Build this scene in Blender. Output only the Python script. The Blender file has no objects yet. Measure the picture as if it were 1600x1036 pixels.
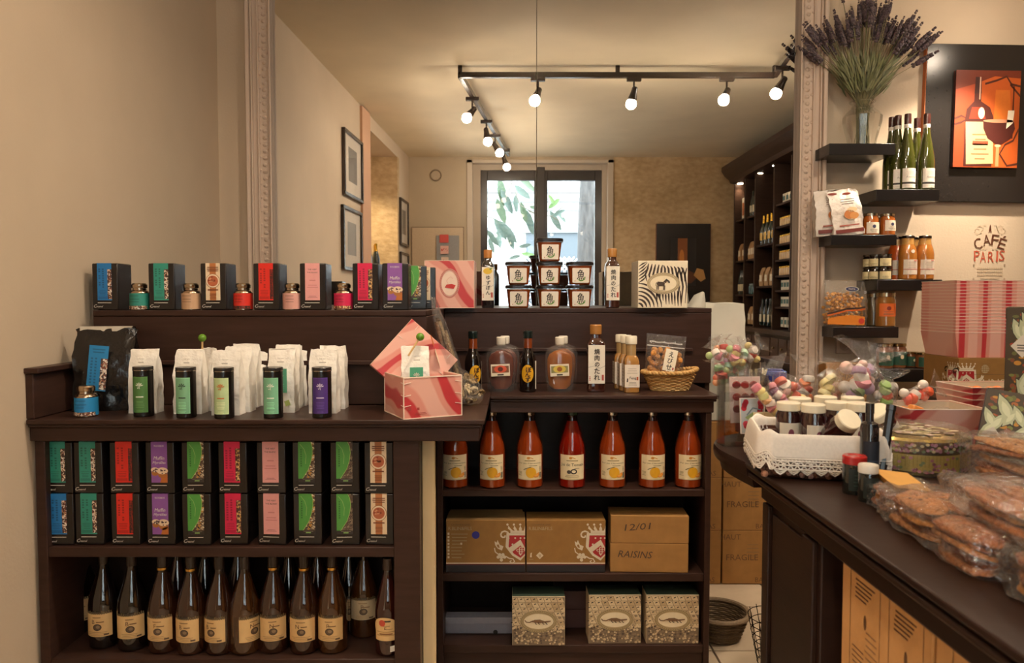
import bpy, bmesh, math, random
from mathutils import Vector, Matrix, noise
from math import sin, cos, pi, radians, atan, sqrt
RND = random.Random(11)
SC = bpy.context.scene
COL = SC.collection
# ------------------------------------------------------------------ camera, world, exposure
FPX, CAM_H, PITCH = 1150.0, 1.354, atan(50 / 1150)
FZ = -.045                                  # the floor
YM = 3.76                                   # the mirror's plane
cam = bpy.data.objects.new('camera', bpy.data.cameras.new('camera'))
COL.objects.link(cam)
cam.location = (0, 0, CAM_H)
cam.rotation_euler = (pi / 2 - PITCH, 0, 0)
cam.data.sensor_width = 36
cam.data.lens = FPX / 1600 * 36
cam.data.clip_start = 0.05
cam.data.dof.use_dof = True
cam.data.dof.focus_distance = 2.7
cam.data.dof.aperture_fstop = 6.5
SC.camera = cam
w = bpy.data.worlds.new('sky'); SC.world = w; w.use_nodes = True
bg = w.node_tree.nodes['Background']
bg.inputs[0].default_value = (0.80, 0.91, 1.0, 1)
bg.inputs[1].default_value = 13.0
SC.view_settings.view_transform = 'Standard'
SC.view_settings.look = 'None'
SC.view_settings.exposure = 0.0
SC.view_settings.gamma = 1
SC.view_settings.use_curve_mapping = False
SC.cycles.max_bounces = 10
SC.cycles.diffuse_bounces = 5
SC.cycles.transparent_max_bounces = 24
SC.cycles.caustics_reflective = False
SC.cycles.caustics_refractive = False
SC.cycles.sample_clamp_indirect = 6
SC.cycles.use_denoising = True
WARM = (1.0, 0.83, 0.64)
SPOT_W, SPILL_W = 58, 17

def P(px, py, Y):                           # a point of the photograph at depth Y
    u, v = (px - 800) / FPX, (518 - py) / FPX
    d = Vector((u, cos(PITCH) + v * sin(PITCH), -sin(PITCH) + v * cos(PITCH)))
    t = Y / d.y
    return Vector((d.x * t, Y, CAM_H + d.z * t))
def X(px, Y): return (px - 800) / FPX * Y * 1.0
def M(px, py, D):                           # a point seen in the mirror, D metres along the folded path
    v = P(px, py, D)
    return Vector((v.x, 2 * YM - D, v.z))

# ------------------------------------------------------------------ colours and materials
def C(h):
    h = h.lstrip('#')
    r = [int(h[i:i + 2], 16) / 255 for i in (0, 2, 4)]
    return tuple(x / 12.92 if x <= .04045 else ((x + .055) / 1.055) ** 2.4 for x in r)
class N:
    def __init__(s, name):
        s.m = bpy.data.materials.new(name); s.m.use_nodes = True
        s.t = s.m.node_tree; s.b = s.t.nodes['Principled BSDF']; s.out = s.t.nodes['Material Output']
    def n(s, typ, **k):
        q = s.t.nodes.new('ShaderNode' + typ)
        for a, b in k.items():
            if hasattr(q, a) and a not in q.inputs: setattr(q, a, b)
            else: q.inputs[a].default_value = b
        return q
    def l(s, a, b): s.t.links.new(a, b)
    def set(s, **k):
        for a, b in k.items():
            s.b.inputs[a.replace('_', ' ')].default_value = b
        return s
def attr_mat(name, rough=.5, vary=.10, scale=60, bump=0, bscale=300, stretch=None, dist=.002, **k):
    q = N(name); q.set(Roughness=rough, **k)
    at = q.n('Attribute', attribute_name='Col')
    tc = q.n('TexCoord')
    co = tc.outputs['Object']
    if stretch:
        mp = q.n('Mapping'); mp.inputs['Scale'].default_value = stretch
        q.l(co, mp.inputs[0]); co = mp.outputs[0]
    nz = q.n('TexNoise'); nz.inputs['Scale'].default_value = scale; nz.inputs['Detail'].default_value = 4
    q.l(co, nz.inputs['Vector'])
    mr = q.n('MapRange'); mr.inputs[3].default_value = 1 - vary; mr.inputs[4].default_value = 1 + vary
    mr.inputs[1].default_value = .25; mr.inputs[2].default_value = .75
    q.l(nz.outputs[0], mr.inputs[0])
    mx = q.n('VectorMath', operation='SCALE')
    q.l(at.outputs['Color'], mx.inputs[0]); q.l(mr.outputs[0], mx.inputs['Scale'])
    q.l(mx.outputs[0], q.b.inputs['Base Color'])
    if bump:
        n2 = q.n('TexNoise'); n2.inputs['Scale'].default_value = bscale; n2.inputs['Detail'].default_value = 3
        q.l(co, n2.inputs['Vector'])
        bp = q.n('Bump'); bp.inputs['Strength'].default_value = bump; bp.inputs['Distance'].default_value = dist
        q.l(n2.outputs[0], bp.inputs['Height']); q.l(bp.outputs[0], q.b.inputs['Normal'])
    return q.m
MATTE = attr_mat('card', .62, .06)
PRINT = attr_mat('print', .5, .04)
CARD = attr_mat('corrugated_board', .75, .10, 25, .1, 200)
BLACKCARD = attr_mat('satin_card', .27, .06)
GLOSS = attr_mat('plastic', .25, .03)
METAL = attr_mat('metal', .22, .05, Metallic=1.0)
WOOD = attr_mat('painted_wood', .36, .22, 6, .12, 40, stretch=(1, 1, 9), Specular_IOR_Level=.2)
PLASTER = attr_mat('plaster', .85, .05, 3, .25, 90, dist=.003)
LIQUID = attr_mat('glass_bottle', .06, .10, 12, Coat_Weight=1.0, Coat_Roughness=.02)
FOIL = attr_mat('foil_paper', .34, .05, 30, .7, 32, dist=.010)
BLACKFOIL = attr_mat('black_foil', .22, .05, 30, .6, 30, dist=.008)
CLOTH = attr_mat('cloth', .9, .06, 200, .2, 900)
STRAW = attr_mat('straw', .6, .25, 120)
BISCUIT = attr_mat('biscuit', .75, .55, 90, 1.0, 110, dist=.008)
LEAF = attr_mat('leaf', .5, .25, 40)
CANDY = attr_mat('candy', .45, .05, Subsurface_Weight=0.0)
TILE = attr_mat('stone_tile', .5, .18, 5, .1, 60)

def stone_mat():
    q = N('sandstone'); q.set(Roughness=.9)
    tc = q.n('TexCoord'); n1 = q.n('TexNoise'); n1.inputs['Scale'].default_value = 2.2; n1.inputs['Detail'].default_value = 8
    n2 = q.n('TexNoise'); n2.inputs['Scale'].default_value = 14; n2.inputs['Detail'].default_value = 6
    mp = q.n('Mapping'); mp.inputs['Scale'].default_value = (1, 1, 1.6)
    q.l(tc.outputs['Object'], n1.inputs[0]); q.l(tc.outputs['Object'], mp.inputs[0]); q.l(mp.outputs[0], n2.inputs[0])
    mx = q.n('Math', operation='ADD'); q.l(n1.outputs[0], mx.inputs[0]); q.l(n2.outputs[0], mx.inputs[1])
    cr = q.n('ValToRGB'); q.l(mx.outputs[0], cr.inputs[0])
    m2 = q.n('Math', operation='MULTIPLY'); m2.inputs[1].default_value = .5
    q.l(mx.outputs[0], m2.inputs[0]); q.l(m2.outputs[0], cr.inputs[0])
    e = cr.color_ramp.elements; e[0].position = .36; e[1].position = .62
    e[0].color = (*C('#ab9068'), 1); e[1].color = (*C('#cbb08a'), 1)
    q.l(cr.outputs[0], q.b.inputs['Base Color'])
    bp = q.n('Bump'); bp.inputs['Strength'].default_value = .5; bp.inputs['Distance'].default_value = .02
    q.l(n2.outputs[0], bp.inputs['Height']); q.l(bp.outputs[0], q.b.inputs['Normal'])
    return q.m
STONE = stone_mat()
def clear(name, col=(1, 1, 1), gl=.12, rough=.08, bump=0, bscale=60, frost=0, fres=.6):
    q = N(name)
    tr = q.n('BsdfTransparent'); tr.inputs[0].default_value = (*col, 1)
    g = q.n('BsdfGlossy'); g.inputs['Roughness'].default_value = rough
    fr = q.n('LayerWeight'); fr.inputs[0].default_value = .35
    ad = q.n('Math', operation='MULTIPLY_ADD'); ad.inputs[1].default_value = fres; ad.inputs[2].default_value = gl
    q.l(fr.outputs['Fresnel'], ad.inputs[0])
    mx = q.n('MixShader'); q.l(ad.outputs[0], mx.inputs[0]); q.l(tr.outputs[0], mx.inputs[1]); q.l(g.outputs[0], mx.inputs[2])
    last = mx
    if frost:
        df = q.n('BsdfDiffuse'); df.inputs[0].default_value = (*[min(1, c) for c in col], 1)
        m2 = q.n('MixShader'); m2.inputs[0].default_value = frost
        q.l(mx.outputs[0], m2.inputs[1]); q.l(df.outputs[0], m2.inputs[2]); last = m2
    if bump:
        tc = q.n('TexCoord'); nz = q.n('TexNoise'); nz.inputs['Scale'].default_value = bscale; nz.inputs['Detail'].default_value = 2
        nz.inputs['Distortion'].default_value = 1.5
        q.l(tc.outputs['Object'], nz.inputs[0])
        bp = q.n('Bump'); bp.inputs['Strength'].default_value = bump; bp.inputs['Distance'].default_value = .01
        q.l(nz.outputs[0], bp.inputs['Height']); q.l(bp.outputs[0], g.inputs['Normal'])
    q.l(last.outputs[0], q.out.inputs['Surface'])
    q.t.nodes.remove(q.b)
    return q.m
FILM = clear('cellophane', (.98, .98, .98), .07, .06, 1.0, 55, fres=.3, frost=.025)
FILMP = clear('pack_film', (.97, .96, .95), .14, .06, 1.0, 60, fres=.35, frost=.02)
FROST = clear('frosted_pouch', (.97, .95, .93), .01, .15, .3, 40, frost=.035, fres=.12)
ACRYL = clear('acrylic', (.97, .98, .98), .12, .05)
PANE = clear('window_glass', (.97, .99, .99), .03, .02)
BAGFILM = clear('plastic_bag', (.86, .82, .70), .05, .25, .8, 14, frost=.60)
GLASSV = clear('clear_glass', (.97, .98, .97), .045, .02, fres=.42)
def mirror_mat():
    q = N('mirror_silver'); q.set(Metallic=1.0, Roughness=0.0, Base_Color=(.94, .94, .93, 1)); return q.m
MIRROR = mirror_mat()
def emit(name, col, s):
    q = N(name); q.set(Base_Color=(0, 0, 0, 1), Emission_Color=(*col, 1), Emission_Strength=s); return q.m
BULB = emit('lit_bulb', (1.0, .80, .55), 30)
BULBR = emit('pink_lit_bulb', (1.0, .55, .42), 14)
BULBD = emit('dim_bulb', (1.0, .75, .55), 1.6)
def marble(name, scale, a='#e6b09f', b='#dc9484', c='#c23c40', rot=0.3, offs=0):
    q = N(name); q.set(Roughness=.42)
    tc = q.n('TexCoord'); mp = q.n('Mapping'); mp.inputs['Rotation'].default_value = (0, rot, .3)
    mp.inputs['Location'].default_value = (offs, offs * .7, 0)
    wv = q.n('TexWave'); wv.bands_direction = 'X'
    wv.inputs['Scale'].default_value = scale; wv.inputs['Distortion'].default_value = 5
    wv.inputs['Detail'].default_value = 2; wv.inputs['Detail Scale'].default_value = 1.2
    q.l(tc.outputs['Object'], mp.inputs[0]); q.l(mp.outputs[0], wv.inputs[0])
    cr = q.n('ValToRGB'); q.l(wv.outputs[1], cr.inputs[0])
    r = cr.color_ramp; r.elements[0].position = .0; r.elements[0].color = (*C(a), 1)
    r.elements[1].position = .5; r.elements[1].color = (*C(b), 1)
    for p, h in ((.34, a), (.52, b), (.86, b), (.93, c), (1.0, c)):
        e = r.elements.new(p); e.color = (*C(h), 1)
    q.l(cr.outputs[0], q.b.inputs['Base Color'])
    return q.m
MARBLE = marble('pink_marbled_card', 2.6, rot=.55, offs=.12)
MARBLE2 = marble('pink_marbled_lid', 2.7, rot=-.6, offs=.31)
STRIPE = marble('pink_streaked_tray', 3.4, rot=.0, offs=.2)
for nd in STRIPE.node_tree.nodes:
    if nd.bl_idname == 'ShaderNodeMapping': nd.inputs['Scale'].default_value = (1, 1, .12)

# ------------------------------------------------------------------ mesh builder
TXT = {}
def text_shape(s):
    if s not in TXT:
        c = bpy.data.curves.new('lettering', 'FONT'); c.body = s; c.resolution_u = 2
        o = bpy.data.objects.new('lettering', c); COL.objects.link(o)
        dg = bpy.context.evaluated_depsgraph_get()
        me = bpy.data.meshes.new_from_object(o.evaluated_get(dg))
        vs = [(v.co.x, v.co.y) for v in me.vertices]; fs = [tuple(p.vertices) for p in me.polygons]
        bpy.data.objects.remove(o); bpy.data.curves.remove(c); bpy.data.meshes.remove(me)
        x0 = min(v[0] for v in vs); x1 = max(v[0] for v in vs); y0 = min(v[1] for v in vs); y1 = max(v[1] for v in vs)
        TXT[s] = ([(x - (x0 + x1) / 2, y - (y0 + y1) / 2) for x, y in vs], fs, x1 - x0, y1 - y0)
    return TXT[s]
class MB:
    def __init__(s, mp=None):
        s.v, s.f, s.c = [], [], []
        s.mp = mp; s.T = None; s.nu = 1 if mp is None else 16
    def add(s, pts, faces, col):
        o = len(s.v)
        if s.T is not None: pts = [s.T @ Vector(p) for p in pts]
        s.v.extend([tuple(p) for p in pts])
        many = isinstance(col, list)
        for i, f in enumerate(faces):
            s.f.append([o + k for k in f]); s.c.append(col[i] if many else col)
        return s
    def box(s, x0, x1, y0, y1, z0, z1, col):
        p = [(x, y, z) for z in (z0, z1) for y in (y0, y1) for x in (x0, x1)]
        return s.add(p, [(0, 2, 3, 1), (4, 5, 7, 6), (0, 1, 5, 4), (2, 6, 7, 3), (0, 4, 6, 2), (1, 3, 7, 5)], col)
    def cbox(s, cx, cy, cz, sx, sy, sz, col): return s.box(cx - sx / 2, cx + sx / 2, cy - sy / 2, cy + sy / 2, cz - sz / 2, cz + sz / 2, col)
    def frustum(s, w0, d0, z0, w1, d1, z1, col, cap=(1, 1)):
        p = [(sx * w / 2, sy * d / 2, z) for w, d, z in ((w0, d0, z0), (w1, d1, z1)) for sx, sy in ((-1, -1), (1, -1), (1, 1), (-1, 1))]
        f = [(0, 1, 5, 4), (1, 2, 6, 5), (2, 3, 7, 6), (3, 0, 4, 7)]
        if cap[0]: f.append((3, 2, 1, 0))
        if cap[1]: f.append((4, 5, 6, 7))
        return s.add(p, f, col)
    def rings(s, rings, col, close=True, cap=(True, True)):
        n = len(rings[0]); pts = [p for r in rings for p in r]; f = []
        for i in range(len(rings) - 1):
            for j in range(n if close else n - 1):
                k = (j + 1) % n
                f.append((i * n + j, i * n + k, (i + 1) * n + k, (i + 1) * n + j))
        if cap[0]: f.append(tuple(range(n - 1, -1, -1)))
        if cap[1]: f.append(tuple((len(rings) - 1) * n + j for j in range(n)))
        return s.add(pts, f, col)
    def lathe(s, prof, col, seg=24, c=(0, 0, 0), sx=1, sy=1, sq=None):
        R = []
        for r, z in prof:
            ring = []
            for j in range(seg):
                a = 2 * pi * (j + .5) / seg; x, y = cos(a), sin(a)
                if sq:                                  # squarish section
                    k = (abs(x) ** sq + abs(y) ** sq) ** (-1 / sq); x, y = x * k, y * k
                ring.append((c[0] + r * sx * x, c[1] + r * sy * y, c[2] + z))
            R.append(ring)
        return s.rings(R, col)
    def tube(s, pts, r, col, seg=6, cap=True):
        R = []; pts = [Vector(p) for p in pts]
        for i, p in enumerate(pts):
            d = (pts[min(i + 1, len(pts) - 1)] - pts[max(i - 1, 0)]).normalized()
            a = d.orthogonal().normalized() if i == 0 else (a - d * a.dot(d)).normalized()
            b = d.cross(a); rr = r[i] if isinstance(r, (list, tuple)) else r
            R.append([p + (a * cos(2 * pi * j / seg) + b * sin(2 * pi * j / seg)) * rr for j in range(seg)])
        return s.rings(R, col, cap=(cap, cap))
    def ring_tube(s, pts, r, col, seg=6):
        R = []; n = len(pts); pts = [Vector(p) for p in pts]
        for i, p in enumerate(pts):
            d = (pts[(i + 1) % n] - pts[i - 1]).normalized(); up = Vector((0, 0, 1)) if abs(d.z) < .9 else Vector((1, 0, 0))
            a = d.cross(up).normalized(); b = d.cross(a)
            R.append([p + (a * cos(2 * pi * j / seg) + b * sin(2 * pi * j / seg)) * r for j in range(seg)])
        R.append(R[0]); return s.rings(R, col, cap=(False, False))
    def ball(s, c, r, col, seg=10, rings=6, sz=1, sx=1, sy=1):
        c = Vector(c); pr = [(r * sin(pi * i / rings) + 1e-5, -r * sz * cos(pi * i / rings)) for i in range(rings + 1)]
        return s.lathe(pr, col, seg, c, sx, sy)
    def prism(s, poly, y0, y1, col):                  # poly in XZ, extruded along Y
        n = len(poly); p = [(x, y0, z) for x, z in poly] + [(x, y1, z) for x, z in poly]
        f = [tuple(range(n)), tuple(range(2 * n - 1, n - 1, -1))] + [(i, n + i, n + (i + 1) % n, (i + 1) % n) for i in range(n)]
        return s.add(p, f, col)
    # flat print: u to the side, v up, l the layer
    def m3(s, u, v, l):
        if s.mp: return s.mp(u, v, l)
        return (u, -.0004 * (l + 1), v)
    def rect(s, u0, v0, u1, v1, col, l=0):
        n = s.nu; p = []; f = []
        for i in range(n + 1):
            u = u0 + (u1 - u0) * i / n; p += [s.m3(u, v0, l), s.m3(u, v1, l)]
            if i < n: f.append((2 * i, 2 * i + 2, 2 * i + 3, 2 * i + 1))
        return s.add(p, f, col)
    def ell(s, cx, cy, rx, ry, col, l=1, n=14):
        p = []; f = []
        for i in range(n + 1):
            a = pi * (1 - i / n); u = cx + rx * cos(a); h = ry * sin(a)
            p += [s.m3(u, cy - h, l), s.m3(u, cy + h, l)]
            if i < n: f.append((2 * i, 2 * i + 2, 2 * i + 3, 2 * i + 1))
        return s.add(p, f, col)
    def poly(s, pts, col, l=1):
        return s.add([s.m3(u, v, l) for u, v in pts], [tuple(range(len(pts)))], col)
    def stroke(s, pts, wd, col, l=1):
        p = []; f = []
        for i, q in enumerate(pts):
            a = Vector(pts[max(i - 1, 0)]); b = Vector(pts[min(i + 1, len(pts) - 1)]); d = (b - a)
            d = d.normalized() if d.length > 1e-9 else Vector((1, 0)); nn = Vector((-d.y, d.x)) * wd / 2
            if isinstance(wd, (list, tuple)): pass
            p += [s.m3(q[0] - nn.x, q[1] - nn.y, l), s.m3(q[0] + nn.x, q[1] + nn.y, l)]
            if i: f.append((2 * i - 2, 2 * i, 2 * i + 1, 2 * i - 1))
        return s.add(p, f, col)
    def ringd(s, cx, cy, rx, ry, wd, col, l=1, n=28):
        p = []; f = []
        for i in range(n):
            a = 2 * pi * i / n
            p += [s.m3(cx + rx * cos(a), cy + ry * sin(a), l), s.m3(cx + (rx - wd) * cos(a), cy + (ry - wd) * sin(a), l)]
            j = (i + 1) % n; f.append((2 * i, 2 * j, 2 * j + 1, 2 * i + 1))
        return s.add(p, f, col)
    def text(s, t, cx, cy, h, col, l=2, wmax=None, shear=0, rot=0, wd=None, bold=0):
        if bold:
            for i in range(6): s.text(t, cx + bold * cos(i * pi / 3), cy + bold * sin(i * pi / 3), h, col, l + .05 * i, wmax, shear, rot, wd)
        vs, fs, tw, th = text_shape(t)
        k = h / th; kx = k if wd is None else wd / tw
        if wmax and tw * kx > wmax: kx = wmax / tw
        ca, sa = cos(rot), sin(rot); p = []
        for x, y in vs:
            x = x * kx + shear * y * k; y = y * k
            p.append(s.m3(cx + x * ca - y * sa, cy + x * sa + y * ca, l))
        return s.add(p, fs, col)
    def bars(s, u0, v0, u1, v1, n, col, l=1, fill=.35, rag=.3):
        h = (v1 - v0) / n
        for i in range(n):
            b = v0 + h * i; cut = (u1 - u0) * rag * RND.random() / 2
            s.rect(u0 + cut, b, u1 - cut, b + h * fill, col, l)
        return s
    def speckle(s, u0, v0, u1, v1, n, cols, size, l=1, test=None):
        for _ in range(n):
            u = RND.uniform(u0, u1); v = RND.uniform(v0, v1)
            if test and not test(u, v): continue
            a = RND.uniform(0, pi); e = size * RND.uniform(.5, 1.2); t = size * RND.uniform(.2, .45)
            q = [(u + e * cos(a) * i - t * sin(a) * j, v + e * sin(a) * i + t * cos(a) * j) for i, j in ((-1, -1), (1, -1), (1, 1), (-1, 1))]
            q = [(min(u1, max(u0, x)), min(v1, max(v0, y))) for x, y in q]
            s.poly(q, RND.choice(cols), l + .3 * RND.random())
        return s
    def barcode(s, u0, v0, u1, v1, l=1):
        u = u0
        while u < u1:
            b = RND.choice((.03, .05, .08)) * (u1 - u0); s.rect(u, v0, min(u + b, u1), v1, C('#1a1614'), l); u += b + RND.choice((.03, .06)) * (u1 - u0)
        return s
    def build(s, name, mat, parent=None, bevel=0, smooth=35, loc=None, rot=None, seg=2):
        me = bpy.data.meshes.new(name)
        me.from_pydata(s.v, [], s.f)
        ca = me.color_attributes.new('Col', 'FLOAT_COLOR', 'CORNER')
        buf = []
        for p, c in zip(me.polygons, s.c): buf.extend((c[0], c[1], c[2], 1.0) * p.loop_total)
        ca.data.foreach_set('color', buf)
        me.materials.append(mat)
        bm = bmesh.new(); bm.from_mesh(me)
        if s.mp is None and not getattr(s, 'flat', False): bmesh.ops.recalc_face_normals(bm, faces=bm.faces)
        bm.to_mesh(me); bm.free()
        if smooth:
            me.shade_smooth(); me.set_sharp_from_angle(angle=radians(smooth))
        o = bpy.data.objects.new(name, me); COL.objects.link(o)
        if parent: o.parent = parent
        if loc is not None: o.location = loc
        if rot is not None: o.rotation_euler = rot
        if bevel:
            b = o.modifiers.new('edge', 'BEVEL'); b.width = bevel; b.segments = seg; b.limit_method = 'ANGLE'; b.angle_limit = radians(40)
        return o
def DEC():
    d = MB(); d.flat = True; return d
def CYL(r, sy=1): return MB(lambda u, v, l: ((r + .0006 * (l + 1)) * sin(u / r), -(r + .0006 * (l + 1)) * cos(u / r) * sy, v))
def thing(name, label, cat, loc=(0, 0, 0), rz=0, group=None):
    o = bpy.data.objects.new(name, None); COL.objects.link(o)
    o.empty_display_size = .05
    o.location = loc; o.rotation_euler = (0, 0, rz); o['label'] = label; o['category'] = cat
    if group: o['group'] = group
    return o
def tag(o, label, cat, group=None):
    o['label'] = label; o['category'] = cat
    if group: o['group'] = group
    return o
def struct(o): o['kind'] = 'structure'; return o
def stuff(o): o['kind'] = 'stuff'; return o
def kids(o): return [c for c in bpy.data.objects if c.parent is o]
KID = {}
def dup(root, loc, rz=None, label=None, group=None, scale=None):
    r = root.copy(); COL.objects.link(r); r.location = loc
    if rz is not None: r.rotation_euler = (0, 0, rz)
    if label: r['label'] = label
    if group: r['group'] = group
    if scale: r.scale = (scale,) * 3
    if root.name not in KID: KID[root.name] = [(c, kids(c)) for c in kids(root)]
    for c, gs in KID[root.name]:
        d = c.copy(); COL.objects.link(d); d.parent = r
        for g in gs:
            e = g.copy(); COL.objects.link(e); e.parent = d
    return r
# palette
DK = C('#3b2821'); DK2 = C('#30211b'); WALL = C('#c6b39b'); CREAM = C('#e6d3b0'); WHITE = C('#e8e0d4'); BLACK = C('#161312')
INK = C('#2a211d'); KRAFT = C('#a3763f'); GOLD = C('#b9975a')
# ------------------------------------------------------------------ the room
YW = -1.70                                             # window wall, behind the camera
CE = 3.12
XR = 3.10
ft = struct(MB().box(-1.75, XR + .1, YW - .1, 3.95, FZ - .06, FZ - .004, C('#6f6152')).build('floor', TILE))
tile_me = None
TS = .42
for i in range(12):
    for j in range(14):
        x = -1.72 + TS * (i + .5); y = YW + TS * (j + .5) - .05
        if tile_me is None:
            t = MB().cbox(0, 0, -.002, TS - .008, TS - .008, .012, C('#b8a58c')).build('tile', TILE, ft, bevel=.002, loc=(x, y, FZ)); tile_me = t.data; tile0 = t
        else:
            t = tile0.copy(); COL.objects.link(t); t.location = (x, y, FZ + RND.uniform(-.0008, .0008))
struct(MB().box(-1.9, XR + .1, YW - .6, 3.95, CE, CE + .1, C('#dccdb0')).build('ceiling', PLASTER))
struct(MB().box(-1.75, XR + .1, 3.80, 3.95, -.11, CE, WALL).build('wall_back', PLASTER))
struct(MB().box(XR, XR + .1, YW - .1, 3.80, -.11, CE, WALL).build('wall_right', PLASTER))
# left wall runs a little out of square; local x runs from the mirror corner towards the window wall
ANG = math.atan2(-1, .04)
WLT = Matrix.Translation((-1.5, 3.80, 0)) @ Matrix.Rotation(ANG, 4, 'Z')
def sD(D): return (3.80 - (2 * YM - D)) * sqrt(1 + .0016)
s_end = (3.80 - YW + .1) * 1.0008
s0, s1 = sD(7.06), sD(8.47)                            # the alcove
wl = MB(); wl.T = WLT
wl.box(-.05, s0, -.12, 0, -.11, CE, WALL)
wl.box(s1, s_end, -.12, 0, -.11, CE, WALL)
wl.box(s0, s1, -.12, 0, 2.98, CE, WALL)
struct(wl.build('wall_left', PLASTER))
al = MB(); al.T = WLT
al.box(s1 - .004, s1 + .1, -1.0, .002, -.06, 2.98, C('#c2a36f'))
struct(al.build('wall_alcove', STONE))
al = MB(); al.T = WLT
al.box(s0 - .1, s0, -1.0, -.12, -.11, CE, WALL); al.box(s0 - .1, s1 + .1, -1.1, -1.0, -.11, CE, WALL)
al.box(s0 - .1, s1 + .1, -1.0, -.12, 2.98, CE, WALL)
struct(al.build('wall_alcove_side', PLASTER))
tr = MB(); tr.T = WLT
tr.box(sD(6.75), s0 + .004, -.02, .022, 0, CE - .01, C('#c99f82'))
struct(tr.build('trim_1', PLASTER))
# window wall
wx0, wx1, wz0, wz1 = -.56, 1.26, .45, 3.085             # recess opening
ww = MB()
ww.box(-1.75, wx0, YW - .1, YW, -.11, CE, C('#b8a78e')); ww.box(wx0, wx1, YW - .1, YW, -.06, wz0, C('#b8a78e'))
ww.box(wx0, wx1, YW - .1, YW, wz1, CE, C('#b8a78e'))
struct(ww.build('wall_window', PLASTER))
struct(MB().box(wx1, XR, YW - .1, YW, -.11, CE, C('#c2a678')).build('wall_stone', STONE))
# window_1: reveal, frame, two casements with panes
def win(px, py, D): return M(px, py, D)
Dw = 2 * YM - YW + .06
wnd = bpy.data.objects.new('window_1', None); COL.objects.link(wnd); struct(wnd); wnd.location = (0, YW - .14, 0)
xa, xm, xb = X(751, Dw), X(845, Dw), X(940, Dw)
zt = P(845, 265, Dw).z; zb = .50
DF = C('#37302d')
rv = MB(); rv.box(wx0, xa, -.14, .04, wz0, wz1, C('#b9aa98')); rv.box(xb, wx1, -.14, .04, wz0, wz1, C('#b9aa98'))
rv.box(xa, xb, -.14, .04, zt, wz1, C('#b9aa98')); rv.box(wx0, wx1, -.16, .10, wz0, zb, C('#b9aa98'))
for i, (a, b) in enumerate(((wx0, wx0 + .07), (wx1 - .07, wx1))): rv.box(a, b, .04, .16, wz0, wz1, C('#c3b5a2'))
rv.box(wx0, wx1, .04, .16, wz1 - .04, wz1, C('#c3b5a2'))
rv.build('reveal', PLASTER, wnd, bevel=.004)
for a, b in ((xa, xm), (xm, xb)):
    e = .085
    f = MB(); f.box(a, a + e, -.05, .02, zb, zt, DF); f.box(b - e, b, -.05, .02, zb, zt, DF)
    f.box(a + e, b - e, -.05, .02, zt - .125, zt, DF); f.box(a + e, b - e, -.05, .02, zb, zb + .12, DF)
    s = f.build('sash', GLOSS, wnd, bevel=.004)
    MB().box(a + e, b - e, -.02, -.014, zb + .12, zt - .125, WHITE).build('pane', PANE, s)
MB().box(xm - .05, xm + .05, .02, .045, zb, zt + .04, DF).build('mullion', GLOSS, wnd, bevel=.006)
f = MB(); f.box(X(727, Dw), X(736, Dw), .02, .05, wz0 + .1, P(730, 268, Dw).z, DF); f.build('shutter', GLOSS, wnd, bevel=.004)

# ------------------------------------------------------------------ outside the window
tag(MB().box(-14, 14, -14.2, -14, -2, 14, C('#cfcdc6')).build('facade_wall', PLASTER), 'pale rendered house front across the street beyond the dark window', 'building')
fac = bpy.data.objects['facade_wall']; fac['label'] = 'pale rendered house front across the street beyond the dark window'
D2 = 2 * YM + 13.9
for py, h in ((298, .12), (313, .10), (328, .05), (360, .14)):
    z = P(850, py, D2).z; MB().box(-8, 8, -14.0, -13.82, z - h / 2, z + h / 2, C('#8b8e8e')).build('ledge', PLASTER, fac)
a = P(822, 362, D2); b = P(905, 470, D2)
MB().box(a.x, b.x, -14.0, -13.9, -1.5, a.z, C('#4f565b')).build('shop_opening', MATTE, fac)
lt = MB()
nx = 11
for i in range(nx):
    for sgn in (-1, 1):
        x = a.x + .1 + (b.x - a.x - .2) * i / (nx - 1)
        pts = [(x + sgn * .22 * (1 if k % 2 else -1), -13.84, -1.2 + .42 * k) for k in range(11) if -1.2 + .42 * k < a.z - .4]
        lt.tube(pts, .03, C('#e8ecec'), 4)
lt.build('lattice_grille', MATTE, fac)
MB().box(-14, 14, -14, YW - .4, -.3, -.2, C('#8d8b86')).build('street', PLASTER)['kind'] = 'structure'
tree = thing('street_tree', 'rough grey tree trunk standing on the street outside the window', 'tree', (0, 0, 0))
D3 = 11.6
tp = MB(); pts = [M(918 - (k - 3) * .8, 262 + 40 * k, D3) for k in range(-3, 9)]
tp.tube([Vector(p) + Vector((RND.uniform(-.01, .01), 0, 0)) for p in pts], [.125 + .006 * k for k in range(12)], C('#4d4a48'), 18)
tp.build('trunk', attr_mat('bark', .9, .5, 18, 1, 30, stretch=(1, 1, .25), dist=.02), tree)
mag = thing('magnolia_branch', 'leafy branch with long drooping green leaves hanging outside the window', 'branch', M(800, 255, 10.6))
mo = Vector(mag.location); mg = MB()
def mpt(px, py, D=10.6): return M(px, py, D) - mo
for br in ([(790, 230), (800, 285), (812, 320), (838, 335), (862, 338)], [(800, 285), (790, 310)], [(838, 335), (826, 330)], [(740, 330), (775, 343), (790, 352)], [(862, 338), (880, 322)], [(862, 338), (874, 345)]):
    mg.tube([mpt(*q) for q in br], .008, C('#6f6a5c'), 5)
mg.build('twig', MATTE, mag)
lf = MB()
leaf_p = [(-.5, 0), (-.3, .13), (0, .17), (.3, .12), (.5, 0), (.3, -.12), (0, -.17), (-.3, -.13)]
leaf0 = None
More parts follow.
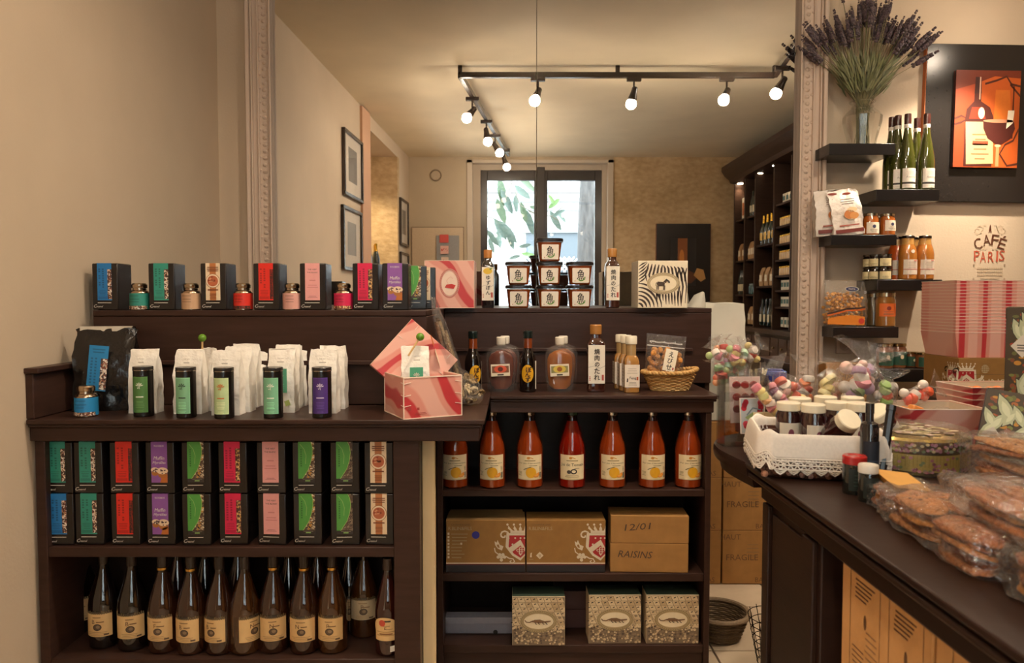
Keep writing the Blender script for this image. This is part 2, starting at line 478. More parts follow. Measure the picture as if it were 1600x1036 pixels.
for px, py, ln, ang, hue in ((784, 300, 46, 80, 0), (792, 315, 44, 62, 1), (783, 330, 44, 70, 0), (806, 318, 28, 85, 2), (816, 300, 36, 40, 2), (824, 288, 40, 35, 0), (818, 332, 34, 75, 0), (828, 348, 40, 75, 1), (836, 325, 22, 10, 0), (866, 318, 26, -40, 3), (862, 312, 20, 60, 3), (873, 333, 24, -30, 1), (868, 345, 36, 60, 2), (878, 340, 22, 50, 2), (782, 358, 40, 60, 2), (793, 362, 46, 50, 1), (780, 372, 34, 85, 2), (798, 374, 34, 75, 1), (770, 372, 30, 55, 1), (768, 384, 26, 70, 2), (826, 398, 26, 10, 3), (820, 384, 22, -10, 2), (804, 402, 20, -15, 2)):
    L = ln / FPX * 10.6
    cl = C(('#55684f', '#50635a', '#64756c', '#6b8a52')[hue])
    m = MB(); pts = [(u * L, .12 * L * abs(v) - .12 * u * u * L, v * L * .9) for u, v in leaf_p]; pts.append((0, -.03 * L, 0))
    m.add(pts, [(8, k, (k + 1) % 8) for k in range(8)], cl)
    m.build('leaf', LEAF, mag, loc=mpt(px, py, 10.6 + RND.uniform(-.3, .3)), rot=(RND.uniform(-.4, .4), radians(ang), RND.uniform(-.5, .5)))

# ------------------------------------------------------------------ the mirror over the mantel
mx0, mx1, mz0 = X(432, YM), X(1240, YM), .62
mr = thing('wall_mirror', 'huge two pane wall mirror in a carved beige frame above the brown ledge', 'mirror', ((mx0 + mx1) / 2, YM, mz0))
ox = (mx0 + mx1) / 2; seam = X(838, YM) - ox
MB().box(mx0 - ox, seam - .0015, 0, .012, 0, CE - mz0, WHITE).build('mirror_pane', MIRROR, mr)
MB().box(seam + .0015, mx1 - ox, 0, .012, 0, CE - mz0, WHITE).build('mirror_pane', MIRROR, mr)
FRM = C('#c9b5a4')
for sd, (a, b) in enumerate(((X(394, YM), mx0), (mx1, X(1281, YM)))):
    a -= ox; b -= ox; wd = b - a
    m = MB(); m.box(a, b, -.015, .03, 0, CE - mz0, FRM)
    for f0, f1, dp in ((0, .14, .05), (.16, .22, .035), (.42, .48, .03), (.86, .9, .03), (.93, 1, .045)):
        if sd: f0, f1 = 1 - f1, 1 - f0
        m.box(a + wd * f0, a + wd * f1, -dp, -.014, 0, CE - mz0, FRM)
    st = m.build('frame_stile', PLASTER, mr, bevel=.004)
    m = MB(); xc = a + wd * (.67 if sd == 0 else .33)
    n = int((CE - mz0) / .034)
    for k in range(n):
        z = .017 + k * .034
        m.ball((xc, -.012, z), .013, FRM, 8, 4, sz=.9)
        m.ball((xc + (.022 if k % 2 else -.022), -.016, z + .01), .007, FRM, 6, 3)
    stuff(m.build('carved_bead', PLASTER, st))

# ------------------------------------------------------------------ track lighting
BLK = C('#2b211c')
trk = thing('lighting_track', 'long dark ceiling track bent around the room carrying the spotlights', 'lighting track', (0, 0, CE))
TZ = 3.05
t1, t2 = Vector((-.393, 1.87, TZ)), Vector((1.99, 1.87, TZ))
t0 = Vector((-.04, YW + .5, TZ)); t3 = Vector((1.86, 2.75, TZ)); t4 = Vector((2.3, 3.30, TZ))
def bar(a, b, name):
    d = b - a; L = d.length; m = MB(); m.box(0, L, -.018, .018, -.02, .02, BLK)
    o = m.build(name, GLOSS, trk, bevel=.002); o.location = a - Vector((0, 0, CE)); o.rotation_euler = (0, 0, math.atan2(d.y, d.x))
for a, b in ((t1, t2), (t1, t0), (t2, t3), (t3, t4)): bar(a, b, 'rail')
for a in (t1, t2, t0, (t1 + t2) / 2, t3): MB().cbox(a.x, a.y, -.025, .03, .03, .05, BLK).build('ceiling_mount', GLOSS, trk)
def spot(base, aim, label, bulb, power, ang=110, brown=False, spill=1, hang=.10):
    t = thing('spotlight', label, 'lamp', base, 0, 'spotlights on the ceiling track')
    MB().cbox(0, 0, -.03, .11, .034, .03, BLK).build('adapter', GLOSS, t, bevel=.003)
    MB().tube([(0, 0, -.045), (0, 0, -hang)], .008, BLK).build('stem', GLOSS, t)
    d = (Vector(aim) - Vector(base)).normalized()
    q = d.to_track_quat('-Z', 'Y').to_euler()
    head = MB().lathe([(.012, .045), (.022, .035), (.024, 0), (.034, -.045), (.036, -.05), (.030, -.048), (.018, -.02)], C('#5a3a22') if brown else BLK, 18).build('head', GLOSS, t, loc=(0, 0, -hang - .03), rot=q)
    MB().ball((0, 0, -.03), .0135, WHITE, 12, 8).build('bulb', bulb, head)
    if power:
        L = bpy.data.lights.new('lamp_beam', 'SPOT'); L.energy = SPOT_W * power; L.color = WARM; L.spot_size = radians(ang); L.spot_blend = .9; L.shadow_soft_size = .03
        o = bpy.data.objects.new('lamp_beam', L); COL.objects.link(o); o.parent = t; o.location = Vector((0, 0, -hang - .03)) + d * .062; o.rotation_euler = q
        L = bpy.data.lights.new('lamp_spill', 'POINT'); L.energy = SPILL_W * power * spill; L.color = WARM; L.shadow_soft_size = .04
        o = bpy.data.objects.new('lamp_spill', L); COL.objects.link(o); o.parent = t; o.location = Vector((0, 0, -hang - .03)) + d * .085
xs = lambda px: X(px, 2 * YM - 1.87)
spot((xs(840), 1.87, TZ), (-.6, 3.0, .8), 'lit spotlight nearest the bend over the tea shelves', BULB, 1)
spot((xs(988), 1.87, TZ), (.5, 1.2, 1.0), 'unlit looking dark spotlight midway along the cross track', BULBD, .3)
spot((xs(1131), 1.87, TZ), (.6, 3.1, .9), 'lit spotlight on the cross track towards the shelving cabinet', BULB, 1)
kx = lambda y: t1 + (t0 - t1) * ((t1.y - y) / (t1.y - t0.y))
for D, aim, lb, bl, pw in ((6.2, (-1.35, 2.0, 1.6), 'first lit spotlight of the track arm running to the window', BULB, .45), (6.98, (.2, .2, .2), 'second small spotlight of the track arm running to the window', BULB, .9), (7.58, (1.2, -.3, .9), 'third spotlight of the track arm, glowing pinkish', BULBR, .9), (8.33, (.6, -1.0, 1.0), 'last spotlight of the track arm beside the window', BULB, .7)):
    spot(kx(2 * YM - D), aim, lb, bl, pw)
p = t2 + (t3 - t2) * .30
spot(p, (1.0, 1.2, 1.0), 'pinkish spotlight on the short track arm near the cabinet', BULBR, .7)
spot(t4 + Vector((.045, .06, 0)), (2.0, 3.80, 1.5), 'brown cone spotlight in the corner above the bottle picture', BULB, 2.6, 80, True, .12, .27)
# daylight through the window
L = bpy.data.lights.new('window_portal', 'AREA'); L.shape = 'RECTANGLE'; L.size = xb - xa; L.size_y = zt - zb
L.cycles.is_portal = True
o = bpy.data.objects.new('window_portal', L); COL.objects.link(o); o.location = ((xa + xb) / 2, YW - .30, (zt + zb) / 2); o.rotation_euler = (pi / 2, 0, 0)

# ------------------------------------------------------------------ things on the walls behind, seen in the mirror
def wall_frame(D0, D1, py0, py1, label, inner):
    c0 = P(800, py0, D0).z; c1 = P(800, py1, D0).z
    a, b = sD(D0), sD(D1)
    t = thing('framed_print', label, 'picture', WLT @ Vector(((a + b) / 2, 0, (c0 + c1) / 2)), ANG, 'framed prints on the side wall')
    hw, hh = (b - a) / 2, (c0 - c1) / 2; e = .028
    f = MB(); FC = C('#3b332f')
    f.box(-hw, hw, .002, .03, hh - e, hh, FC); f.box(-hw, hw, .002, .03, -hh, -hh + e, FC); f.box(-hw, -hw + e, .002, .03, -hh + e, hh - e, FC); f.box(hw - e, hw, .002, .03, -hh + e, hh - e, FC)
    f.build('frame', GLOSS, t, bevel=.003)
    m = MB(); m.box(-hw + e, hw - e, .004, .012, -hh + e, hh - e, C('#d2c6b6')); m.box(-hw * .45, hw * .45, .012, .013, -hh * .5, hh * .55, C(inner)); m.build('print', MATTE, t)
    MB().box(-hw + e, hw - e, .017, .019, -hh + e, hh - e, WHITE).build('glass', clear('picture_glass', (1, 1, 1), .02, .01, fres=.12), t)
wall_frame(6.12, 6.75, 198, 303, 'dark framed print, upper one of the pair nearer the mirror', '#6d675f')
wall_frame(6.07, 6.70, 319, 421, 'dark framed print, lower one of the pair nearer the mirror', '#8d8a84')
wall_frame(8.55, 9.05, 308, 382, 'dark framed print beyond the lit alcove, upper one', '#807568')
wall_frame(8.55, 9.05, 393, 470, 'dark framed print beyond the lit alcove, lower one', '#6d655a')
# alcove downlight + bottles
ap = WLT @ Vector((s0 + (s1 - s0) * .55, -.35, 2.98))
t = thing('recessed_downlight', 'small round downlight glowing in the alcove soffit', 'lamp', ap)
MB().lathe([(.05, 0), (.055, -.006), (.04, -.008), (.038, 0)], C('#d8cdbb'), 20).build('trim_ring', METAL, t)
MB().lathe([(.001, -.004), (.036, -.004), (.036, -.001)], WHITE, 16).build('lens', BULB, t)
L = bpy.data.lights.new('alcove_beam', 'SPOT'); L.energy = 130; L.color = (1, .80, .52); L.spot_size = radians(120); L.spot_blend = .8
o = bpy.data.objects.new('alcove_beam', L); COL.objects.link(o); o.location = ap + Vector((0, 0, -.03))
sh = MB(); sh.T = WLT
sh.box(s0 + .02, s1 - .0, -.6, -.02, 1.60, 1.64, DK)
tag(sh.build('alcove_shelf', WOOD), 'dark wooden shelf across the lit stone alcove holding bottles', 'shelf')
vent = thing('wall_vent', 'round grey vent ring high on the pale wall beside the window', 'vent', (X(682, 2 * YM - YW), YW, P(682, 274, 2 * YM - YW).z))
m = MB(); n = 24
m.ring_tube([(.065 * cos(2 * pi * k / n), .008, .065 * sin(2 * pi * k / n)) for k in range(n)], .010, C('#8d7b66'))
m.build('ring', GLOSS, vent)
m = MB(); m.prism([(.06 * cos(2 * pi * k / n), .06 * sin(2 * pi * k / n)) for k in range(n)], .001, .006, C('#b7a48b')); m.build('grille', MATTE, vent)
a = M(644, 356, 2 * YM - YW); b = M(724, 470, 2 * YM - YW)
t = thing('wall_cupboard', 'flush pale cupboard door outlined in the wall under the vent', 'cupboard', ((a.x + b.x) / 2, YW, .9))
hw = (b.x - a.x) / 2; zt2 = a.z - .9
m = MB(); m.box(-hw, hw, .002, .018, -.5, zt2, C('#c7b195')); m.build('door', MATTE, t, bevel=.003)
m = MB(); m.box(-hw - .012, hw + .012, .001, .010, -.5, zt2 + .012, C('#8b7760')); m.build('door_edge', MATTE, t)
a = M(686, 367, 2 * YM - YW - .12)
t = thing('card_rack', 'wall rack of red and white cards beside the window', 'rack', (a.x + .12, YW + .03, a.z - .4))
MB().box(-.16, .12, -.008, .01, 0, .40, C('#8f8d8c')).build('back_board', MATTE, t)
for k, (cl, z) in enumerate((('#c74a42', .31), ('#d9a79a', .17), ('#d5b7a5', .03))):
    q = DEC(); q.T = Matrix.Rotation(pi, 4, 'Z')
    m = MB(); m.box(-.02 + .01 * k - .10, .09 - .10, .014 + .006 * k, .022 + .006 * k, z, z + .10, C(cl)); o = m.build('card', PRINT, t)
    if k:
        q = DEC(); q.T = Matrix.Translation((-.06, .0225 + .006 * k, z)) @ Matrix.Rotation(pi, 4, 'Z')
        q.speckle(-.04, .02, .04, .07, 14, [C('#b3332f')], .009); q.build('motif', PRINT, o)
# picture on the stone wall
def dark_picture(name, label, loc, W, Hh, rz, iw, ih, icx, icz):
    t = thing(name, label, 'picture', loc, rz)
    MB().box(-W / 2, W / 2, -.035, -.002, -Hh / 2, Hh / 2, C('#2a2522')).build('dark_panel', BLACKCARD, t, bevel=.002)
    MB().box(-W / 2 - .004, W / 2 + .004, -.030, 0, -Hh / 2 - .004, Hh / 2 - .002, C('#7c3f22')).build('panel_edge', BLACKCARD, t)
    return t
Dp = 2 * YM - YW
a = M(1025, 350, Dp); b = M(1108, 470, Dp)
t = dark_picture('wall_picture', 'dark panel picture with a brown still life on the stone wall', ((a.x + b.x) / 2, YW, a.z - .52), b.x - a.x, 1.04, pi, 0, 0, 0, 0)
q = DEC(); q.T = Matrix.Translation((0, -.036, 0))
q.rect(-.16, -.25, .16, .34, C('#1f1a17')); q.rect(-.05, -.05, .07, .34, C('#8a4f24'), 1); q.poly([(-.2, -.12), (-.05, -.05), (.1, -.1), (.16, -.2), (-.1, -.22)], C('#5c3418'), 2)
q.poly([(-.25, -.05), (-.17, -.03), (-.13, -.12), (-.22, -.2), (-.28, -.16)], C('#b98a52'), 3); q.ell(.02, .1, .03, .1, C('#c57a35'), 3)
q.build('still_life', PRINT, t)

# shelving cabinet along the right wall
CX = 2.70
cab = thing('shelving_cabinet', 'tall dark wood shelving cabinet full of jars with lit cornice', 'cabinet', (CX, 0, 0))
def yD(D): return 2 * YM - D
def cD(px): return FPX * CX / (px - 800)
ups = [cD(px) for px in (1145, 1161, 1177, 1206, 1233)] + [6.4, 5.9, 5.4]
ya, yb = yD(ups[0]), yD(ups[-1])
xw = XR - CX - .005
CW = C('#3a2a22')
MB().box(.36, xw, ya, yb, 1.04, 2.85, C('#2c201a')).build('back_panel', WOOD, cab)
for D in ups: MB().box(0, .36, yD(D) - .018, yD(D) + .018, 1.04, 2.75, CW).build('upright', WOOD, cab, bevel=.003)
def cz(py, px): return P(px, py, cD(px)).z
rows_big = [cz(340, 1160), cz(406, 1160), cz(460, 1160)]
bays = []
for k in range(len(ups) - 1):
    y1, y0 = yD(ups[k]) - 0, yD(ups[k + 1])
    zs = rows_big if k != 3 and k != 5 else [2.33, 2.10, 1.92, 1.76, 1.60, 1.45, 1.28]
    if k == 2: zs = [1.95, 1.50]
    for z in zs: MB().box(.02, .36, y1 + .018, y0 - .018, z - .02, z, CW).build('shelf', WOOD, cab)
    bays.append((y1, y0, [1.07] + sorted(zs)))
MB().box(-.06, xw, ya - .0, yb, 1.0, 1.045, CW).build('counter_top', WOOD, cab, bevel=.004)
MB().box(.0, xw, ya, yb, FZ + .004, 1.0, CW).build('base_body', WOOD, cab)
for k in range(len(ups) - 1):
    y1, y0 = yD(ups[k]), yD(ups[k + 1])
    for j in range(2):
        f = MB(); a = y1 + (y0 - y1) * j / 2 + .012; b = y1 + (y0 - y1) * (j + 1) / 2 - .012
        o = f.box(-.016, -.001, a, b, .76, .96, C('#43312a')).build('drawer', WOOD, cab, bevel=.003)
        MB().ball((-.026, (a + b) / 2, .86), .012, C('#8a7452'), 8, 5).build('knob', METAL, o)
    a, b = y1 + .012, y0 - .012
    o = MB().box(-.016, -.001, a, b, .12, .73, C('#43312a')).build('door', WOOD, cab, bevel=.003)
    MB().box(-.020, -.015, a + .06, b - .06, .18, .67, C('#3a2a22')).build('door_panel', WOOD, o, bevel=.003)
cn = MB(); prof = [(0, 2.75), (-.05, 2.76), (-.07, 2.80), (-.12, 2.84), (-.16, 2.90), (-.16, 2.95), (xw, 2.95), (xw, 2.75)]
n = len(prof); pts = [(x, ya - .0, z) for x, z in prof] + [(x, yb, z) for x, z in prof]
cn.add(pts, [tuple(range(n)), tuple(range(2 * n - 1, n - 1, -1))] + [(i, n + i, n + (i + 1) % n, (i + 1) % n) for i in range(n)], CW)
cn.build('cornice', WOOD, cab, smooth=20)
for k, D in enumerate([cD(px) for px in (1141, 1177, 1201, 1230)] + [6.2, 5.6]):
    c = (.05, yD(min(D, ups[0] - .06)), 2.75)
    MB().lathe([(.001, -.006), (.030, -.006), (.034, 0)], WHITE, 14, c).build('downlight', BULB, cab)
    L = bpy.data.lights.new('cabinet_beam', 'SPOT'); L.energy = 9; L.color = (1, .76, .5); L.spot_size = radians(110); L.spot_blend = .8; L.shadow_soft_size = .03
    o = bpy.data.objects.new('cabinet_beam', L); COL.objects.link(o); o.parent = cab; o.location = (c[0], c[1], 2.735)
# ------------------------------------------------------------------ brown shop counters along the mirror wall
DL, BL, DR, BR = 2.15, 2.46, 2.70, 3.10                 # front and back of the two counters
LZ = 1.318                                              # top of the ledge
XL = -1.425
top = thing('counter_worktop', 'brown moulded worktop stepping from the tea shelves to the juice shelves', 'worktop', (0, 0, 1.0))
def slab(x0, x1, y0, y1, ends, name):
    m = MB()
    for f, z0, z1 in ((0, -.014, 0), (.008, -.024, -.014), (.016, -.066, -.024)):
        m.box(x0 + (f if ends[0] else 0), x1 - (f if ends[1] else 0), y0 + f, y1, z0, z1, DK)
    return m.build(name, WOOD, top, bevel=.003)
slab(XL - .005, X(757, DL), DL, BL, (0, 1), 'deep_board')
slab(X(757, DL) - .22, X(757, DL), BL + .0, BR, (0, 1), 'link_board')
slab(X(757, DL) + .0, X(1126, DR), DR, BR, (0, 1), 'long_board')
# ledge with stepped front
led = thing('mantel_ledge', 'tall brown boxed ledge running below the mirror behind both counters', 'ledge', (0, 0, 1.0))
xsL, xsR, xst = X(145, BL), X(1112, BR), -.285
h = LZ - 1.0
def board(n, *b, m=WOOD, bv=.003): return MB().box(*b, DK).build(n, m, led, bevel=bv)
board('front_panel', xsL, xst, BL, BL + .02, .001, h - .02)
board('front_panel', xst, xsR, BR, BR + .02, .001, h - .02)
board('step_panel', xst - .02, xst, BL + .02, BR, .001, h - .02)
board('end_panel', xsR - .02, xsR, BR + .02, YM - .03, -.99 + FZ, h - .02)
board('top_board', xsL, xst, BL - .002, YM - .02, h - .02, h)
board('top_board', xst, xsR, BR - .002, YM - .02, h - .02, h)
board('rail', xsL + .08, xst, BL - .014, BL, .135, .15)
board('rail', xst, X(1082, BR), BR - .014, BR, .135, .15)
sp = board('side_panel', XL - .01, XL + .014, DL + .01, BL - .002, .001, .135)
board('side_cap', XL - .012, XL + .034, DL + .004, BL - .002, .136, .152)
# bookcases
def bookcase(label, x0, x1, y0, y1, pl, pr, shelves, ztop):
    t = thing('bookcase', label, 'bookcase', ((x0 + x1) / 2, y0, 0)); o = (x0 + x1) / 2
    def bd(n, *b): return MB().box(b[0] - o, b[1] - o, b[2] - y0, b[3] - y0, b[4], b[5], DK).build(n, WOOD, t, bevel=.002)
    bd('side_panel', x0, x0 + pl, y0, y1, FZ + .004, ztop); bd('side_panel', x1 - pr, x1, y0, y1, FZ + .004, ztop)
    MB().box(x0 + pl - o, x1 - pr - o, y1 - .012 - y0, y1 - y0, FZ + .004, ztop, C('#211814')).build('back_panel', WOOD, t)  # same wood as the boards, darkened to paint in the shade inside the case
    for z, th in shelves: bd('shelf', x0 + pl, x1 - pr, y0 + .004, y1 - .012, z - th, z)
    bd('plinth', x0 + pl, x1 - pr, y0 + .012, y0 + .03, FZ + .004, shelves[-1][0] - shelves[-1][1])
    return t
ZT = 1.0 - .067
LS1 = P(340, 856, DL + .03).z; LS0 = P(340, 1031, DL + .03).z
RS1, RS2, RS3 = P(894, 766, DR + .02).z, P(894, 897, DR + .02).z, P(894, 1009, DR + .02).z
bookcase('brown low bookcase filled with black tea boxes above amber bottles', XL, X(654, DL + .03), DL + .03, BL, .030, .078, [(LS1, .03), (LS0, .03)], ZT)
bookcase('brown low bookcase holding orange juice bottles and cartons', X(681, DR + .02), X(1114, DR + .02), DR + .02, BR - .02, .022, .022, [(RS1, .025), (RS2, .03), (RS3, .03)], ZT)
struct(MB().box(X(654, DL + .03) + .002, X(679, DL + .10), DL + .085, DL + .11, FZ, ZT - .002, C('#d9bf93')).build('trim_2', PLASTER))

# ------------------------------------------------------------------ tea boxes
TBW, TBH = .088, .157
SPK = [C('#e8d7c0'), C('#8a4a35'), C('#40302a'), C('#c9a382'), C('#f0e6da')]
SPKD = [C('#3b1d16'), C('#5b2218'), C('#9a2a1a'), C('#2a1a16')]
def tea_label(kind):
    d = DEC(); u0, u1, v0, v1 = -.026, .023, .033, TBH
    base = {'blue': '#1f76b8', 'teal': '#2f8f7c', 'red': '#dc2a1c', 'magenta': '#d8204f', 'purple': '#8b55a0', 'pink': '#e3a09c', 'green': '#2a2320', 'rgreen': '#2a2320', 'medal': '#e6cfae'}[kind]
    dark = tuple(c * .45 for c in C(base))
    d.rect(u0, v0, u1, v1 + .0004, C(base))
    d.add([(u0, -.0004, v1 + .0005), (u1, -.0004, v1 + .0005), (u1, .03, v1 + .0005), (u0, .03, v1 + .0005)], [(0, 1, 2, 3)], C(base))
    if kind in ('blue', 'teal', 'red', 'magenta'):
        e = .014 if kind != 'red' else .011
        d.rect(u1 - e, v0 + .004, u1, v1 - .02, C('#4a2b22') if kind != 'red' else C('#7d1d14'), 1)
        d.speckle(u1 - e, v0 + .004, u1, v1 - .02, 75, SPK if kind in ('blue', 'teal') else SPKD if kind == 'red' else [C('#e8c48a'), C('#3b2a22'), C('#c79a55'), C('#6a3a2a')], .0042, 1.4)
        for uu in (-.018, -.006):
            for k in range(9):
                if RND.random() < .85: d.rect(uu - .003, .075 + k * .0075, uu + .003, .0795 + k * .0075, dark, 1)
        d.bars(u0 + .004, .05, u1 - e - .004, .07, 4, dark, 1, .3); d.rect(u0 + .003, v0 + .004, u1 - e - .003, v0 + .013, tuple(c * .7 for c in C(base)), 1)
    elif kind == 'purple':
        d.text('ROOIBOS', -.0015, .145, .0055, WHITE, 1, .030)
        d.text('Muffin', -.0015, .108, .0105, WHITE, 1, .032, shear=.2); d.text('Myrtilles', -.0015, .093, .0105, WHITE, 1, .040, shear=.2)
        for cx, cy, r in ((-.015, .069, .012), (.008, .066, .017)):
            d.ell(cx, cy - .006, r * .85, r * .8, C('#a8692f'), 1); d.ell(cx, cy + .003, r, r * .62, C('#e9cfae'), 1.5)
            for _ in range(9): d.ell(cx + RND.uniform(-.7, .7) * r, cy + RND.uniform(-.3, .5) * r, .0022, .0018, C('#4a2c3a'), 2, 6)
        d.poly([(.0, .033), (.023, .033), (.023, .058), (.006, .052)], C('#b5672b'), 1)
    elif kind == 'pink':
        d.text('THÉ VERT', -.0015, .137, .006, INK, 1, .030); d.text('THÉ BLANC', -.0015, .127, .006, INK, 1, .036)
        d.bars(u0 + .006, .075, u1 - .006, .09, 2, C('#c97f7e'), 1, .35, .2); d.bars(u0 + .012, .098, u1 - .012, .105, 1, C('#c97f7e'), 1, .5); d.bars(u0 + .008, .042, u1 - .008, .050, 2, C('#9a5a5a'), 1, .3)
    elif kind in ('green', 'rgreen'):
        v0 = .045; rd = kind == 'rgreen'
        if rd: edge = [(.008, .157), (.014, .145), (.017, .125), (.014, .10), (.006, .075), (-.010, .050), (-.014, .045)]
        else: edge = [(.012, .157), (.017, .14), (.017, .12), (.012, .095), (.004, .072), (-.010, .05), (-.014, .045)]
        d.rect(u0, v0, u1, v1, C('#5f4a3c'), 1)
        d.speckle(u0 + .006, v0, u1, v1, 230, [C('#e9dcc4'), C('#b9a58a'), C('#4a3326'), C('#2b201b'), C('#c08a3a')] if not rd else [C('#7a6a58'), C('#4a3a30'), C('#93806c'), C('#2b211c')], .0042, 1.2)
        pts = [(u0, v0)] + edge[::-1] + [(u0, v1)]
        for i in range(len(edge) - 1):
            (a, b), (c, e) = edge[i], edge[i + 1]
            d.poly([(u0, e), (c, e), (a, b), (u0, b)], C('#4f9a43'), 2)
        d.stroke(edge, .0014, C('#a6c46a'), 3); d.stroke([(-.020, .15), (-.008, .135), (-.002, .115), (-.004, .09)], .0012, C('#9cc070'), 3)
        for k in range(8): d.rect(-.019, .082 + k * .007, -.015, .0865 + k * .007, C('#2d6a2c'), 3)
        d.bars(-.006, .0365, .010, .040, 1, C('#8fbf6a'), 1, .9, .1); d.bars(-.014, .0415, .018, .0435, 1, C('#8a8378'), 1, .5, .1)
    else:
        d.rect(-.012, v0, .009, v1 + .0005, C('#b4703f'), 1)
        d.bars(u0 + .004, .130, u1 - .004, .148, 3, C('#7a4326'), 2, .5, .25)
        d.ell(-.0015, .098, .024, .024, C('#8f5a3a'), 2); d.ell(-.0015, .098, .0225, .0225, C('#ecd3b4'), 3); d.ell(-.0015, .098, .018, .018, C('#b5623f'), 4)
        for k in range(14):
            a = RND.uniform(0, 6.3); r = RND.uniform(0, .014); d.ell(-.0015 + r * cos(a), .098 + r * sin(a), .003, .0022, C(RND.choice(('#8b3d25', '#d49a72'))), 5, 6)
        d.bars(u0 + .007, .066, u1 - .007, .074, 1, C('#7a3f24'), 2, .5, .2); d.bars(u0 + .012, .040, u1 - .012, .058, 4, C('#7a4326'), 2, .4, .4)
    g = C('#cfc6b8')
    d.bars(-.028, .0235, .022, .0275, 1, g, 0, .5, .1)
    d.text('C', -.0345, .0135, .0105, g, 0, shear=.3); d.text('reanol', -.0195, .0122, .0065, g, 0, shear=.3, wd=.021)
    return d
TEA = {}
TEAN = dict(blue='bright blue', teal='sea green', red='bright red', magenta='crimson pink', purple='purple muffin', pink='pale pink', green='pointed green leaf', rgreen='rounded green leaf', medal='cream and brown medallion')
def tea_box(kind, loc, rz, label, group, scale=None):
    if kind not in TEA:
        t = thing('tea_box', label, 'tea box', loc, rz, group)
        MB().box(-TBW / 2, TBW / 2, 0, TBW, 0, TBH, C('#1f1a19')).build('carton', BLACKCARD, t, bevel=.0035)
        d = tea_label(kind); d.build('printed_label', PRINT, t, smooth=0)
        m = MB(); m.box(-TBW / 2 + .006, TBW / 2 - .006, .012, TBW - .006, TBH + .0002, TBH + .0008, C('#2b2523')); m.build('top_flap', BLACKCARD, t)
        TEA[kind] = t
    else: t = dup(TEA[kind], loc, rz, label, group)
    if scale: t.scale = (scale,) * 3
    return t
NAMES = []
ORDER = [('blue', 147.5, 183), ('teal', 233, 274), ('medal', 313.7, 355), ('red', 395.8, 438), ('pink', 469, 510), ('magenta', 552, 591), ('purple', 599, 637)]
for k, (kd, a, b) in enumerate(ORDER):
    Y = BL + .022
    tea_box(kd, (X((a + b) / 2, Y), Y, LZ + .0005), RND.uniform(-.03, .03), f'black tea box with {TEAN[kd]} label standing on the ledge', 'tea boxes on the ledge')
for k, (kd, px, Y) in enumerate((('green', 648, 2.66), ('medal', 663, 2.80))):
    tea_box(kd, (X(px, Y) , Y, LZ + .0005), .12, ('black tea box half hidden behind the purple muffin box on the ledge', 'dark tea box wedged beside the pink swan box on the ledge')[k], 'tea boxes on the ledge')
COLS = ['blue', 'teal', 'red', 'purple', 'green', 'magenta', 'pink', 'green', 'rgreen', 'medal']
CXP = [83, 130, 187.5, 244, 301, 358.5, 419.5, 476, 536, 590]
where = ['at the wall end', 'second from the wall', '', '', 'beside the purple box', '', '', 'beside the pale pink box', '', '']
Ysh = DL + .05
for r in range(2):
    for k, (kd, px) in enumerate(zip(COLS, CXP)):
        if r == 1 and k == 0: kd = 'teal'
        z = LS1 + .0005 + r * (TBH + .0015)
        lb = f'{"upper" if r else "lower"} row black tea box with {TEAN[kd]} label {where[k]}'.strip() + ('' if where[k] else ' under the worktop')
        tea_box(kd, (X(px, Ysh), Ysh + (RND.uniform(0, .006)), z), RND.uniform(-.05, .03) - (.04 if k == 6 else 0), lb, 'tea boxes in the bookcase')

# ------------------------------------------------------------------ tins
def tin(loc, lab, label, s=1, strip=None, group='small metal tea tins'):
    t = thing('tea_tin', label, 'tea tin', loc, RND.uniform(-.2, .2), group)
    MB().lathe([(.029, 0), (.031, .002), (.031, .058), (.029, .063), (.022, .068), (.0215, .074)], C('#b09a84'), 28).build('body', METAL, t)
    MB().lathe([(.0235, .0745), (.0245, .076), (.0245, .086), (.021, .0905), (.001, .0925)], C('#b8a48c'), 28).build('lid', METAL, t)
    d = CYL(.0312); d.rect(-.097 * 1.0, .004, .097, .057, C(lab))
    dk = tuple(c * .55 for c in C(lab))
    for v in (.047, .036, .027): d.bars(-.020, v, .016, v + .005, 1, dk, 1, .5, .4)
    if strip: d.rect(-.04, .004, .04, .015, C('#5a3a2c'), 1); d.speckle(-.04, .004, .04, .015, 60, strip, .004, 1.5)
    d.build('label_band', PRINT, t)
    t.scale = (s,) * 3
    return t
YT = BL + .042
for px, cl, lb, st in ((219, '#2b8577', 'small metal tin with sea green band between blue and green tea boxes', SPK), (299.5, '#c19a78', 'small metal tin with tan band before the medallion tea box', None), (380.5, '#cf2d20', 'small metal tin with red band before the red tea box', SPKD), (457, '#d39c90', 'small metal tin with pale pink band before the pink tea box', None), (537, '#cf2350', 'small metal tin with crimson band before the crimson tea box', [C('#e8c48a'), C('#7a3a2a')])):
    tin((X(px, YT), YT, LZ), cl, lb, 1.0, st)
Yb = 2.225
tin((X(131.5, Yb), Yb, 1.0), '#2384bd', 'larger metal tin with blue band on the worktop by the black foil bag', 1.03, SPK)

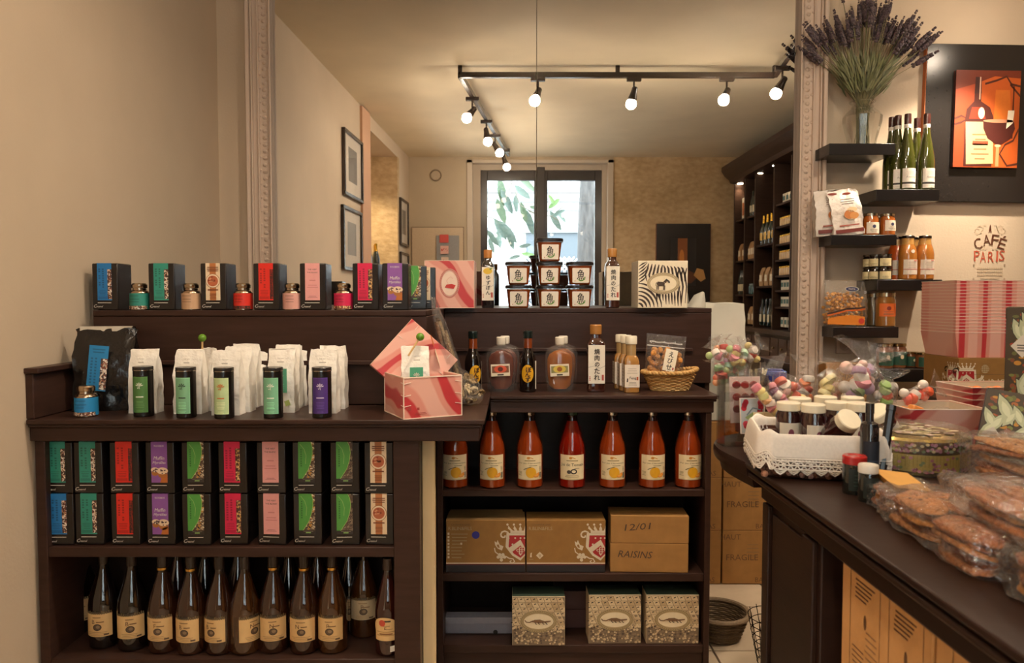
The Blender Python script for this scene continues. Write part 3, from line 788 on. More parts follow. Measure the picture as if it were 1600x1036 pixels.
# ------------------------------------------------------------------ foil bags and tubes on the tea worktop
def bag_mesh(w, d, h, col, seed, flat_top=.10, jit=.0025, nu=7, nv=10, lean=0):
    r = random.Random(seed); R = []
    for i in range(nv + 1):
        f = i / nv; z = h * f
        dd = d * (1 if f < .62 else max(flat_top, 1 - (f - .62) / .36 * (1 - flat_top)))
        ww = w * (1 - .03 * f) if f < .97 else w * .96
        ring = []
        for sx0, sy0, sx1, sy1, n in ((-1, -1, 1, -1, nu), (1, -1, 1, 1, 3), (1, 1, -1, 1, nu), (-1, 1, -1, -1, 3)):
            for j in range(n):
                g = j / n; x = (sx0 + (sx1 - sx0) * g) * ww / 2; y = (sy0 + (sy1 - sy0) * g) * dd / 2
                side = n == 3
                if side and j > 0: x *= 1 - .10 * sin(pi * g) * (1 if f > .1 else .3)
                bul = .004 * sin(pi * f) * sin(pi * g) if not side else 0
                k = jit * (0 if i == 0 else 1)
                ring.append((x + r.uniform(-k, k), y + (bul * (-1 if sy0 < 0 else 1)) + r.uniform(-k, k) + lean * f * f, z + (r.uniform(-k, k) if i == nv else 0)))
        R.append(ring)
    return MB().rings(R, col)
BAGL = {}
def label_flower(d, cx, cy, s, col):
    for k in range(5):
        a = pi / 2 + (k - 2) * .62; d.poly([(cx, cy), (cx + s * .7 * cos(a - .2), cy + s * .7 * sin(a - .2)), (cx + s * cos(a), cy + s * sin(a)), (cx + s * .7 * cos(a + .2), cy + s * .7 * sin(a + .2))], col, 2)
    d.stroke([(cx, cy), (cx + .1 * s, cy - .7 * s)], s * .12, col, 2); d.poly([(cx, cy - .3 * s), (cx - .5 * s, cy - .35 * s), (cx - .3 * s, cy - .65 * s)], col, 2)
def tea_bag(px, py, label, lab=None, Y=None, h=.198, sticker=False, rz=0.0, group='white foil tea bags', z=1.0, w=.086, seed=None):
    Y = Y or 407 / (py - 468)
    t = thing('tea_bag', label, 'tea bag', (X(px, Y + .026), Y + .026, z), rz, group)
    sd = seed or int(px * 7 + py)
    bag_mesh(w, .052, h, C('#efe9de'), sd).build('pouch', FOIL, t, smooth=25)
    d = DEC(); d.T = Matrix.Translation((0, -.0335, 0))
    if lab:
        d.rect(-.018, h * .32, .022, h * .70, C(lab)); label_flower(d, .002, h * .575, .011, WHITE); d.bars(-.010, h * .36, .014, h * .48, 4, tuple(min(1, c * 1.7) for c in C(lab)), 1, .3)
    d.text('THÉ VERT', .004, h * .865, .0042, C('#a79f92'), 0); d.bars(-.008, h * .80, .014, h * .83, 1, C('#c2bbb0'), 0, .5)
    if sticker: d.poly([(.018, .020), (.033, .026), (.028, .042), (.013, .036)], C('#a9b96a'), 1)
    d.build('printed_label', PRINT, t, smooth=0)
    return t
def tube_can(px, py, lab, fl, label):
    Y = 407 / (py - 468) + .028
    t = thing('tea_tube', label, 'tea canister', (X(px, Y), Y, 1.0), RND.uniform(-.05, .05), 'black tea canisters')
    MB().lathe([(.027, 0), (.0285, .002), (.0285, .140)], C('#15110f'), 32).build('body', BLACKCARD, t)
    MB().lathe([(.0290, .140), (.0292, .141), (.0292, .150), (.028, .1515), (.001, .150)], C('#2a2624'), 32).build('lid', GLOSS, t)
    MB().lathe([(.0288, .1395), (.0296, .140), (.0296, .142), (.0288, .1425)], C('#b7aea2'), 32).build('rim', METAL, t)
    d = CYL(.0288); d.rect(-.024, .014, .024, .122, C(lab)); lt = tuple(min(1, c * 1.9 + .03) for c in C(lab)); ft = C(fl)
    for (a, b, c_, e) in ((-.022, .016, -.0215, .120), (.0215, .016, .022, .120), (-.022, .016, .022, .0165), (-.022, .1195, .022, .120)): d.rect(a, b, c_, e, lt, 1)
    label_flower(d, .001, .094, .012, ft); d.bars(-.010, .060, .012, .064, 1, ft, 1, .8, .1); d.bars(-.012, .030, .014, .052, 5, lt, 1, .3); d.bars(-.010, .018, .012, .024, 2, lt, 1, .3)
    d.build('label', PRINT, t)
tea_bag(225.5, 647, 'lone white tea bag behind the dark green canister', '#43733c')
tea_bag(296, 648, 'front white tea bag behind the mint canister', '#4f9a78')
tea_bag(325, 642, 'white tea bag with green label edge at the ball stick', '#6da66f', rz=-.5, w=.07)
tea_bag(355, 650, 'front white tea bag behind the pale green canister')
tea_bag(372, 645, 'second white tea bag of the file behind the pale green canister', h=.205)
tea_bag(384, 637.5, 'third white tea bag of the file behind the pale green canister', h=.207)
tea_bag(399, 634.6, 'rearmost white tea bag showing beside the mint label bag', h=.197)
tea_bag(441, 645.5, 'white tea bag with mint label and small green sticker', '#5fae8c', sticker=True)
tea_bag(450, 639, 'second white tea bag in the file of the sticker bag', h=.205)
tea_bag(461, 634.5, 'rear white tea bag in the file of the sticker bag', h=.21)
tea_bag(506, 647, 'front white tea bag behind the purple canister', '#5b3a80')
tea_bag(520, 640, 'rear white tea bag behind the purple canister', h=.203)
tube_can(221.5, 653, '#4d7a3f', '#e6ecd8', 'black canister with dark green label on the worktop')
tube_can(288.5, 655, '#7db58c', '#1e2b22', 'black canister with mint label and dark flower')
tube_can(348, 656, '#b8cf9a', '#cc6a2c', 'black canister with pale green label and orange flower')
tube_can(425, 655.5, '#7dba95', '#eef4e6', 'black canister with mint label and white flower')
tube_can(501.5, 655, '#4b2f7c', '#d9d0ea', 'black canister with purple label')
def ball_stick(label, p, tip, r=.0125):
    p = Vector(p); d = Vector(tip) - p
    t = thing('ball_stick', label, 'stick', p)
    MB().tube([(0, 0, 0), d * .5, d], .0032, C('#c9a56c')).build('stick', MATTE, t)
    MB().ball(d, r, C('#5d8a24'), 16, 10).build('ball', GLOSS, t)
Yp = 2.32
ball_stick('green wooden ball on a stick standing among the tea bags', (P(316, 640, 2.325).x, 2.325, 1.0), P(316, 528, 2.325))
# black foil bag
t = thing('black_foil_bag', 'large crumpled black foil bag with blue label by the wall', 'foil bag', (X(176, 2.40), 2.365, 1.0), .22)
bag_mesh(.185, .085, .262, C('#1a1614'), 5, .08, .006, 9, 12).build('pouch', BLACKFOIL, t, smooth=50)
d = DEC(); d.T = Matrix.Translation((-.028, -.053, .005)) @ Matrix.Rotation(.10, 4, 'Y')
d.rect(-.028, .062, .028, .205, C('#1f7fb8')); d.rect(.008, .066, .028, .165, C('#5a3a2c'), 1); d.speckle(.008, .066, .028, .165, 120, SPK, .005, 1.4)
dk = tuple(c * .5 for c in C('#1f7fb8')); d.bars(-.02, .182, .02, .20, 2, dk, 1, .4)
for uu in (-.018, -.006):
    for k in range(9): d.rect(uu - .003, .085 + k * .0095, uu + .003, .0905 + k * .0095, dk, 1)
d.build('printed_label', PRINT, t, smooth=0)
MB().box(-.078, .075, -.0045, .0045, .252, .268, C('#c9bfae')).build('seal_strip', FOIL, t)

# ------------------------------------------------------------------ pink marbled boxes
def edge_lines(o, W, D, z0, z1, col=C('#f0d8c4'), r=.0022, name='edge_piping'):
    m = MB()
    for x in (-W / 2, W / 2):
        for y in (0, D): m.tube([(x, y, z0), (x, y, z1)], r, col, 4)
    for z in (z0, z1):
        m.tube([(-W / 2, 0, z), (W / 2, 0, z)], r, col, 4); m.tube([(-W / 2, D, z), (W / 2, D, z)], r, col, 4)
        m.tube([(-W / 2, 0, z), (-W / 2, D, z)], r, col, 4); m.tube([(W / 2, 0, z), (W / 2, D, z)], r, col, 4)
    return m.build(name, MATTE, o)
def open_box(t, W, D, H, mat, wall=.005, inner=C('#d9c4a8'), taper=0):
    for nm, b in (('front_side', (-W / 2, W / 2, 0, wall)), ('back_side', (-W / 2, W / 2, D - wall, D)), ('end_side', (-W / 2, -W / 2 + wall, wall, D - wall)), ('end_side', (W / 2 - wall, W / 2, wall, D - wall))):
        MB().box(b[0], b[1], b[2], b[3], 0, H, inner).build(nm, mat, t)
    MB().box(-W / 2 + wall, W / 2 - wall, wall, D - wall, .001, wall, inner).build('bottom', MATTE, t)
    stp = MB()
    for x, y, ax in ((-W / 2, 0, 0), (W / 2, 0, 0)):
        for z in (H * .3, H * .55, H * .85):
            s = 1 if x < 0 else -1
            stp.tube([(x + s * .022, -.0015, z + .004), (x + s * .0, -.0015, z), (x - s * .0015, .02, z + .003)], .0011, C('#f3e6d8'), 4)
    stp.build('staple', MATTE, t)
rz = radians(27)
t = thing('gift_box', 'open pink marbled gift box on the worktop corner', 'gift box', (0, 0, 1.0), rz)
corner = Vector((P(630, 657, 2.145).x, 2.145 + .012, 1.0))
t.location = corner + Matrix.Rotation(rz, 3, 'Z') @ Vector((.0925, 0, 0))
open_box(t, .185, .185, .123, MARBLE)
edge_lines(t, .185, .185, .001, .123)
d = DEC(); d.T = Matrix.Translation((0, -.0006, 0)); rd = C('#a8433f')
d.ell(-.075, .03, .006, .005, rd); d.rect(-.052, .025, -.044, .033, rd); d.bars(-.06, .012, -.02, .02, 2, rd, 1, .4)
d.build('print_mark', PRINT, t, smooth=0)
gbox = t
lid = bpy.data.objects.new('lid', None); COL.objects.link(lid); lid['label'] = 'pink marbled lid propped slanting behind the open box'
def oval_badge(d, cx, cz, rx, ry, ring, fill, l=1):
    d.ell(cx, cz, rx, ry, fill, l, 20); d.ringd(cx, cz, rx, ry, rx * .20, ring, l + 1); d.ringd(cx, cz, rx * .97, ry * .97, rx * .03, tuple(x * .6 for x in ring), l + 2); d.ringd(cx, cz, rx * .83, ry * .83, rx * .03, tuple(x * .6 for x in ring), l + 2)
    for k in range(44):
        a = 2 * pi * k / 44; d.poly([(cx + rx * .86 * cos(a), cz + ry * .86 * sin(a)), (cx + rx * .94 * cos(a + .03), cz + ry * .94 * sin(a + .03)), (cx + rx * .94 * cos(a + .09), cz + ry * .94 * sin(a + .09)), (cx + rx * .86 * cos(a + .06), cz + ry * .86 * sin(a + .06))], tuple(x * .55 for x in ring), l + 2)
L2 = .099
m = MB().box(-L2, L2, 0, .032, -L2, L2, C('#d9c4a8')); m.build('lid_tray', MARBLE2, lid, bevel=.002)
d = DEC(); oval_badge(d, 0, 0, .040, .052, C('#d98d80'), C('#eac3b4')); d.build('badge', PRINT, lid, smooth=0)
MB().box(-L2 - .0008, -L2, .001, .031, -L2, L2, C('#ecd9b8')).build('pale_edge', MATTE, lid)
m = MB()
for s_, q_ in ((-1, 1), (1, 1), (1, -1)):
    m.tube([(s_ * (L2 - .03), -.0012, q_ * (L2 - .004)), (s_ * (L2 - .03), -.0012, q_ * (L2 - .02))], .001, WHITE, 4)
    m.tube([(s_ * (L2 - .004), -.0012, q_ * .03), (s_ * (L2 - .02), -.0012, q_ * .03)], .001, WHITE, 4)
m.build('staple', MATTE, lid)
gbox.update_tag(); bpy.context.view_layer.update()
lid.parent = gbox; lid.matrix_parent_inverse = gbox.matrix_world.inverted()
lid.matrix_basis = Matrix.Translation(P(648, 566, 2.345)) @ Matrix.Rotation(radians(14), 4, 'Z') @ Matrix.Rotation(radians(-9), 4, 'X') @ Matrix.Rotation(radians(43), 4, 'Y')
b = tea_bag(648, 650, 'white tea bag with mint label sitting inside the pink gift box', '#4fa985', Y=2.22, h=.205, rz=.2, group='tea bags in boxes', z=1.006)
ball_stick('green ball stick leaning out of the pink gift box', P(638, 556, 2.205), P(656.5, 526.5, 2.23), .0125)

# swan box and zebra box on the ledge
def display_box(px0, px1, label, mat, kind):
    Y = BR - .03; W = X(px1, Y) - X(px0, Y); Hh = .197
    t = thing('gift_box', label, 'gift box', (X((px0 + px1) / 2, Y), Y, LZ + .0005), 0)
    MB().box(-W / 2, W / 2, .0, .17, 0, Hh, C('#e6d8bd')).build('carton', mat, t, bevel=.002)
    d = DEC()
    return t, d, W, Hh
t, d, W, Hh = display_box(664, 741, 'pink marbled box with swan oval badge on the ledge', MARBLE, 0)
oval_badge(d, 0, Hh * .52, .042, .062, C('#d98e80'), C('#efd3c0'))
d.poly([(-.02, .085), (.018, .08), (.026, .095), (.01, .100), (-.012, .098)], C('#c23a36'), 4); d.stroke([(-.004, .098), (-.012, .112), (-.004, .124), (.006, .13), (.014, .122)], .003, C('#e8b9a6'), 4)
d.build('badge', PRINT, t, smooth=0); edge_lines(t, W, .17, .001, Hh, r=.0015)
t, d, W, Hh = display_box(996.5, 1074, 'black and cream zebra striped box with oval badge on the ledge', MATTE, 1)
ZB = C('#3a2a22')
hw = W / 2 - .002
def zs(pts, w0):                                       # one tapering stripe
    n = len(pts); L_, R_ = [], []
    for i, (u, v) in enumerate(pts):
        a = Vector(pts[max(0, i - 1)]); b = Vector(pts[min(n - 1, i + 1)]); q = (b - a).normalized(); k = w0 * sin(pi * (.12 + .8 * i / (n - 1))) / 2
        cl = lambda x, y: (max(-hw, min(hw, x)), max(.003, min(Hh - .004, y)))
        L_.append(cl(u - q.y * k, v + q.x * k)); R_.append(cl(u + q.y * k, v - q.x * k))
    for i in range(n - 1): d.poly([L_[i], L_[i + 1], R_[i + 1], R_[i]], ZB, 0)
for k in range(11):                                    # upper stripes
    u = -.066 + k * .0145
    zs([(u + .010 * (k < 5) - .004, Hh - .012 - .0015 * k), (u + .002, Hh * .83), (u + .004 * (k - 4) * .5, Hh * .70), (u + .012 * (k > 4), Hh * .56)], .0088)
for k in range(6):                                     # curls at the lower corner
    r = .020 + .0165 * k
    zs([(-hw + r * sin(a) * .95, .000 + r * cos(a)) for a in [i * pi / 2 / 7 for i in range(8)]], .009)
for k in range(6):                                     # slanting stripes of the neck side
    zs([(-hw, .105 + .0135 * k), (-hw + .018, .117 + .0135 * k), (-hw + .036, .135 + .0135 * k)], .0066)
for k in range(9):                                     # lower fringe
    u = -.026 + k * .0125; hgt = .028 + .010 * (k > 2) + .006 * (k > 5)
    zs([(u, .072 - .003 * (k == 3)), (u + .001, .072 - hgt * .6), (u + .003, max(.008, .072 - hgt * 1.5))], .0078)
for k in range(3):
    u = hw - .006 - .0155 * k; zs([(u + .004, Hh - .03), (u - .004, Hh * .7), (u + .004, Hh * .45), (u - .002, .02)], .0085)
oval_badge(d, .002, Hh * .52, .069, .045, C('#cbb690'), C('#eddcbb'), 2)
zc = C('#4a3a30')                                      # the little standing animal
d.poly([(-.027, .100), (-.022, .110), (.000, .108), (.008, .104), (.006, .092), (-.018, .091)], zc, 6); d.poly([(.000, .108), (.014, .122), (.020, .118), (.012, .104)], zc, 6); d.poly([(.014, .122), (.028, .112), (.029, .104), (.024, .104), (.016, .113)], zc, 6)
for u in (-.026, -.020, .001, .006): d.poly([(u, .094), (u + .0035, .094), (u + .003, .076), (u - .001, .076)], zc, 6)
d.stroke([(-.026, .108), (-.030, .100), (-.029, .092)], .0018, zc, 6); d.bars(-.03, .073, .012, .076, 1, C('#9a876c'), 6, .5, .1)
d.build('printed_stripes', PRINT, t, smooth=0)
# ------------------------------------------------------------------ sauces on the juice counter and the ledge
def vtext(d, s, cx, vtop, size, col, l=2, gap=1.08):
    for i, ch in enumerate(s): d.text(ch, cx + RND.uniform(-.03, .03) * size, vtop - (i + .5) * size * gap, size * (.9 if ch not in 'のつ' else .7), col, l, wmax=size, bold=size * .022)
def square_bottle(px, py, Y, label, lab_txt, w=.068, h=.258, liquid='#3a1a12', cap='#a9743a', top=None, z=1.0, rz=0, group=None):
    t = thing('sauce_bottle', label, 'bottle', (X(px, Y), Y, z), rz, group)
    k = w / 2; hb = h * .70
    MB().lathe([(k * .9, 0), (k, .004), (k, hb), (k * .9, hb + .012), (k * .55, hb + .026), (k * .52, h * .87)], C(liquid), 28, sq=6).build('body', LIQUID, t)
    MB().lathe([(k * .62, h * .855), (k * .66, h * .86), (k * .68, h * .985), (k * .6, h), (.001, h)], C(cap), 24).build('cap', GLOSS, t)
    d = DEC(); d.T = Matrix.Translation((0, -k - .0006, 0))
    a, b, v0, v1 = -k * .93, k * .93, h * .13, h * .70
    d.rect(a, v0, b, v1, C('#e6dccb'))
    if top: d.ell(0, v1 - .017, k * .7, .013, C(top), 1); d.poly([(k * .2, v1 - .006), (k * .8, v1 - .002), (k * .4, v1 - .014)], C('#6f8f4a'), 2)
    vtext(d, lab_txt, .002, v1 - (.034 if top else .012), (v1 - v0) * (.60 if top else .84) / len(lab_txt) / 1.08, C('#221b18'), 2)
    d.stroke([(a, v0 + (v1 - v0) * .42), (-k * .3, v0 + (v1 - v0) * .46), (k * .4, v0 + (v1 - v0) * .40), (b, v0 + (v1 - v0) * .46)], .0012, C('#8a8078'), 1)
    d.rect(b - .012, v0 + .012, b - .004, v0 + .034, C('#b0483a'), 1); d.bars(a + .003, v0 + .012, a + .009, v0 + .03, 3, C('#b0483a'), 1, .5)
    d.build('paper_label', PRINT, t, smooth=0)
    return t
Yb = 2.86
square_bottle(931, 611, 2.83, 'square dark sauce bottle with tall white label before the ledge', '焼肉のたれ')
square_bottle(956, 484, BR + .045, 'square dark sauce bottle with white label up on the ledge beside the tubs', '焼肉のたれ', w=.060, h=.252, z=LZ)
square_bottle(762.5, 484, BR + .045, 'square bottle with yellow fruit label on the ledge beside the swan box', 'ゆずぽん', w=.054, h=.247, liquid='#201a1c', cap='#b5763a', top='#d9b53a', z=LZ)
def soy_bottle(px, Y, label, rz=0):
    t = thing('soy_bottle', label, 'bottle', (X(px, Y), Y, 1.0), rz, 'dark soy sauce bottles')
    MB().lathe([(.029, 0), (.032, .004), (.032, .118), (.029, .135), (.020, .155), (.0172, .168)], C('#130b09'), 28).build('body', LIQUID, t)
    MB().lathe([(.0172, .168), (.0165, .205), (.017, .212)], C('#7a3716'), 24).build('neck', LIQUID, t)
    MB().lathe([(.0178, .206), (.0185, .208), (.0185, .232), (.016, .235), (.001, .235)], C('#12201f'), 24).build('cap', GLOSS, t)
    d = CYL(.0322); d.ell(-.004, .072, .024, .034, C('#dea51c'), 0)
    for ch, x, v, s in (('ぽ', .001, .088, .021), ('ん', -.003, .069, .017), ('ず', -.002, .050, .018)): d.text(ch, x, v, s, C('#3a1410'), 2, bold=.0006)
    d.rect(.030, .012, .040, .120, C('#e2d6c6'), 0)
    d.build('label', PRINT, t)
soy_bottle(739, 2.80, 'dark soy sauce bottle half behind the clear bag', .5)
soy_bottle(825, 2.82, 'dark soy sauce bottle with round yellow label between the two pouches', .05)
def pouch(px, Y, label, liq, band, mid, rz=0):
    t = thing('sauce_pouch', label, 'pouch', (X(px, Y), Y, 1.0), rz, 'clear spouted sauce pouches')
    prof = [(.046, 0), (.050, .012), (.056, .06), (.0575, .11), (.057, .145), (.048, .168), (.022, .178), (.014, .184)]
    def shape(k, dep, z0=0, zmax=1): return [[(x * r * k, y * dep * min(1, (.1 + r) * 7), z0 + z * zmax) for x, y in [(cos(2 * pi * j / 24), sin(2 * pi * j / 24)) for j in range(24)]] for r, z in prof]
    MB().rings(shape(1, .023), WHITE).build('outer_film', FROST, t, smooth=60)
    inner = [(.030, .012), (.043, .026), (.047, .06), (.050, .10), (.049, .128), (.041, .145), (.020, .158), (.012, .161)]
    R = [[(cos(2 * pi * j / 24) * r, sin(2 * pi * j / 24) * min(.019, r * .7), z) for j in range(24)] for r, z in inner]
    MB().rings(R, C(liq)).build('sauce', LIQUID, t, smooth=60)
    MB().lathe([(.0135, .178), (.0175, .181), (.0185, .184), (.0185, .208), (.016, .211), (.001, .211)], C('#e8dfcf'), 22).build('cap', GLOSS, t)
    d = DEC(); d.T = Matrix.Translation((.001, -.0245, 0)) @ Matrix.Rotation(-.04, 4, 'Y')
    d.rect(-.036, .062, .036, .108, C('#e4d6bc')); d.rect(-.032, .075, .032, .101, C(band), 1); d.ell(0, .089, .024, .014, C(mid), 2); d.ell(0, .089, .010, .009, C(liq), 3)
    d.bars(-.012, .065, .012, .071, 1, INK, 1, .8, .2); d.build('label', PRINT, t, smooth=0)
    return t
pouch(789, 2.90, 'clear pouch of dark red sauce standing behind its twin', '#5e2410', '#7a4a2a', '#c94a2e')
pouch(783, 2.82, 'clear pouch of dark red sauce with white cap and red label', '#5e2410', '#7a4a2a', '#d5522f')
pouch(880, 2.90, 'clear pouch of amber sauce standing behind its twin', '#8a4a14', '#8a8450', '#d0b54a')
pouch(875, 2.82, 'clear pouch of amber sauce with white cap and yellow label', '#96520f', '#8a8450', '#d0b54a')
for k in range(3):
    Y = 2.80 + .062 * k
    t = thing('dressing_bottle', ('front beige sauce bottle with white cap and white label', 'middle beige sauce bottle in the white capped file', 'last beige sauce bottle in the white capped file')[k], 'bottle', (X(986.5, 2.80) - .010 * k, Y, 1.0), .0, 'beige dressing bottles')
    MB().lathe([(.026, 0), (.029, .003), (.029, .118), (.025, .132), (.019, .142)], C('#a9793f'), 24, sq=5).build('body', LIQUID, t)
    MB().lathe([(.019, .142), (.0195, .185)], C('#a98a5c'), 22).build('neck', LIQUID, t)
    MB().lathe([(.021, .184), (.0225, .186), (.0225, .212), (.020, .216), (.001, .216)], C('#e6dcc6'), 22).build('cap', GLOSS, t)
    d = DEC(); d.T = Matrix.Translation((0, -.0298, 0)); d.rect(-.028, .022, .028, .108, C('#e6d8c6')); d.bars(-.02, .075, .02, .10, 3, C('#b8a894'), 1, .25); d.text('Feng', .003, .056, .013, INK, 1, .03); d.rect(.017, .049, .023, .062, C('#c8622f'), 1); d.bars(-.016, .03, .02, .045, 3, C('#8c7f72'), 1, .3)
    d.poly([(-.021, .042), (-.016, .042), (-.015, .056), (-.019, .056)], INK, 1)
    d.T = Matrix.Translation((-.0298, 0, 0)) @ Matrix.Rotation(-pi / 2, 4, 'Z'); d.rect(-.028, .022, .028, .108, C('#dccdb9')); d.bars(-.02, .04, .02, .10, 5, C('#b09a84'), 1, .3)
    d.build('paper_label', PRINT, t, smooth=0)
# wicker basket and the nut bag
def weave(mb, rx0, ry0, rx1, ry1, z0, z1, n, cols, r=.0042, stakes=26, amp=.0025):
    for i in range(n):
        f = i / (n - 1); rx = rx0 + (rx1 - rx0) * f; ry = ry0 + (ry1 - ry0) * f; z = z0 + (z1 - z0) * f
        ph = pi if i % 2 else 0
        pts = [((rx + amp * sin(stakes * a / 2 * 1.0 + ph)) * cos(a), (ry + amp * sin(stakes * a / 2 + ph)) * sin(a), z) for a in [2 * pi * k / 72 for k in range(72)]]
        mb.ring_tube(pts, r, RND.choice(cols), 5)
    return mb
ST = [C('#d2a868'), C('#c19252'), C('#dcb678'), C('#b58548')]
Ybk = 2.86
bk = thing('wicker_basket', 'small oval pale wicker basket on the juice counter', 'basket', (X(1047, Ybk), Ybk, 1.0), .06)
stuff(weave(MB(), .072, .045, .100, .062, .004, .062, 11, ST, .0037).build('woven_wall', STRAW, bk, smooth=60))
m = MB()
for s in (0, 1):
    m.ring_tube([(.106 * cos(a) + .004 * sin(22 * a + s * pi) * cos(a), (.066 + .004 * sin(22 * a + s * pi)) * sin(a), .072 + .004 * cos(22 * a + s * pi) + .012 * max(0, cos(a)) ** 2) for a in [2 * pi * k / 140 for k in range(140)]], .006, ST[s], 6)
m.build('rim_braid', STRAW, bk, smooth=60)
MB().lathe([(.001, .002), (.072, .002), (.072, .007)], ST[1], 28, sy=.62).build('base', STRAW, bk)
NBZ = 1.024
nb = thing('nut_bag', 'clear zip bag of golden round crackers leaning in the wicker basket', 'bag', (X(1037, Ybk), Ybk + .012, NBZ), 0); nb.scale = (1.12, 1.0, 1.22)
nb.rotation_euler = (-.10, .10, 0)
ft_ = [(x, z) for x, z in ((-.066, .0), (.066, 0), (.072, .155), (-.072, .155))]
R = []
for i in range(12):
    f = i / 11; wd = .062 + .008 * f; dp = (.030 * sin(pi * min(1, .25 + f * .85)) + .002) if f < .9 else .0025
    R.append([(wd * max(-1, min(1, 1.25 * cos(2 * pi * j / 24))), dp * sin(2 * pi * j / 24) + .001 * RND.uniform(-1, 1), .158 * f) for j in range(24)])
MB().rings(R, WHITE, cap=(True, False)).build('clear_film', FILM, nb, smooth=70)
m = MB()
for k in range(20): m.ball((-.056 + .0058 * k, -.003, .132 + .001 * sin(k)), .0028, WHITE, 6, 4)
m.box(-.066, .066, -.004, -.0025, .118, .121, C('#d9d2c6')); m.build('zip_strip', GLOSS, nb)
nut0 = None; placed = []
tries = 0
while len(placed) < 48 and tries < 4000:
    tries += 1
    p = Vector((RND.uniform(-.052, .052), RND.uniform(-.017, .013), RND.uniform(.012, .108)))
    if all((p - q).length > .0165 for q in placed): placed.append(p)
for p in placed:
    if nut0 is None:
        nut0 = MB().ball((0, 0, 0), .0105, C('#cc8a3f'), 10, 7, sz=.85).build('cracker', BISCUIT, nb); o = nut0
    else: o = nut0.copy(); COL.objects.link(o)
    o.location = p; o.rotation_euler = (RND.uniform(0, 3), RND.uniform(0, 3), 0); s = RND.uniform(.9, 1.12); o.scale = (s, s, s)
d = DEC(); d.T = Matrix.Translation((.004, -.034, 0)) @ Matrix.Rotation(.12, 4, 'Y'); d.rect(-.021, .042, .021, .112, C('#eee3cb')); vtext(d, 'えびせ', 0, .106, .019, INK, 1); d.rect(.012, .048, .017, .056, C('#b0483a'), 1); d.build('paper_label', PRINT, nb, smooth=0)

# clear bags slumped beside the pink gift box
def clear_bag(name, label, base, topp, w, d_, seed, fill):
    base, topp = Vector(base), Vector(topp); ax = topp - base; L_ = ax.length
    t = thing(name, label, 'bag', base); t.rotation_euler = ax.to_track_quat('Z', 'Y').to_euler()
    r = random.Random(seed); R = []
    for i in range(13):
        f = i / 12; k = min(1, .45 + 2.2 * f) * (1 if f < .8 else 1 - .15 * (f - .8) / .2); dp = d_ * (sin(pi * min(1, .12 + f * .86)) + .06)
        R.append([(w / 2 * k * max(-1, min(1, 1.2 * cos(2 * pi * j / 18))) + r.uniform(-.004, .004), dp / 2 * sin(2 * pi * j / 18) + r.uniform(-.004, .004), L_ * f + (r.uniform(-.008, .008) if i == 12 else 0)) for j in range(18)])
    MB().rings(R, WHITE, cap=(True, False)).build('clear_film', FILM, t, smooth=30)
    fill(t, r, L_); return t
def pods(t, r, L_):
    for k in range(15):
        x = r.uniform(-.034, .034); y = r.uniform(-.012, .012); z0 = r.uniform(.01, .03); z1 = L_ * r.uniform(.62, .86)
        MB().tube([(x * .6, y, z0), (x, y + r.uniform(-.006, .006), (z0 + z1) / 2), (x + r.uniform(-.01, .01), y, z1)], r.uniform(.0035, .0065), C(r.choice(('#6b5138', '#8d7450', '#4d3a2a', '#a08a66', '#5c4630'))), 6).build('dried_pod', BISCUIT, t)
    d = DEC(); d.T = Matrix.Translation((.018, -.030, 0)) @ Matrix.Rotation(.25, 4, 'Y'); d.rect(-.022, L_ * .40, .020, L_ * .56, C('#d9cbb0')); d.rect(-.012, L_ * .60, .016, L_ * .70, C('#d0703a')); d.bars(-.016, L_ * .42, .012, L_ * .54, 4, INK, 1, .35); d.build('paper_label', PRINT, t, smooth=0)
def shrooms(t, r, L_):
    for k in range(34):
        p = (r.uniform(-.045, .045), r.uniform(-.016, .016), r.uniform(.012, L_ * .72)); s_ = r.uniform(.009, .017)
        MB().lathe([(.001, s_ * .55), (s_ * .7, s_ * .4), (s_, 0), (s_ * .85, -s_ * .15), (s_ * .3, -s_ * .1), (s_ * .25, -s_ * .7), (.001, -s_ * .75)], C(r.choice(('#cdb68c', '#b39768', '#8a6f48', '#d9c7a2', '#6f5838'))), 9).build('dried_slice', BISCUIT, t, loc=p, rot=(r.uniform(0, 6), r.uniform(0, 6), 0))
clear_bag('pod_bag', 'tall clear bag of dried brown pods leaning on the ledge behind the pink lid', (X(722, 2.43), 2.425, 1.012), P(676, 464, 2.425), .112, .05, 5, pods)
clear_bag('mushroom_bag', 'clear bag of pale dried mushrooms slumped against the pink gift box', (X(741, 2.40), 2.43, 1.016), P(700, 578, 2.56), .125, .055, 9, shrooms)

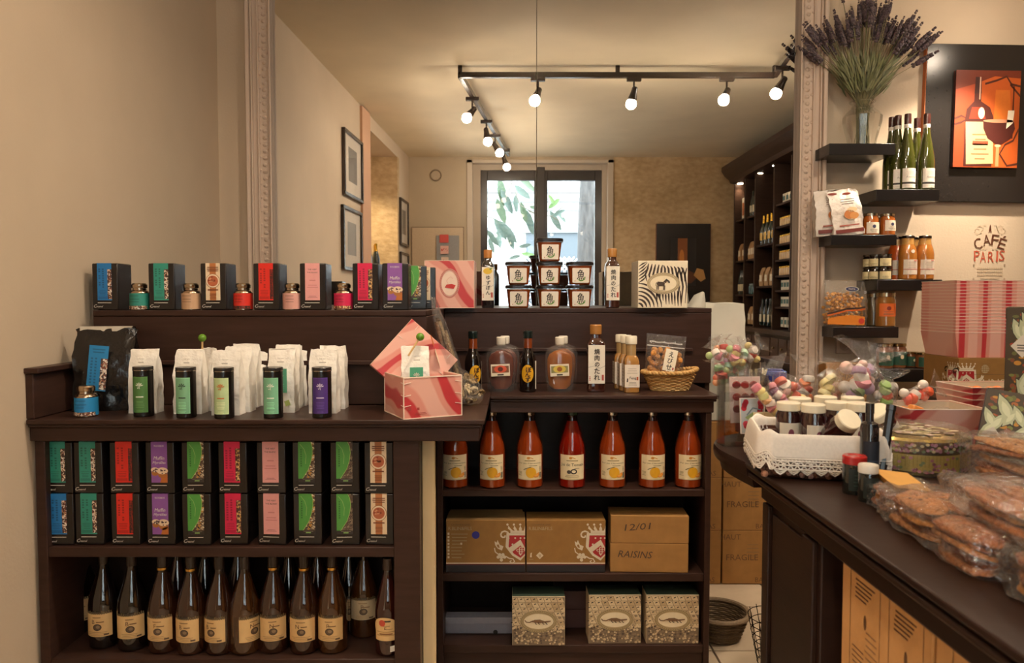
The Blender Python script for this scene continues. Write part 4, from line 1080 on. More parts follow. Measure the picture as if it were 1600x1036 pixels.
# miso tubs
TUB = None
def tub(px, row, label):
    global TUB
    Y = BR + .05; z = LZ + row * .0985
    loc = (X(px, Y), Y, z)
    if TUB is None:
        t = thing('miso_tub', label, 'tub', loc, 0, 'miso tubs stacked on the ledge'); TUB = t
        m = MB(); R = [(.039, 0), (.042, .003), (.050, .074), (.052, .080)]
        m.lathe(R, C('#8a3f16'), 32, sq=5).build('tub_body', LIQUID, t)
        MB().lathe([(.0505, .076), (.0555, .078), (.0555, .083)], C('#c9b9a6'), 32, sq=5).build('clear_collar', FROST, t)
        m = MB().lathe([(.056, .083), (.057, .084), (.057, .0925), (.054, .096), (.051, .0965), (.050, .0945), (.001, .0945)], C('#1d1817'), 32, sq=5); m.build('lid', GLOSS, t)
        d = DEC(); d.T = Matrix.Translation((0, -.0445, 0)) @ Matrix.Rotation(radians(5.4), 4, 'X')
        pts = [(-.033, .008), (.033, .008), (.035, .010), (.036, .068), (.034, .070), (-.034, .070), (-.036, .068), (-.035, .010)]
        d.poly(pts, C('#e9dfcf'), 0); d.text('魚', .000, .042, .042, C('#1d1a16'), 1, wd=.030, rot=-.08, bold=.0004)
        d.stroke([(-.010, .022), (-.002, .017), (.008, .018), (.016, .024), (.017, .033)], .005, C('#5d8a3a'), 2); d.rect(-.026, .014, -.023, .018, C('#b0483a'), 1)
        d.build('paper_label', PRINT, t, smooth=0)
        return t
    return dup(TUB, loc, RND.uniform(-.04, .04), label)
for px, n in ((810, 'nearest the yuzu bottle'), (858, 'in the middle file'), (905, 'nearest the dark sauce bottle')):
    for r in range(3 if px == 858 else 2):
        tub(px, r, f'brown tub with black lid {n}, {("bottom", "second", "topmost")[r]} layer')

# ------------------------------------------------------------------ juice bottles
JW = None
def juice(px, kind, label):
    Y = DR + .085
    t = thing('juice_bottle', label, 'bottle', (X(px, Y), Y, RS1 + .0005), RND.uniform(-.08, .08), 'juice bottles on the bookcase shelf')
    col = C('#8a3410') if kind != 'tomato' else C('#7a1608')
    MB().lathe([(.044, 0), (.050, .006), (.050, .142), (.047, .165), (.036, .205), (.026, .236), (.021, .252)], col, 32).build('juice_body', LIQUID, t)
    MB().lathe([(.021, .252), (.0192, .264), (.0195, .274)], C('#3a2019') if kind != 'tomato' else C('#3a1210'), 24).build('neck', LIQUID, t)
    MB().lathe([(.0205, .272), (.0225, .274), (.0225, .288), (.020, .291), (.001, .291)], C('#c9bca8') if kind != 'tomato' else C('#2d3a22'), 24).build('cap', METAL if kind != 'tomato' else GLOSS, t)
    d = CYL(.0502); a, b, v0, v1 = -.052, .052, .034, .128
    d.rect(a, v0, b, v1, C('#ead6ac'))
    og = C('#c9822a')
    d.ell(-.006, .117, .006, .0045, og, 1); d.poly([(-.004, .119), (.012, .113), (.012, .116), (-.002, .121)], og, 1)
    d.bars(-.022, .105, .022, .111, 1, C('#9a875f'), 1, .6, .1)
    if kind == 'tomato':
        d.text('Jus de Tomate', 0, .090, .014, INK, 1, wd=.092); d.ringd(.006, .066, .012, .010, .0045, INK, 1); d.ell(-.012, .064, .008, .007, C('#4a403a'), 1); d.bars(-.03, .045, .03, .054, 2, C('#8a7a5a'), 1, .3); d.bars(.006, .077, .03, .08, 1, INK, 1, .6)
    else:
        d.text('Pur Jus Clémentine', 0, .0965, .0065, C('#5a4a34'), 1, wd=.088)
        d.bars(-.004, .087, .028, .090, 1, C('#7a6a4a'), 1, .6, .1)
        d.ell(.004, .062, .020, .0205, C('#e0a51f'), 1); d.stroke([(.004, .083), (-.008, .080), (-.024, .073)], .0022, C('#4c4428'), 2)
        d.poly([(.012, .05), (.034, .062), (.038, .052), (.030, .044), (.018, .043)], C('#e58a2a'), 2); d.poly([(.015, .0505), (.032, .059), (.030, .048), (.02, .046)], C('#eea84c'), 3)
        d.barcode(.038, .040, .048, .062); d.bars(.036, .068, .047, .086, 4, C('#8a7a5a'), 1, .4); d.bars(-.048, .05, -.030, .068, 4, C('#a08f68'), 1, .4)
    for k in range(24): d.rect(a + .002 + k * .0043, v0 + .0008, a + .0042 + k * .0043, v0 + .0028, C('#9a875f'), 1)
    d.build('paper_label', PRINT, t)
for px, kd, lb in ((710, 'o', 'orange juice bottle tucked under the corner of the tea worktop'), (768.5, 'o', 'orange juice bottle second from the tea shelves'), (828, 'o', 'orange juice bottle just before the tomato juice'), (894.5, 'tomato', 'red tomato juice bottle with dark lettering on its label'), (958, 'o', 'orange juice bottle just after the tomato juice'), (1020.5, 'o', 'orange juice bottle one before the last by the counter gap'), (1077.5, 'o', 'orange juice bottle at the shelf end by the counter gap')):
    juice(px, kd, lb)

# ------------------------------------------------------------------ cartons below the juice
GOLDB = C('#946a34'); CR = C('#d9c9ae'); RED = C('#a62426')
def crest(d, cx, cz, s, l=1, cut=9):
    def pl(pts, col, k=0):
        q = [(min(cut, cx + x * s), cz + z * s) for x, z in pts]; d.poly(q, col, l + k)
    def st(pts, w_, col, k=0): d.stroke([(min(cut, cx + x * s), cz + z * s) for x, z in pts], w_ * s, col, l + k)
    shp = [(-.42, .38), (.42, .38), (.45, -.05), (.25, -.32), (0, -.48), (-.25, -.32), (-.45, -.05)]
    pl([(x * 1.25, z * 1.22) for x, z in shp], CR); pl(shp, RED, 1)
    pl([(-.44, -.10), (0, .22), (.44, -.10), (.30, -.24), (0, .0), (-.30, -.24)], CR, 2)
    pl([(-.17, -.02 - .16), (0, .0 - .05), (.17, -.18), (.0, -.40)], CR, 2)
    for x in (-.07, .03, .12):
        for z in (-.12, -.2, -.28): d.ell(min(cut - .001, cx + (x - .02) * s), cz + z * s, .035 * s, .035 * s, RED, l + 3, 6)
    for x in (-.2, .0, .2): d.ell(min(cut - .002, cx + x * s), cz + .28 * s, .035 * s, .035 * s, CR, l + 3, 6)
    d.ell(cx - .3 * s, cz + .04 * s, .035 * s, .035 * s, CR, l + 3, 6)
    for k in range(5):                                                     # crown
        x = -.32 + .16 * k; a = (k - 2) * .16
        pl([(x - .045, .55), (x + .045, .55), (x + .05 + a * .3, .64), (x - .005 + a * .4, .75), (x - .06 + a * .3, .64)], CR, 1)
        if cx + (x + a * .5) * s < cut: d.ell(cx + (x - .01 + a * .5) * s, cz + .79 * s, .042 * s, .042 * s, CR, l + 1, 6)
    pl([(-.38, .47), (.38, .47), (.38, .56), (-.38, .56)], CR, 1)
    for sg in (-1, 1):
        sp_ = [(sg * (-.62 + (.20 - .018 * i) * cos(i * .7)) * 1, .38 + (.20 - .018 * i) * sin(i * .7)) for i in range(10)]
        if sg < 0: st([(-.62 + (.20 - .018 * i) * cos(i * .7), .38 + (.20 - .018 * i) * sin(i * .7)) for i in range(10)], .06, CR, 1)
        elif cut > 5: st(sp_, .06, CR, 1)
    st([(-.42, .25), (-.52, .3), (-.45, .42)], .07, CR, 1)
    pl([(-.98, .16), (-.90, .1), (-.86, .2), (-.78, .02), (-.64, -.04), (-.7, -.2), (-.86, -.12), (-.95, 0)], CR, 1); pl([(-.9, .02), (-.82, .04), (-.78, -.1), (-.86, -.08)], GOLDB, 2)
    st([(-.98, -.1), (-.95, -.25), (-.84, -.34)], .04, CR, 1)
    for x, z in ((-.78, -.36), (-.66, -.36), (-.84, -.45), (-.72, -.46), (-.60, -.45), (-.72, -.56)): d.ell(cx + x * s, cz + z * s, .062 * s, .062 * s, CR, l + 1, 8)
    st([(-.55, -.42), (-.42, -.5), (-.28, -.52), (-.22, -.62), (-.32, -.68), (-.40, -.62), (-.34, -.58)], .045, CR, 1)
    if cut > 5:
        st([(.98, -.1), (.95, -.25), (.84, -.34)], .04, CR, 1); pl([(.98, .16), (.90, .1), (.86, .2), (.78, .02), (.64, -.04), (.7, -.2), (.86, -.12), (.95, 0)], CR, 1)
        for x, z in ((.78, -.36), (.66, -.36), (.84, -.45), (.72, -.46), (.60, -.45), (.72, -.56)): d.ell(cx + x * s, cz + z * s, .062 * s, .062 * s, CR, l + 1, 8)
def wine_carton(px0, px1, label, first):
    Y = DR + .035; x0, x1 = X(px0, Y), X(px1, Y); W = x1 - x0; Hh = .199
    t = thing('wine_carton', label, 'carton', ((x0 + x1) / 2, Y, RS2 + .0005), 0, 'gold champagne cartons')
    MB().box(-W / 2, W / 2, 0, .115, 0, Hh, GOLDB).build('carton_body', CARD, t, bevel=.002)
    d = DEC(); a = -W / 2
    d.rect(a + .0005, .0005, W / 2 - .0005, .028, C('#1f1c22'), 0); d.rect(a + .0005, .028, W / 2 - .0005, .0325, C('#5a1d1c'), 0); d.rect(a + .0005, .0335, W / 2 - .0005, .0375, CR, 0)
    d.text('CHAMPAGNE', a + .055, .182, .0068, C('#6a4d2a'), 0, wd=.072); d.text('R.BLIN&FILS', a + .053, .168, .0125, C('#b09a74'), 0, wd=.088)
    crest(d, W / 2 - .018, .104, .100, 0, cut=W / 2 - .0008)
    if first:
        for k in range(8):
            v = .148 - k * .0128; d.rect(a + .006, v - .004, a + .013, v + .004, CR, 0)
            d.bars(a + .019, v - .003, a + (.082 if k in (0, 1, 2) else .06 if k != 6 else .07), v + .003, 1, C('#a58a60'), 0, .6, .2)
        d.rect(a + .054, .106, a + .061, .114, CR, 0); d.ell(a + .112, .143, .0145, .0145, C('#2b2a86'), 0, 18)
    else:
        d.poly([(a + .050, .051), (a + .064, .065), (a + .050, .079), (a + .036, .065)], CR, 0); d.bars(a + .045, .059, a + .055, .071, 3, GOLDB, 1, .4)
        d.poly([(a + .013, .058), (a + .020, .058), (a + .019, .068), (a + .021, .076), (a + .015, .074)], CR, 0); d.bars(a + .009, .049, a + .026, .053, 1, C('#a58a60'), 0, .6)
    d.build('printed_front', PRINT, t, smooth=0)
    if first:
        m = MB(); m.add([(-W / 2, .01, Hh), (W / 2, .01, Hh), (W / 2 - .01, .09, Hh + .016), (-W / 2 + .01, .09, Hh + .016)], [(0, 1, 2, 3)], C('#7a5c35')); m.build('top_flap', CARD, t)
wine_carton(695.5, 821, 'gold champagne carton with blue dot on the bookcase shelf', True)
wine_carton(823, 948, 'gold champagne carton without dot beside the raisin boxes', False)
Y = DR + .035
x0, x1 = X(956, Y), X(1079, Y)
for k, (txt, z0, hh, dx) in enumerate((('RAISINS', 0, .110, 0), ('12/01', .111, .105, .001))):
    t = thing('cardboard_box', 'kraft cardboard box marked RAISINS on the bookcase shelf' if k == 0 else 'kraft cardboard box marked 12/01 atop the raisin box', 'box', ((x0 + x1) / 2 + dx, Y, RS2 + .0005 + z0), -.04, 'kraft boxes on the juice bookcase')
    W = x1 - x0
    MB().box(-W / 2, W / 2, 0, .12, 0, hh, KRAFT).build('box_body', CARD, t, bevel=.002)
    m = MB(); m.box(-W / 2 + .002, W / 2 - .002, .057, .063, hh, hh + .0008, C('#94703f')); m.build('lid_seam', CARD, t)
    d = DEC(); d.text(txt, -.052 if k == 0 else -.045, hh * (.62 if k == 0 else .60), .026 if k == 0 else .025, C('#4a382c'), 0, shear=.25, rot=-.03 if k == 0 else .08, wd=.125 if k == 0 else .095); d.build('handwriting', PRINT, t, smooth=0)
# bottom shelf
Y = DR + .12
x0, x1 = X(694, Y), X(806, Y)
t = thing('grey_box', 'flat grey cardboard box at the back of the lowest bookcase shelf', 'box', ((x0 + x1) / 2, Y, RS3 + .0005)); W = x1 - x0
MB().box(-W / 2, W / 2, 0, .05, 0, .063, C('#8f8d98')).build('box_body', MATTE, t, bevel=.002)
d = DEC(); d.ell(.058, .006, .009, .009, C('#1b1817'), 0); d.build('finger_hole', PRINT, t, smooth=0)
MB().box(-W / 2 - .0015, W / 2 + .0015, -.0015, .0515, .040, .0645, C('#9795a0')).build('lid', MATTE, t, bevel=.001)
x0, x1 = X(870, Y), X(935, Y)
for k in range(2):
    tag(MB().box(x0, x1, Y + .05, Y + .2, RS3 + .0005 + k * .075, RS3 + .0735 + k * .075, C('#4a2d2a')).build('dark_box', MATTE, None, bevel=.002), ('lower', 'upper')[k] + ' dark maroon box behind the scaly patterned boxes', 'box', 'dark maroon boxes')
CROC = None
for px0, px1, lb, rz in ((800.5, 884, 'scaly print box with oval badge nearest the grey box', 0), (921.5, 1006, 'scaly print box with oval badge, the middle one', .01), (1015, 1096, 'scaly print box with oval badge against the bookcase end', .0)):
    Y = DR + (.02 if px0 < 900 else .035)
    if CROC is None:
        W = .199; Hh = .187
        t = thing('gift_box', lb, 'gift box', (X((px0 + px1) / 2, Y), Y, RS3 + .0005), rz, 'scaly print gift boxes'); CROC = t
        MB().box(-W / 2, W / 2, 0, .10, 0, Hh, C('#cdb795')).build('carton', MATTE, t, bevel=.002)
        MB().box(-W / 2 + .001, W / 2 - .001, .004, .098, Hh, Hh + .0015, C('#3c4a3c')).build('dark_lid', MATTE, t)
        d = DEC(); r = random.Random(4)
        sc, sl, sdk = C('#cdb48e'), C('#d8c29c'), C('#3f332b')
        d.rect(-W / 2 + .001, .001, W / 2 - .001, Hh - .001, C('#7a6753'))
        v = Hh - .003; row = 0
        while v > .070:                                        # long plates above
            hh = .019 - row * .0005; n = 8; sh = .010 * (row % 2) - row * .006
            for k in range(-2, n + 2):
                ww = (W - .004) / n; u = -W / 2 + .002 + k * ww + sh
                sk = .008
                q = [(u + .001, v - hh + .001), (u + ww - .001, v - hh + .001), (u + ww - .001 - sk, v), (u + .001 - sk, v)]
                q = [(max(-W / 2 + .001, min(W / 2 - .001, x)), y) for x, y in q]
                if q[1][0] - q[0][0] < .003: continue
                d.poly(q, r.choice((sc, sl, C('#bda27c'))), .5)
                um = (q[0][0] + q[1][0]) / 2 - sk / 2
                d.poly([(um - .005, v - hh * .5), (um + .003, v - hh * .35), (um + .004, v - hh * .15), (um - .004, v - hh * .25)], sdk, 1)
            v -= hh; row += 1
        pts = []
        for _ in range(420):                                   # small pebbly scales below
            x = r.uniform(-W / 2 + .006, W / 2 - .006); y = r.uniform(.006, .072) if r.random() < .85 else r.uniform(.006, .11); e = r.uniform(.0025, .0058)
            if all((x - a) ** 2 + (y - b) ** 2 > ((e + c) * .86) ** 2 for a, b, c in pts):
                pts.append((x, y, e)); d.ell(x, y, e, e * .9, r.choice((sc, sl, C('#a8906e'), C('#8d7860'), C('#5a4a3e'))), 1.2, 6)
        oval_badge(d, 0, Hh * .50, .070, .043, C('#b8a076'), C('#e8d6b4'), 2)
        b_ = C('#7a5a3e')
        d.stroke([(-.052, .098), (-.046, .091), (-.034, .090), (-.02, .096)], .004, b_, 6); d.poly([(-.026, .092), (-.016, .100), (.006, .101), (.022, .095), (.046, .097), (.046, .093), (.024, .089), (.0, .087)], b_, 6)
        for u in (-.014, -.002, .014, .026): d.stroke([(u, .090), (u + .004, .084), (u + .008, .083)], .003, C('#4a3a2c'), 7)
        d.build('printed_front', PRINT, t, smooth=0)
    else: dup(CROC, (X((px0 + px1) / 2, Y), Y, RS3 + .0005), rz, lb)

# ------------------------------------------------------------------ amber bottles under the tea boxes
LIQ = {'dark': '#120b09', 'amber': '#2e160b', 'red': '#2c0c0a', 'gold': '#3d220c'}
def liqueur(px, Y, kind, label, txt, rz=0, cap='#2a1f1a', ring=True, lab='#d8b27a', lz=(.042, .114), h=.298, r=.0455):
    t = thing('liqueur_bottle', label, 'bottle', (X(px, Y), Y, LS0 + .0005), rz, 'bottles in the lowest shelf of the tea bookcase')
    k = r / .0425
    MB().lathe([(.036 * k, 0), (.0415 * k, .004), (r, .010), (r, .132), (.040 * k, .155), (.030 * k, .190), (.020 * k, .224), (.0155, .244)], C(LIQ[kind]), 30).build('body', LIQUID, t)
    MB().lathe([(.0155, .244), (.0145, .254), (.0145, .272)], C('#1c1411'), 20).build('neck', LIQUID, t)
    MB().lathe([(.0165, .258), (.0168, .260), (.0168, h - .002), (.014, h), (.001, h)], C(cap), 20).build('cap', GLOSS, t)
    if ring: MB().lathe([(.0166, .250), (.0185, .252), (.0185, .259), (.0166, .261)], C('#c79a4a'), 20).build('gold_ring', METAL, t)
    d = CYL(r + .0002); a, b = -r * .98, r * .98
    d.rect(a, lz[0], b, lz[1], C(lab)); v0, v1 = lz; H_ = v1 - v0
    for kx_ in range(14):
        u = a + (b - a) * (kx_ + .5) / 14; d.rect(u - .0022, v1 - .002, u + .0022, v1 + .006 + .003 * (kx_ % 3 == 0), C('#6b5a3e'), 0)
    d.rect(-.014, v1 + .003, .014, v1 + .008, C('#3a3026'), 1)
    d.bars(-.014, v0 + H_ * .82, .014, v0 + H_ * .9, 1, C('#8a6a44'), 1, .5, .2); d.text(txt[0], -.010 + .004 * (len(txt) % 3), v0 + H_ * .66, .0125, C('#5a3a22'), 1); d.bars(-.002, v0 + H_ * .62, .022, v0 + H_ * .68, 1, C('#7a5a38'), 1, .8, .3)
    d.ell(.002, v0 + H_ * .42, .0125, .0105, C('#5d4a38'), 1, 12); d.ringd(.002, v0 + H_ * .42, .0125, .0105, .0018, C('#2e241c'), 2); d.ell(.004, v0 + H_ * .44, .006, .005, C('#8d765a'), 2, 8)
    d.bars(-.030, v0 + H_ * .06, .03, v0 + H_ * .26, 3, C('#9a7a50'), 1, .25, .4); d.rect(.020, v0 + H_ * .05, .034, v0 + H_ * .12, C('#5a4632'), 1)
    d.build('paper_label', PRINT, t)
    return t
Yf = DL + .085
for px, kd, lb, tx, ring, rz, dy in ((152, 'dark', 'dark bottle, first of the front row from the wall', 'Banane', 0, 0, .05), (197, 'dark', 'dark bottle, second of the front row with gold label', 'Banyuls', 0, .25, .035), (246, 'amber', 'amber bottle with gold neck ring, third of the front row', 'Foin', 1, 0, .02), (291, 'amber', 'amber bottle with gold neck ring, fourth of the front row', 'Bon', 1, -.15, .01), (336, 'amber', 'amber bottle, fifth of the front row under the green leaf box', 'Bon', 0, -.3, .01), (376, 'gold', 'golden bottle with label turned away under the pink boxes', 'Noix', 0, .9, .01), (421.5, 'amber', 'amber bottle with gold neck ring under the pale pink box', 'Noisette', 1, .2, .02), (470, 'amber', 'amber bottle with gold neck ring under the leaf box', 'Nature', 1, .0, .015), (515, 'gold', 'golden bottle with gold neck ring before the tall back bottle', 'Pomme', 1, -.05, .02)):
    liqueur(px, Yf + dy, kd, lb, tx, rz, ring=bool(ring))
liqueur(565, 2.36, 'gold', 'golden bottle with pale label set back near the bookcase post', 'Poire', .1, ring=False, lab='#bda684', lz=(.062, .126), h=.298)
t = liqueur(603, DL + .085, 'red', 'red tinted bottle with rounded label and red seal at the post', 'Fleur', .0, cap='#3a2a22', ring=False, lab='#dcb67e', lz=(.050, .105), h=.296, r=.040)
d = CYL(.0404); d.ell(-.004, .092, .0395, .030, C('#dcb67e'), .2, 20); d.ell(-.012, .105, .010, .010, C('#c04a34'), 1.6); d.bars(-.03, .066, .03, .088, 2, C('#b8925c'), 3, .3); d.rect(-.036, .052, .036, .086, C('#dcb67e'), 2.4); d.bars(-.022, .070, .022, .077, 1, C('#8a5a34'), 4, .6, .3); d.build('rounded_label', PRINT, t)
d = CYL(.041); d.rect(.012, .016, .030, .034, WHITE, 1); d.build('price_tag', PRINT, t)
for k, (px, Y, kd) in enumerate(((118, 2.395, 'dark'), (270, 2.36, 'red'), (313, 2.37, 'dark'), (366, 2.39, 'amber'), (446, 2.38, 'dark'), (492, 2.38, 'red'), (541, 2.40, 'dark'))):
    liqueur(px, Y, kd, ('dark bottle deep in the wall corner of the lowest shelf', 'red tinted bottle behind the third and fourth front bottles', 'dark bottle behind the fourth and fifth front bottles', 'amber bottle behind the golden turned bottle', 'dark bottle behind the gold ringed pair', 'red tinted bottle behind the last gold ringed pair', 'dark bottle deep beside the pale labelled one')[k], 'Fine', .2, cap='#4a3a26', ring=False, lab='#b08d62')
# ------------------------------------------------------------------ floating shelves and the corner behind the far counter
YS = 3.58
BKS = C('#1c1817')
def fshelf(px0, px1, py0, py1, label, extra=0):
    a, b = P(px0, py0, YS), P(px1, py1, YS)
    o = thing('floating_shelf', label, 'shelf', ((a.x + b.x) / 2, 3.798, a.z), 0, 'black floating wall shelves')
    MB().box(-(b.x - a.x) / 2, (b.x - a.x) / 2, YS - 3.798, 0, b.z - a.z, 0, BKS).build('shelf_board', BLACKCARD, o, bevel=.002)
    return a.z
S1 = fshelf(1296, 1399, 224, 242, 'black floating shelf holding the lavender vase, topmost')
S2 = fshelf(1369, 1468, 296, 314, 'black floating shelf holding the green wine bottles')
S3 = fshelf(1299, 1401, 367, 383, 'black floating shelf holding the biscuit bags')
S4 = fshelf(1371, 1472, 437, 454, 'black floating shelf holding soup bottles and small jars')
S5 = fshelf(1302, 1404, 511, 528, 'black floating shelf holding the pasta bag')
S6 = fshelf(1371, 1476, 577, 597, 'black floating shelf holding the green labelled jars, lowest')
# vase with lavender
Yv = 3.69
vz = thing('glass_vase', 'clear flared glass vase on the topmost black shelf', 'vase', (X(1341, Yv), Yv, S1))
prof = [(.060, 0), (.064, .004), (.070, .04), (.090, .120), (.092, .150), (.070, .178), (.048, .196), (.046, .206), (.058, .226)]
R = [[(r * cos(2 * pi * (j + .5) / 16), r * sin(2 * pi * (j + .5) / 16), z) for j in range(16)] for r, z in prof]
MB().rings(R, WHITE, cap=(True, False)).build('glass_body', GLASSV, vz, smooth=20)
m = MB(); m.ring_tube([(.058 * cos(2 * pi * k / 24), .058 * sin(2 * pi * k / 24), .226) for k in range(24)], .004, WHITE, 6); m.ring_tube([(.049 * cos(2 * pi * k / 24), .049 * sin(2 * pi * k / 24), .2) for k in range(24)], .004, WHITE, 6); m.build('glass_rim', GLASSV, vz)
lav = thing('lavender_bunch', 'dried lavender bunch fanning out of the glass vase', 'flowers', (X(1341, Yv), Yv, S1 + .006))
stm = MB(); spk = []
r = random.Random(3)
for k in range(2):
    m = MB(); cols = [C('#4f4148'), C('#5b4a50'), C('#40363c'), C('#605253')]
    zz = 0
    for i in range(11):
        rr = .013 * (1 - .05 * abs(i - 3)) * (1 if i < 9 else .7); n = 5
        for j in range(n):
            a = 2 * pi * j / n + i * .6 + r.uniform(-.3, .3)
            m.ball((rr * .72 * cos(a), rr * .72 * sin(a), zz + r.uniform(-.003, .003)), rr * .55, r.choice(cols), 5, 4, sz=1.4)
        zz += .0115 + (.008 if i in (0, 8) else 0)
    spk.append(m)
sp_me = [None, None]
tips = []
for k in range(74):
    f = r.uniform(-1, 1); g = r.uniform(-1, 1)
    tx = f * .25 * (1 if abs(f) < .8 else 1.1); ty = g * .055 - .02
    tz = .60 + .10 * (1 - f * f) * r.uniform(.5, 1.15) - .10 * abs(f) - r.uniform(0, .12)
    tips.append((tx, ty, tz))
tips += [(.31, -.03, .505), (.28, -.02, .475), (.32, .0, .52), (-.27, -.03, .47), (-.26, 0, .50), (.02, -.05, .74), (.10, -.03, .74), (-.12, -.02, .73)]
for k, (tx, ty, tz) in enumerate(tips):
    b = Vector((r.uniform(-.028, .028), r.uniform(-.028, .028), .012)); nk = Vector((tx * .12, ty * .12, .215)); tip = Vector((tx, ty, tz))
    mid = nk * .45 + tip * .55 + Vector((0, 0, .03 * abs(tx) / .3))
    stm.tube([b, nk, mid, tip], .0018, r.choice([C('#6f6a48'), C('#7d7450'), C('#5d5c40')]), 4)
    d = (tip - mid).normalized(); q = d.to_track_quat('Z', 'Y').to_euler()
    j = k % 2
    if sp_me[j] is None: o = spk[j].build('flower_spike', LEAF, lav, smooth=60); sp_me[j] = o
    else: o = sp_me[j].copy(); COL.objects.link(o)
    o.location = tip - d * .03; o.rotation_euler = q; s = r.uniform(.6, .98); o.scale = (s, s, s)
stuff(stm.build('stem', LEAF, lav))
lv = MB()
for k in range(520):
    f = r.uniform(-1, 1); base = Vector((f * .09, r.uniform(-.05, .03), r.uniform(.25, .40))); ln = r.uniform(.05, .10)
    base.x *= base.z / .28 ; d = Vector((f * .9 + r.uniform(-.35, .35), r.uniform(-.4, .3), 1)).normalized(); sd = d.cross(Vector((r.uniform(-.3, .3), 1, 0))).normalized() * .0042
    lv.add([base - sd * .4, base + sd * .4, base + d * ln * .5 + sd, base + d * ln, base + d * ln * .5 - sd], [(0, 1, 2, 3, 4)], r.choice([C('#63663f'), C('#70734a'), C('#565a3a'), C('#7d7c55')]))
stuff(lv.build('foliage', LEAF, lav))
# riesling bottles
WB = None
for px, Y, lb in ((1411.5, 3.635, 'green wine bottle in front at the shelf edge, label facing out'), (1441, 3.635, 'green wine bottle in front nearest the bottle picture'), (1387, 3.70, 'green wine bottle behind, half hidden by the lavender shelf'), (1396.5, 3.665, 'green wine bottle between the hidden one and the front pair'), (1426, 3.72, 'green wine bottle standing behind the two front ones')):
    loc = (X(px, Y), Y, S2 + .0005)
    if WB is None:
        t = thing('wine_bottle', lb, 'bottle', loc, 0, 'green wine bottles'); WB = t
        MB().lathe([(.034, 0), (.0385, .005), (.0385, .135), (.036, .165), (.028, .215), (.019, .265), (.0150, .300), (.0142, .318)], C('#3a3d12'), 28).build('body', LIQUID, t)
        MB().lathe([(.0155, .305), (.0155, .368), (.0145, .373), (.001, .373)], C('#3d1c17'), 22).build('capsule', GLOSS, t)
        MB().lathe([(.0157, .304), (.0160, .306), (.0160, .320), (.0157, .322)], C('#d8d0c4'), 20).build('neck_band', PRINT, t)
        d = CYL(.0387); d.rect(-.037, .010, .037, .105, C('#e2d9cc')); d.rect(-.037, .030, .037, .039, C('#2a2622'), 1); d.bars(-.03, .012, .03, .026, 2, C('#b5aca0'), 1, .2); d.poly([(-.034, .030), (0, .024), (.034, .030)], C('#2a2622'), 1)
        d.text('Riesling', .004, .062, .013, C('#8a8076'), 1, wd=.046, shear=.3); d.bars(-.022, .075, .022, .095, 3, C('#c4b9ac'), 1, .25); d.build('paper_label', PRINT, t)
    else: dup(WB, loc, RND.uniform(-.3, .3), lb)
# biscuit bags
def biscuit_bag(px, Y, label, rz, tilt):
    t = thing('biscuit_bag', label, 'bag', (X(px, Y), Y, S3 + .0005), rz, 'white biscuit bags')
    t.rotation_euler = (0, tilt, rz)
    bag_mesh(.155, .07, .225, C('#d9cfc4'), int(px), .06, .004, 9, 12).build('pouch', FOIL, t, smooth=50)
    d = DEC(); d.T = Matrix.Translation((0, -.0455, 0)); d.rect(-.070, .012, .070, .030, C('#6a2a22')); d.bars(-.05, .045, .05, .055, 1, C('#9a4a3a'), 0, .6, .1)
    d.ell(.018, .095, .034, .020, C('#e6d2b4'), 1); d.ell(.006, .100, .027, .022, C('#b9713a'), 2); d.ell(.028, .092, .022, .016, C('#c98a4c'), 3); d.ell(.02, .122, .026, .012, C('#e0c49a'), 2)
    d.bars(-.045, .150, .045, .182, 3, C('#6b5d52'), 1, .35, .4); d.ell(.0, .200, .022, .006, C('#8a3a2a'), 1); d.build('printed_front', PRINT, t, smooth=0)
biscuit_bag(1296, 3.66, 'white biscuit bag leaning on the pilaster behind its twin', -.15, -.05)
biscuit_bag(1319, 3.635, 'white biscuit bag with printed biscuits in front', .05, -.12)
def jar(name, label, loc, r, h, body, lidc, lab=None, lv=(.2, .7), group=None, txt=None, rz=0, cat='jar', mark=None, spread=1.9, lidh=None):
    t = thing(name, label, cat, loc, rz, group); lh = lidh or h * .13
    MB().lathe([(r * .92, 0), (r, r * .1), (r, h - lh - r * .35), (r * .86, h - lh - r * .08), (r * .86, h - lh)], C(body), 26).build('jar_body', LIQUID, t)
    MB().lathe([(r * .9, h - lh), (r * .95, h - lh + .001), (r * .95, h - .002), (r * .88, h), (.001, h)], C(lidc), 26).build('lid', METAL if lidc != '#efe3c8' else GLOSS, t)
    if lab:
        d = CYL(r + .0002); d.rect(-r * spread / 2, h * lv[0], r * spread / 2, h * lv[1], C(lab)); hh = h * (lv[1] - lv[0])
        if mark: d.ell(0, h * lv[0] + hh * .62, r * .22, hh * .16, C(mark), 1)
        d.bars(-r * .55, h * lv[0] + hh * .12, r * .55, h * lv[0] + hh * .45, 3, C('#5d5246'), 1, .3, .4)
        if txt: d.text(txt, 0, h * lv[0] + hh * .7, hh * .2, INK, 1, wmax=r * 1.5)
        d.build('paper_label', PRINT, t)
    return t
jar('jam_jar', 'amber jar with white label standing next to the biscuit bag', (X(1357.5, 3.63), 3.63, S3 + .0005), .037, .108, '#9a5018', '#b9aa94', '#e3d6c0', (.08, .58), 'amber jars on the biscuit shelf', mark='#3a3a5a')
jar('jam_jar', 'amber jar with white label at the end of the biscuit shelf', (X(1383.5, 3.63), 3.63, S3 + .0005), .036, .106, '#9a5018', '#b9aa94', '#e3d6c0', (.20, .68), 'amber jars on the biscuit shelf', mark='#3a3a5a', rz=.2)
